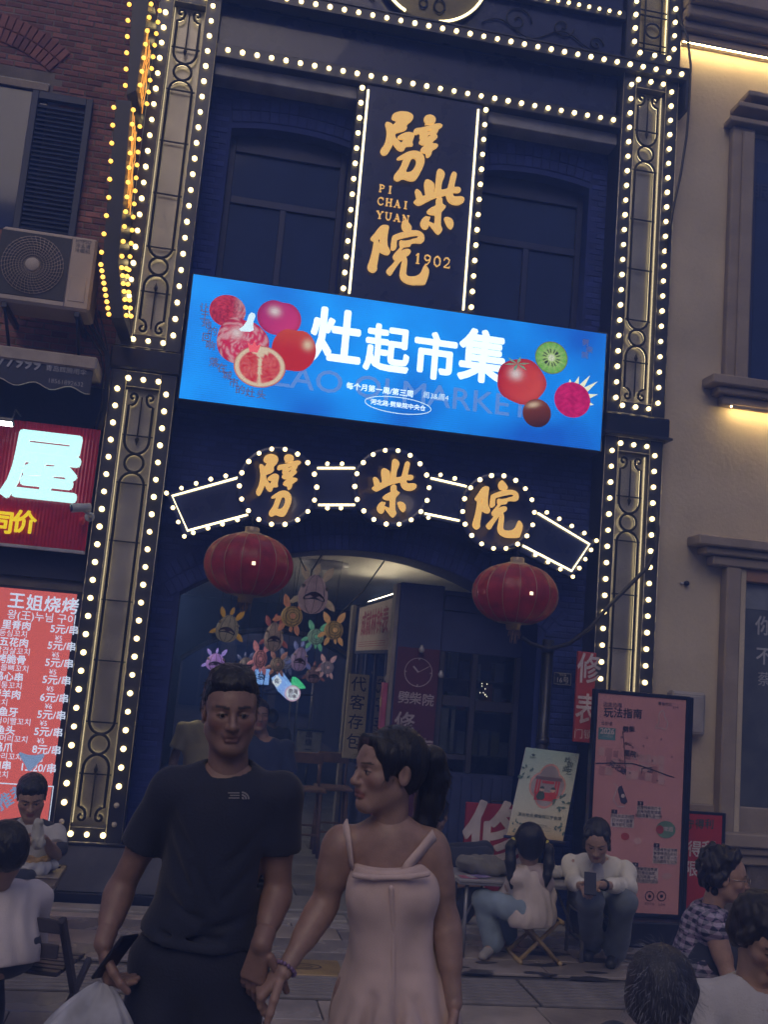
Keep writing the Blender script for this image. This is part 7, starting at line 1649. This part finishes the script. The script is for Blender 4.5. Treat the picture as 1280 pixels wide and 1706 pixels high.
    for i in range(NR+1):
        q = i/NR; z = top.z-.34*q; wx = .012+.135*min(1, q*2.1)**.8; wy = .010+.060*min(1, q*1.6)
        if q > .85: wx *= 1-.25*(q-.85)/.15; wy *= 1-.7*(q-.85)/.15
        for kk in range(NG):
            an = 2*math.pi*kk/NG; fold = 1+.16*math.sin(an*7+q*3)*max(0, 1-q*1.2)+.05*math.sin(an*11+q*9)
            pt = top+sx*(wx*math.cos(an)*fold-.055*q)+Vector((0,1,0))*(wy*math.sin(an)*fold); v.append((pt.x, pt.y, z))
    for i in range(NR):
        for kk in range(NG): f_.append((i*NG+kk, i*NG+(kk+1) % NG, (i+1)*NG+(kk+1) % NG, (i+1)*NG+kk))
    link('bag_film', mesh('bag_film', v, f_, True), pl, g)
    o = MB().obox(Vector((top.x, top.y, 0))+sx*-.06+Vector((0, 0, top.z-.25)), ax, Vector((-ax.y, ax.x, 0)), Vector((0,0,1)), .082, .042, .07, .006).build('food_carton', mat('kraft_board', (.23,.16,.11), .8, bump=.1)); tag(o, 'brown cardboard food carton inside the white carrier bag', 'carton')
front_man()

# ------------------------------------------------------------------ woman in the pale pinafore dress
def front_woman():
    s = 590; k = .93
    P = Person('woman in a pale pinafore dress looking sideways, hair in a ponytail', (.34, .215, .175), (.30, .13, .12), k)
    j = dict(neck=J(650, 1368, s), sL=J(570, 1402, s), sR=J(717, 1408, s), eL=J(541, 1506, s*1.0), eR=J(743, 1535, s), wL=J(474, 1617, s*1.05), wR=J(757, 1670, s*1.03))
    ax = CR.copy(); ax.z = 0; ax.normalize(); bk = Vector((-ax.y, ax.x, 0)); pel = J(655, 1660, s)
    j['hL'] = pel-ax*.095; j['hR'] = pel+ax*.095; j['kL'] = pel-ax*.09+Vector((0,0,-.37))-bk*.05; j['kR'] = pel+ax*.09+Vector((0,0,-.37))+bk*.03
    j['aL'] = Vector((j['kL'].x, j['kL'].y+.05, .085)); j['aR'] = Vector((j['kR'].x, j['kR'].y+.14, .10)); j['tL'] = j['aL']-bk*.14-Vector((0,0,.045)); j['tR'] = j['aR']-bk*.14-Vector((0,0,.05))
    H = Head(J(647, 1283, s), Vector((-.97, -.34, -.04)), CU+Vector((0,0,2.0)), .95)
    body_skin(P, j, False, .007, k=k, arm=1.10, torso_kw=dict(belly=.92, hip=1.12, deep=.98))
    neck_head(P, j, H, False, .0034, .050); eyes(P, H, (.15, 0))
    S = SDF(); d = (J(436, 1648, s*1.05)-j['wL']).normalized(); hand(S, j['wL'], d, Vector((-.25, .3, -.75)), .17, Vector((-.3, -.8, .3)), (.95, 1.0, 1.0, 1.0), .02, .8, 1.02); S.cap(lerpv(j['eL'], j['wL'], .8), j['wL'], .025, .023, .01); P.island(S, .003)
    S = SDF(); d = (Vector((0, 0, -1))+ax*.02).normalized(); hand(S, j['wR'], d, -ax, .17, -bk, (.45, .5, .55, .55), .06, .5, .95); S.cap(lerpv(j['eR'], j['wR'], .8), j['wR'], .025, .023, .01); P.island(S, .003)
    # dress: bodice, gathered skirt, two straps
    R, pl, up, r, b = torso_frame(j); nk = Vector(j['neck']); f = -b if b.y > 0 else b; m = cloth('pale_pink_linen', (.64, .49, .45), .8, .14, .15, 330)
    S = SDF(); sw = (j['sR']-j['sL']).length; sp = nk-pl
    S.ell(pl+sp*.66, (sw*.475, .122, .175), R, .05); S.ell(pl+sp*.36, (sw*.475, .122, .18), R, .06)
    for q in (-1, 1): S.ell(pl+sp*.63+r*q*.062+f*.060, (.062, .062, .064), R, .04)
    S.ell(pl+sp*.04, (sw*.50, .148, .18), R, .07); S.cap(pl-up*.08, pl-up*.48, .185, .245, .08)
    def fold(u0, v0, u1, v1, rr=.007, kk=.030, q=.005):
        dd = lambda u: .150*math.sqrt(max(.05, 1-(u/.20)**2))+.004+q
        S.cap(pl+sp*v0+r*u0+f*dd(u0), pl+sp*v1+r*u1+f*dd(u1), rr, rr*.6, kk, True)
    for a_ in ((-.02, .34, -.13, .42), (.03, .36, .14, .45), (-.04, .28, -.15, .26), (.02, .26, .15, .22), (.10, .60, .14, .44), (-.10, .62, -.13, .46), (-.06, .12, -.10, -.30), (.07, .10, .12, -.35), (-.13, .08, -.17, -.30), (.015, .70, .012, -.4), (.14, .1, .17, -.3)): fold(*a_)
    S.wr = (.0045, 46, .16); S.cut(pl+sp*.795, up); S.cut(pl-up*.52, -up); P.wear('dress', S, .0075, m)
    # placket, welt seams, pocket opening with a red lining
    def strip(name, pts, w, mm, dd=.008):
        S2 = SDF()
        for a_, c_ in zip(pts[:-1], pts[1:]): S2.cap(a_, c_, w, w, .006)
        P.wear(name, S2, .0045, mm)
    def surf(u, v_, d=.0): return pl+sp*v_+r*u+f*d
    def ribbon(name, pts, w, mm, th=.004):
        b_ = MB(); L = [Vector(p) for p in pts]; v = []; n_ = len(L)
        for i_, p in enumerate(L):
            t_ = (L[min(n_-1, i_+1)]-L[max(0, i_-1)]).normalized(); n2 = (p-(nk-up*.09)); n2 = (n2-t_*n2.dot(t_)).normalized(); s2 = t_.cross(n2); v += [p-s2*w-n2*th, p+s2*w-n2*th, p+s2*w+n2*th, p-s2*w+n2*th]
        fcs = [(0,1,2,3), tuple(4*n_-4+q for q in (3,2,1,0))]
        for i_ in range(n_-1): fcs += [(4*i_+q, 4*i_+4+q, 4*i_+4+(q+1) % 4, 4*i_+(q+1) % 4) for q in range(4)]
        b_.add(v, fcs, True); P.part(name, b_.mesh(name), mm)
    bv = np.concatenate(P.V); dv = verts(P.kids[0][1])
    for pxs in (((574, 1372), (577, 1384), (580, 1400), (582, 1416), (584, 1432), (586, 1446)), ((723, 1391), (713, 1402), (702, 1416), (691, 1428), (681, 1440), (675, 1450))):
        pts = [on_surface(bv, *q_, .005) for q_ in pxs[:-2]]+[on_surface(np.concatenate([bv, dv]), *q_, .005) for q_ in pxs[-2:]]
        ribbon('strap', [pts[0]+CF*.05-up*.030, pts[0]+CF*.02-up*.004]+pts, .0145, m, .003)
    strip('neckline_band', [surf(-.10, .775, .112), surf(-.05, .772, .128), surf(.05, .772, .128), surf(.10, .775, .112)], .008, m)
    seam = cloth('linen_shadow_seam', (.40, .28, .265), .85)
    strip('placket', [surf(.0, .72, .135), surf(.004, .45, .119), surf(.0, .10, .146)], .0075, m)
    strip('pocket_lining', [on_surface(dv, 704, 1622, .0), on_surface(dv, 712, 1631, .0), on_surface(dv, 720, 1637, .0)], .008, cloth('red_lining', (.34, .03, .05)))
    sm = mat('beige_sandal', (.30,.22,.17), .5, bump=.1); shoe(P, 'shoe', j['aL'], j['tL'], sm, .9); shoe(P, 'shoe', j['aR'], j['tR'], sm, .9)
    # hair drawn back into a ponytail
    S = SDF(); H.ell(S, (0, .024, .040), (.087, .103, .093), .02); H.ell(S, (0, .05, .0), (.078, .065, .075), .03); H.ell(S, (0, -.138, -.052), (.064, .081, .100), .012, True); H.ell(S, (0, -.02, -.14), (.12, .11, .09), .015, True)
    for q in (-1, 1): H.ell(S, (q*.09, .01, -.012), (.016, .026, .042), .01, True); H.cap(S, (q*.068, -.055, .05), (q*.074, -.045, -.015), .012, .006, .02)
    H.cap(S, (-.046, -.060, .086), (.046, -.060, .086), .017, .017, .02)
    for q in (-1, 1): H.ell(S, (q*.058, -.046, .062), (.020, .030, .030), .015); H.ell(S, (q*.070, -.022, .035), (.016, .030, .036), .015)
    tie = H.w(0, .118, .045); tail = [tie, H.w(.0, .155, .03), H.w(-.005, .168, -.03), H.w(-.01, .158, -.10), H.w(-.01, .140, -.17), H.w(-.015, .128, -.215)]
    for (a_, b_), (ra, rb) in zip(zip(tail[:-1], tail[1:]), ((.026, .036), (.036, .043), (.043, .042), (.042, .034), (.034, .012))): S.cap(a_, b_, ra, rb, .02)
    S.wr = (.0009, 190, .18); me = S.mesh('hair', .0042); P.part('hair', me, M_HAIR); crop_strands(P, H, me, 700, .022, None, .3, .0006)
    sc = MB()                                   # sparkling hair tie
    for i in range(10): a_ = i*.628; q = H.w(.030*math.cos(a_), .118+.004*math.sin(3*a_), .045+.030*math.sin(a_)); sc.lathe(q, [(.001,-.007),(.007,0),(.001,.007)], 7)
    P.part('hair_tie', sc.mesh('hair_tie'), mat('hair_tie_gem', (.45,.45,.55), .15, .6, bump=0))
    br = MB()
    for i in range(16):
        a_ = i*.3927; d0 = (j['wL']-j['eL']).normalized(); u0 = d0.orthogonal().normalized(); w0 = d0.cross(u0); q = lerpv(j['eL'], j['wL'], .97)+(u0*math.cos(a_)+w0*math.sin(a_))*.029; br.lathe(q, [(.001,-.0065),(.0065,0),(.001,.0065)], 7)
    P.part('bracelet', br.mesh('bracelet'), mat('bead_violet', (.22,.14,.26), .3, bump=0))
    P.done()
    n0 = [nk+r*(.055*math.cos(a_))+f*(.03+.05*math.sin(a_))-up*(.02+.045*math.sin(a_)) for a_ in [math.pi*i/12 for i in range(13)]]
front_woman()

# ------------------------------------------------------------------ two people further back
def standing(label, neck, head, s, skin, shirt, pants, hairm, face, k=1.0, long=False, wide=.36, h=.010):
    P = Person(label, skin); ax = Vector((1, 0, 0)); nk = J(*neck, s); j = dict(neck=nk)
    j['sL'] = nk-ax*wide/2-Vector((0,0,.05)); j['sR'] = nk+ax*wide/2-Vector((0,0,.05)); pel = nk-Vector((0,0,.53*k))
    j['eL'] = j['sL']+Vector((-.05,.02,-.28*k)); j['eR'] = j['sR']+Vector((.05,.02,-.28*k)); j['wL'] = j['eL']+Vector((0,-.10,-.23*k)); j['wR'] = j['eR']+Vector((0,-.10,-.23*k))
    j['hL'] = pel-ax*.09; j['hR'] = pel+ax*.09; j['kL'] = j['hL']+Vector((0,-.03,-.42*k)); j['kR'] = j['hR']+Vector((0,.03,-.42*k)); j['aL'] = Vector((j['kL'].x, j['kL'].y+.04, .12)); j['aR'] = Vector((j['kR'].x, j['kR'].y+.04, .12))
    j['tL'] = j['aL']+Vector((0,-.15,-.04)); j['tR'] = j['aR']+Vector((0,-.15,-.04))
    H = Head(J(*head, s), face, (0,0,1), k*.97); body_skin(P, j, True, .011, k=k); neck_head(P, j, H, True, .006, .054)
    for q, dd in (('L', 1), ('R', -1)): S = SDF(); hand(S, j['w'+q], (0,-.35,-1), (dd,0,0), .17*k, (0,-1,0), k=k); P.island(S, .005)
    tshirt(P, j, shirt, .016, k, .62, -.12, .011); trousers(P, j, pants, .014, k, h=.013); S = SDF(); hair_cap(H, S, .012); S.wr = (.002, 200); P.wear('hair', S, .006, hairm)
    for q in 'LR': shoe(P, 'shoe', j['a'+q], j['t'+q], mat('dark_shoe', (.03,.03,.035), .5, bump=.1), k)
    return P.done()
standing('man in a navy T-shirt standing right behind the man in black', (440, 1232), (430, 1192), 215, (.36,.22,.165), cloth('navy_cotton', (.030,.045,.105)), cloth('dark_denim', (.03,.035,.06)), M_HAIR, (.15,-1,0))
standing('person in a pale yellow shirt half hidden behind the man in black', (343, 1206), (352, 1180), 200, (.30,.19,.14), cloth('pale_yellow_cotton', (.52,.46,.25)), cloth('dark_denim', (.03,.035,.06)), M_HAIR, (.6,1,0), .93)
standing('dark figure with black hair further down the passage by the lamp', (455, 1212), (452, 1196), 125, (.25,.17,.13), cloth('charcoal_cotton', (.03,.03,.04)), cloth('dark_denim', (.03,.035,.06)), M_HAIR, (-.3,1,0), .95)

# ------------------------------------------------------------------ seated people
def seat_pose(neck, s, face, wide=.34, seat=.30, k=1.0, lean=.10, knee=(.16, .40), elbows=None, wrists=None, feet=.12, spread=.10):
    """face: horizontal direction; returns joints of someone sitting low, knees forward"""
    f = Vector((face[0], face[1], 0)).normalized(); r = Vector((-f.y, f.x, 0))*-1; nk = J(*neck, s); j = dict(neck=nk)
    if r.dot(CR) < 0: r = -r
    pel = nk-f*lean; pel.z = seat+.09*k
    j['sL'] = nk-r*wide/2-Vector((0,0,.045)); j['sR'] = nk+r*wide/2-Vector((0,0,.045)); j['hL'] = pel-r*.085; j['hR'] = pel+r*.085
    j['kL'] = j['hL']+f*knee[1]-r*spread*.5; j['kR'] = j['hR']+f*knee[1]+r*spread*.5; j['kL'].z = j['kR'].z = seat+knee[0]
    for q in 'LR': j['a'+q] = j['k'+q]-f*feet; j['a'+q].z = .10; j['t'+q] = j['a'+q]+f*.14; j['t'+q].z = .055
    j['eL'] = elbows[0] if elbows else j['sL']+f*.08-r*.05-Vector((0,0,.24*k)); j['eR'] = elbows[1] if elbows else j['sR']+f*.08+r*.05-Vector((0,0,.24*k))
    j['wL'] = wrists[0] if wrists else j['eL']+f*.20+Vector((0,0,.02)); j['wR'] = wrists[1] if wrists else j['eR']+f*.20+Vector((0,0,.02))
    return j, f, r
def sitter(label, j, f, r, head, s, face, skin, shirt, pants, hair, k=1.0, up=(0,0,1), long=False, sleeve=.62, male=False, h=.009, hem=-.06, hk=1.0, eye=True, sh=None, hand_d=None, wr=(.004, 42), kw={}):
    P = Person(label, skin); H = Head(J(*head, s), face, up, hk); body_skin(P, j, male, .010, k=k); neck_head(P, j, H, male, .0045, .050)
    for q in 'LR':
        S = SDF(); d = (Vector(j['w'+q])-Vector(j['e'+q])).normalized(); sd = r if q == 'L' else -r; hand(S, j['w'+q], d, Vector((0,0,-1))+sd*.3, .165*k, sd+f*.2, (.8,.85,.9,.9), .08, .6, k); P.island(S, .0045)
    tshirt(P, j, shirt, .018, k, sleeve, hem, h, wr, long=long, kw=kw); trousers(P, j, pants, .016, k, .012, h+.001, .40, (.004, 40))
    for q in 'LR': shoe(P, 'shoe', j['a'+q], j['t'+q], sh or mat('pale_shoe', (.42,.40,.38), .6, bump=.1), k)
    if eye: eyes(P, H)
    hair(P, H); return P, H
def short_hair(P, H): S = SDF(); hair_cap(H, S, .012); H.ell(S, (0, -.045, .085), (.058, .045, .03), .03); S.wr = (.0018, 220); P.wear('hair', S, .005, M_HAIR)

def boy():
    s = 283; f = Vector((-.25, -.97, 0)); j, f, r = seat_pose((53, 1372), s, f, .30, .28, .85, .05, elbows=(J(18, 1440, s*1.02), J(92, 1425, s*1.03)), wrists=(J(50, 1400, s*1.08), J(74, 1398, s*1.08)))
    P, H = sitter('boy in a white and dark raglan shirt eating at the small table', j, f, r, (52, 1327), s, (.15, -.9, -.40), (.40,.26,.19), cloth('raglan_white', (.46,.45,.45)), cloth('dark_denim', (.03,.035,.06)), short_hair, .85, up=CU+Vector((0,0,1)), male=True, hk=.98)
    S = SDF(); dk = cloth('raglan_navy', (.035,.038,.055))
    for q in 'LR': s_, e_ = j['s'+q], j['e'+q]; S.cap(lerpv(j['neck'], s_, .45)+Vector((0,0,.022)), s_+Vector((0,0,.016)), .030, .040, .02); S.cap(s_+(s_-j['neck']).normalized()*.028, lerpv(s_, e_, .60)+(s_-j['neck']).normalized()*.03, .042, .046, .02)
    P.wear('raglan_sleeves', S, .008, dk); P.done()
    c = J(62, 1388, s*1.10); S = SDF(); S.cap(c+Vector((-.005,0,.05)), c-Vector((-.01,0,.05)), .026, .036, .02); S.wr = (.005, 110); tag(link('wrapped_snack', S.mesh('wrapped_snack', .005), cloth('snack_wrap', (.45,.44,.40), .5)), 'wrapped snack the boy holds to his mouth', 'food')
boy()
def left_man():
    s = 400; f = Vector((-.55, .83, 0)); j, f, r = seat_pose((-8, 1478), s, f, .38, .40, 1.0, .06)
    P, H = sitter('dark-haired man in a white shirt seen from behind on the slatted chair', j, f, r, (4, 1422), s*1.02, (-.5, .86, -.15), (.34,.21,.16), cloth('white_cotton', (.66,.60,.61), .8, .08), cloth('dark_denim', (.03,.035,.06)), short_hair, 1.0, male=True, long=True, sleeve=.7, h=.008, eye=False, wr=(.0055, 46, .6)); P.done()
left_man()
def girl():
    s = 262; f = Vector((.10, 1, 0)); j, f, r = seat_pose((884, 1446), s, Vector((-.55, .85, 0)), .28, .27, .82, .03, (.10, .36), elbows=(J(842, 1492, s), J(914, 1490, s)), wrists=(J(846, 1466, s*.95), J(910, 1462, s*.95)))
    j['kL'] = J(806, 1500, s*1.0); j['aL'] = J(822, 1578, s*1.0); j['aL'].z = .10; j['tL'] = j['aL']+Vector((-.09, -.09, -.05)); j['kR'] = J(842, 1512, s*.96); j['aR'] = J(846, 1572, s*.96); j['aR'].z = .10; j['tR'] = j['aR']+Vector((-.10,-.06,-.05))
    def hair(P, H):
        S = SDF(); H.ell(S, (0, .03, .04), (.092, .105, .095), .02); H.ell(S, (0, .06, -.02), (.082, .055, .085), .03); H.ell(S, (0, -.13, -.04), (.085, .085, .11), .012, True)
        for q, L in ((1, 1.0), (-1, .9)):
            pts = [H.w(q*.085, .03, .03), H.w(q*.125, .035, -.03), H.w(q*.125, .05, -.12), H.w(q*.115, .055, -.21*L), H.w(q*.11, .05, -.28*L)]
            for (a, b), (ra, rb) in zip(zip(pts[:-1], pts[1:]), ((.022,.032),(.032,.034),(.034,.028),(.028,.008))): S.cap(a, b, ra, rb, .015)
        S.wr = (.0012, 180, .2); P.wear('hair', S, .0048, M_HAIR)
        for q in (1, -1): b = MB(); b.lathe(H.w(q*.10, .033, .012), [(.020,-.012),(.027,0),(.020,.012)], 12, H.R @ Vector((.6*q, 0, -1))); P.part('hair_tie', b.mesh('hair_tie'), mat('tie_yellow', (.55,.48,.06), .5, bump=0))
    P, H = sitter('girl with two pigtails in a cream hooded jacket, back to the street', j, f, r, (882, 1405), s, (.15, 1, -.15), (.42,.28,.21), cloth('cream_jacket', (.66,.57,.52), .8, .1), cloth('pale_denim', (.26,.34,.42), .85, .18), hair, .82, long=True, sleeve=.95, h=.0075, hem=-.11, hk=.98, eye=False, wr=(.0065, 48, .6), kw=dict(hip=1.22, belly=1.05, deep=1.08))
    nk = j['neck']; S = SDF(); b = -f; S.ell(nk+b*.085-Vector((0,0,.07)), (.10, .05, .075), k=.03); S.ell(nk+b*.03-Vector((0,0,.0)), (.10, .075, .035), k=.02); S.wr = (.005, 60); P.wear('hood', S, .007, cloth('cream_hood', (.44,.36,.36), .8))
    P.done()
girl()
def phone_woman():
    s = 254; f = Vector((-.45, -.85, 0)); j, f, r = seat_pose((998, 1432), s, f, .36, .30, .95, .06, (.16, .36), elbows=(J(955, 1470, s*1.02), J(1048, 1478, s*1.03)), wrists=(J(973, 1478, s*1.10), J(1000, 1474, s*1.10)))
    j['kL'] = J(985, 1497, s*1.08); j['kR'] = J(1040, 1502, s*1.06); j['aR'] = J(1026, 1577, s*1.02); j['aR'].z = .10; j['tR'] = j['aR']+Vector((-.07,-.10,-.05)); j['aL'] = J(985, 1568, s*1.0); j['aL'].z = .10; j['tL'] = j['aL']+Vector((-.06,-.11,-.05))
    def hair(P, H):
        S = SDF(); H.ell(S, (0, .024, .042), (.089, .104, .092), .02); H.ell(S, (0, .05, -.01), (.08, .062, .08), .03); H.ell(S, (0, -.122, -.03), (.070, .085, .100), .012, True); H.ell(S, (0, -.02, -.15), (.10, .10, .09), .015, True)
        for q in (-1, 1): H.cap(S, (q*.075, -.04, .04), (q*.082, -.01, -.06), .014, .012, .02); H.ell(S, (q*.064, -.040, .066), (.018, .028, .026), .015)
        H.cap(S, (0, .10, .0), (.06, .12, -.12), .03, .022, .03); S.wr = (.0012, 190, .25); P.wear('hair', S, .005, M_HAIR)
    P, H = sitter('woman in an open white shirt looking down at her phone at the low table', j, f, r, (995, 1399), s*1.03, (-.35, -.80, -.55), (.42,.27,.20), cloth('white_shirt', (.74,.72,.66), .8, .08), cloth('blue_jeans', (.14,.17,.21), .85, .2), hair, .95, long=True, sleeve=.62, h=.0075, hk=.98, wr=(.006, 50, .6), sh=mat('black_sneaker', (.04,.04,.04), .5, bump=.1))
    S = SDF(); nk = j['neck']; S.ell(nk+f*.095-Vector((0,0,.10)), (.055, .04, .105), k=.02); P.wear('undershirt', S, .007, cloth('undershirt_white', (.52,.50,.52)))
    w = j['wR']; P.part('wrist_watch', MB().lathe(lerpv(j['eR'], w, .86), [(.030,-.012),(.034,-.008),(.034,.008),(.030,.012)], 14, w-j['eR']).mesh('wrist_watch'), M_BLACK); P.done()
    a = J(984, 1472, s*1.12); o = MB().obox(a, Vector((.9,-.3,.0)).normalized(), Vector((.2,.6,.75)).normalized(), Vector((-.2,-.75,.6)).normalized(), .035, .072, .005, .002).build('smartphone', M_BLACK); tag(o, 'dark smartphone in the hands of the woman at the low table', 'phone')
phone_woman()
def booth_sitter():
    s = 228; j, f, r = seat_pose((722, 1398), s, Vector((.75, -.2, 0)), .34, .34, .92, .03)
    P, H = sitter('dark-haired person in black sitting behind the woman in the dress', j, f, r, (727, 1356), s, (.55, .75, -.25), (.36,.23,.175), cloth('black_knit', (.02,.02,.026)), cloth('dark_denim', (.03,.035,.06)), short_hair, .92, male=True, eye=False); P.done()
booth_sitter()
def curly_woman():
    s = 340; j, f, r = seat_pose((1185, 1512), s, Vector((.80, -.35, 0)), .36, .42, .98, .03); 
    def hair(P, H):
        S = SDF(); rn = random.Random(4)
        for i in range(70):
            z = rn.uniform(-.08, .125); a = rn.uniform(.15, math.pi-.15) if z < .06 else rn.uniform(0, 6.28); rr_ = math.sqrt(max(.0, 1-((z-.03)/.11)**2)); x, y = .088*rr_*math.cos(a), .02+.098*rr_*math.sin(a)
            if y < -.03 and z < .05: continue
            H.ell(S, (x, y, z), (rn.uniform(.018,.03),)*3, .010)
        H.ell(S, (0, .03, .035), (.088, .100, .095), .02); H.ell(S, (0, -.13, -.045), (.085, .085, .108), .01, True); S.wr = (.005, 120); P.wear('hair', S, .005, M_DKHAIR)
    m = mat('patterned_knit', (.1,.1,.1), .85, bump=.2); n = m.node_tree.nodes; l = m.node_tree.links; p = n['Principled BSDF']
    tc = n.new('ShaderNodeTexCoord'); mp = n.new('ShaderNodeMapping'); mp.inputs['Scale'].default_value = (26, 26, 26); mp.inputs['Rotation'].default_value = (0, .78, 0); ck = n.new('ShaderNodeTexChecker'); ck.inputs['Scale'].default_value = 1; ck.inputs['Color1'].default_value = (.38,.28,.42,1); ck.inputs['Color2'].default_value = (.03,.03,.07,1); wv = n.new('ShaderNodeTexWave'); wv.bands_direction = 'Z'; wv.inputs['Scale'].default_value = 9; cr = n.new('ShaderNodeValToRGB'); cr.color_ramp.elements[0].color = (.03,.03,.07,1); cr.color_ramp.elements[1].color = (.42,.40,.48,1); cr.color_ramp.elements[0].position = .45; cr.color_ramp.elements[1].position = .55
    mx = n.new('ShaderNodeMixRGB'); mx.inputs[0].default_value = .5; l.new(tc.outputs['Object'], mp.inputs[0]); l.new(mp.outputs[0], ck.inputs[0]); l.new(tc.outputs['Object'], wv.inputs[0]); l.new(wv.outputs['Fac'], cr.inputs[0]); l.new(ck.outputs[0], mx.inputs[1]); l.new(cr.outputs[0], mx.inputs[2]); l.new(mx.outputs[0], p.inputs['Base Color'])
    P, H = sitter('curly-haired woman with glasses in a patterned sleeveless top', j, f, r, (1208, 1459), s, (.92, -.30, -.10), (.42,.26,.195), m, cloth('dark_denim', (.03,.035,.06)), hair, .98, sleeve=.06, h=.0075, hk=1.0, up=CU+Vector((0,0,1)))
    g = MB()
    for q in (-1, 1): c = [H.w(q*.032+.022*math.cos(a), -.112, .0+.018*math.sin(a)) for a in [i*.393 for i in range(16)]]; g.tube(c, .0018, 5, closed=True); g.tube([H.w(q*.054, -.110, .005), H.w(q*.082, -.02, .008)], .0018, 5)
    g.tube([H.w(-.011, -.114, .004), H.w(.011, -.114, .004)], .0018, 5); P.part('glasses', g.mesh('glasses'), mat('glasses_metal', (.5,.42,.35), .25, .8, bump=0)); P.done()
curly_woman()
def grey_woman():
    s = 560; j, f, r = seat_pose((1110, 1742), s, Vector((.35, .9, 0)), .36, .42, .96, .03)
    def hair(P, H):
        S = SDF(); H.ell(S, (0, .024, .036), (.096, .112, .100), .02); H.ell(S, (0, .06, -.025), (.088, .062, .085), .03); H.ell(S, (0, -.135, -.045), (.085, .085, .10), .012, True)
        for q in (-1, 1): H.cap(S, (q*.08, -.02, .03), (q*.086, .01, -.05), .020, .014, .02)
        S.wr = (.0014, 150, .3); me = S.mesh('hair', .0042); P.part('hair', me, M_GREYHAIR)
        pts = [v.co.copy() for v in me.vertices if v.index % 9 == 0]; rn = random.Random(2); c = H.w(0, .02, .02)
        b = strands(H, pts, 700, .045, .0005, lambda p: ((p-H.w(0, .0, .12)).normalized()*.8+(p-c).normalized()*.35), rn, .25); P.part('stray_hairs', b.mesh('stray_hairs'), M_SILVER)
    P, H = sitter('grey-haired woman in a patterned top seen from behind at the lower edge', j, f, r, (1105, 1655), s, (.62, .55, -.25), (.38,.24,.18), mat('speckled_blouse', (.16,.15,.24), .85, 0, .9, 55, .2, 120, detail=2), cloth('dark_denim', (.03,.035,.06)), hair, .96, sleeve=.7, hk=1.0, h=.007, eye=False); P.done()
grey_woman()
def necklace_woman():
    s = 490; j, f, r = seat_pose((1252, 1640), s, Vector((.1, -1, 0)), .38, .42, 1.0, .03)
    def hair(P, H):
        S = SDF(); hair_cap(H, S, .016); H.ell(S, (0, -.04, .090), (.066, .045, .03), .03); H.ell(S, (0, .06, -.02), (.085, .055, .08), .03)
        for q in (-1, 1): H.cap(S, (q*.078, -.03, .045), (q*.088, .0, -.01), .018, .014, .02)
        S.wr = (.0035, 120); P.wear('hair', S, .0045, M_DKHAIR)
    P, H = sitter('woman in a pale T-shirt and bead necklace looking down at the right edge', j, f, r, (1272, 1560), s, (.12, -.90, -.45), (.40,.255,.19), cloth('pale_grey_tee', (.52,.50,.51), .8, .08), cloth('dark_denim', (.03,.035,.06)), hair, 1.0, sleeve=.75, h=.007, hk=1.02, up=CU+Vector((0,0,1)), wr=(.005, 36))
    nk = j['neck']; b = MB()
    for i in range(34): a = math.pi*2*i/34; q = nk+r*(.082*math.cos(a))+f*(.015+.072*math.sin(a))-Vector((0,0,.0+.040*(1+math.sin(a))*.9-.02)); b.lathe(q+f*.012, [(.001,-.005),(.0052,0),(.001,.005)], 7)
    P.part('necklace', b.mesh('necklace'), mat('bead_pearl', (.42,.33,.28), .3, bump=0)); P.done()
necklace_woman()
tables()
# ================================================================== added blue haze standing for glare in the lens
def haze():
    m = bpy.data.materials.new('veil_haze'); m.use_nodes = True; nt = m.node_tree; nt.nodes.clear()
    o = nt.nodes.new('ShaderNodeOutputMaterial'); v = nt.nodes.new('ShaderNodeVolumePrincipled')
    v.inputs['Color'].default_value = (.20, .36, 1.0, 1); v.inputs['Density'].default_value = HAZE; v.inputs['Density Attribute'].default_value = ''; v.inputs['Anisotropy'].default_value = 0.0
    nt.links.new(v.outputs[0], o.inputs['Volume']); m.cycles.homogeneous_volume = True
    b = MB().box(-62, 62, -62, 62, -1.0, 10.5); stuff(b.build('haze', m))
HAZE = 0.033
haze()
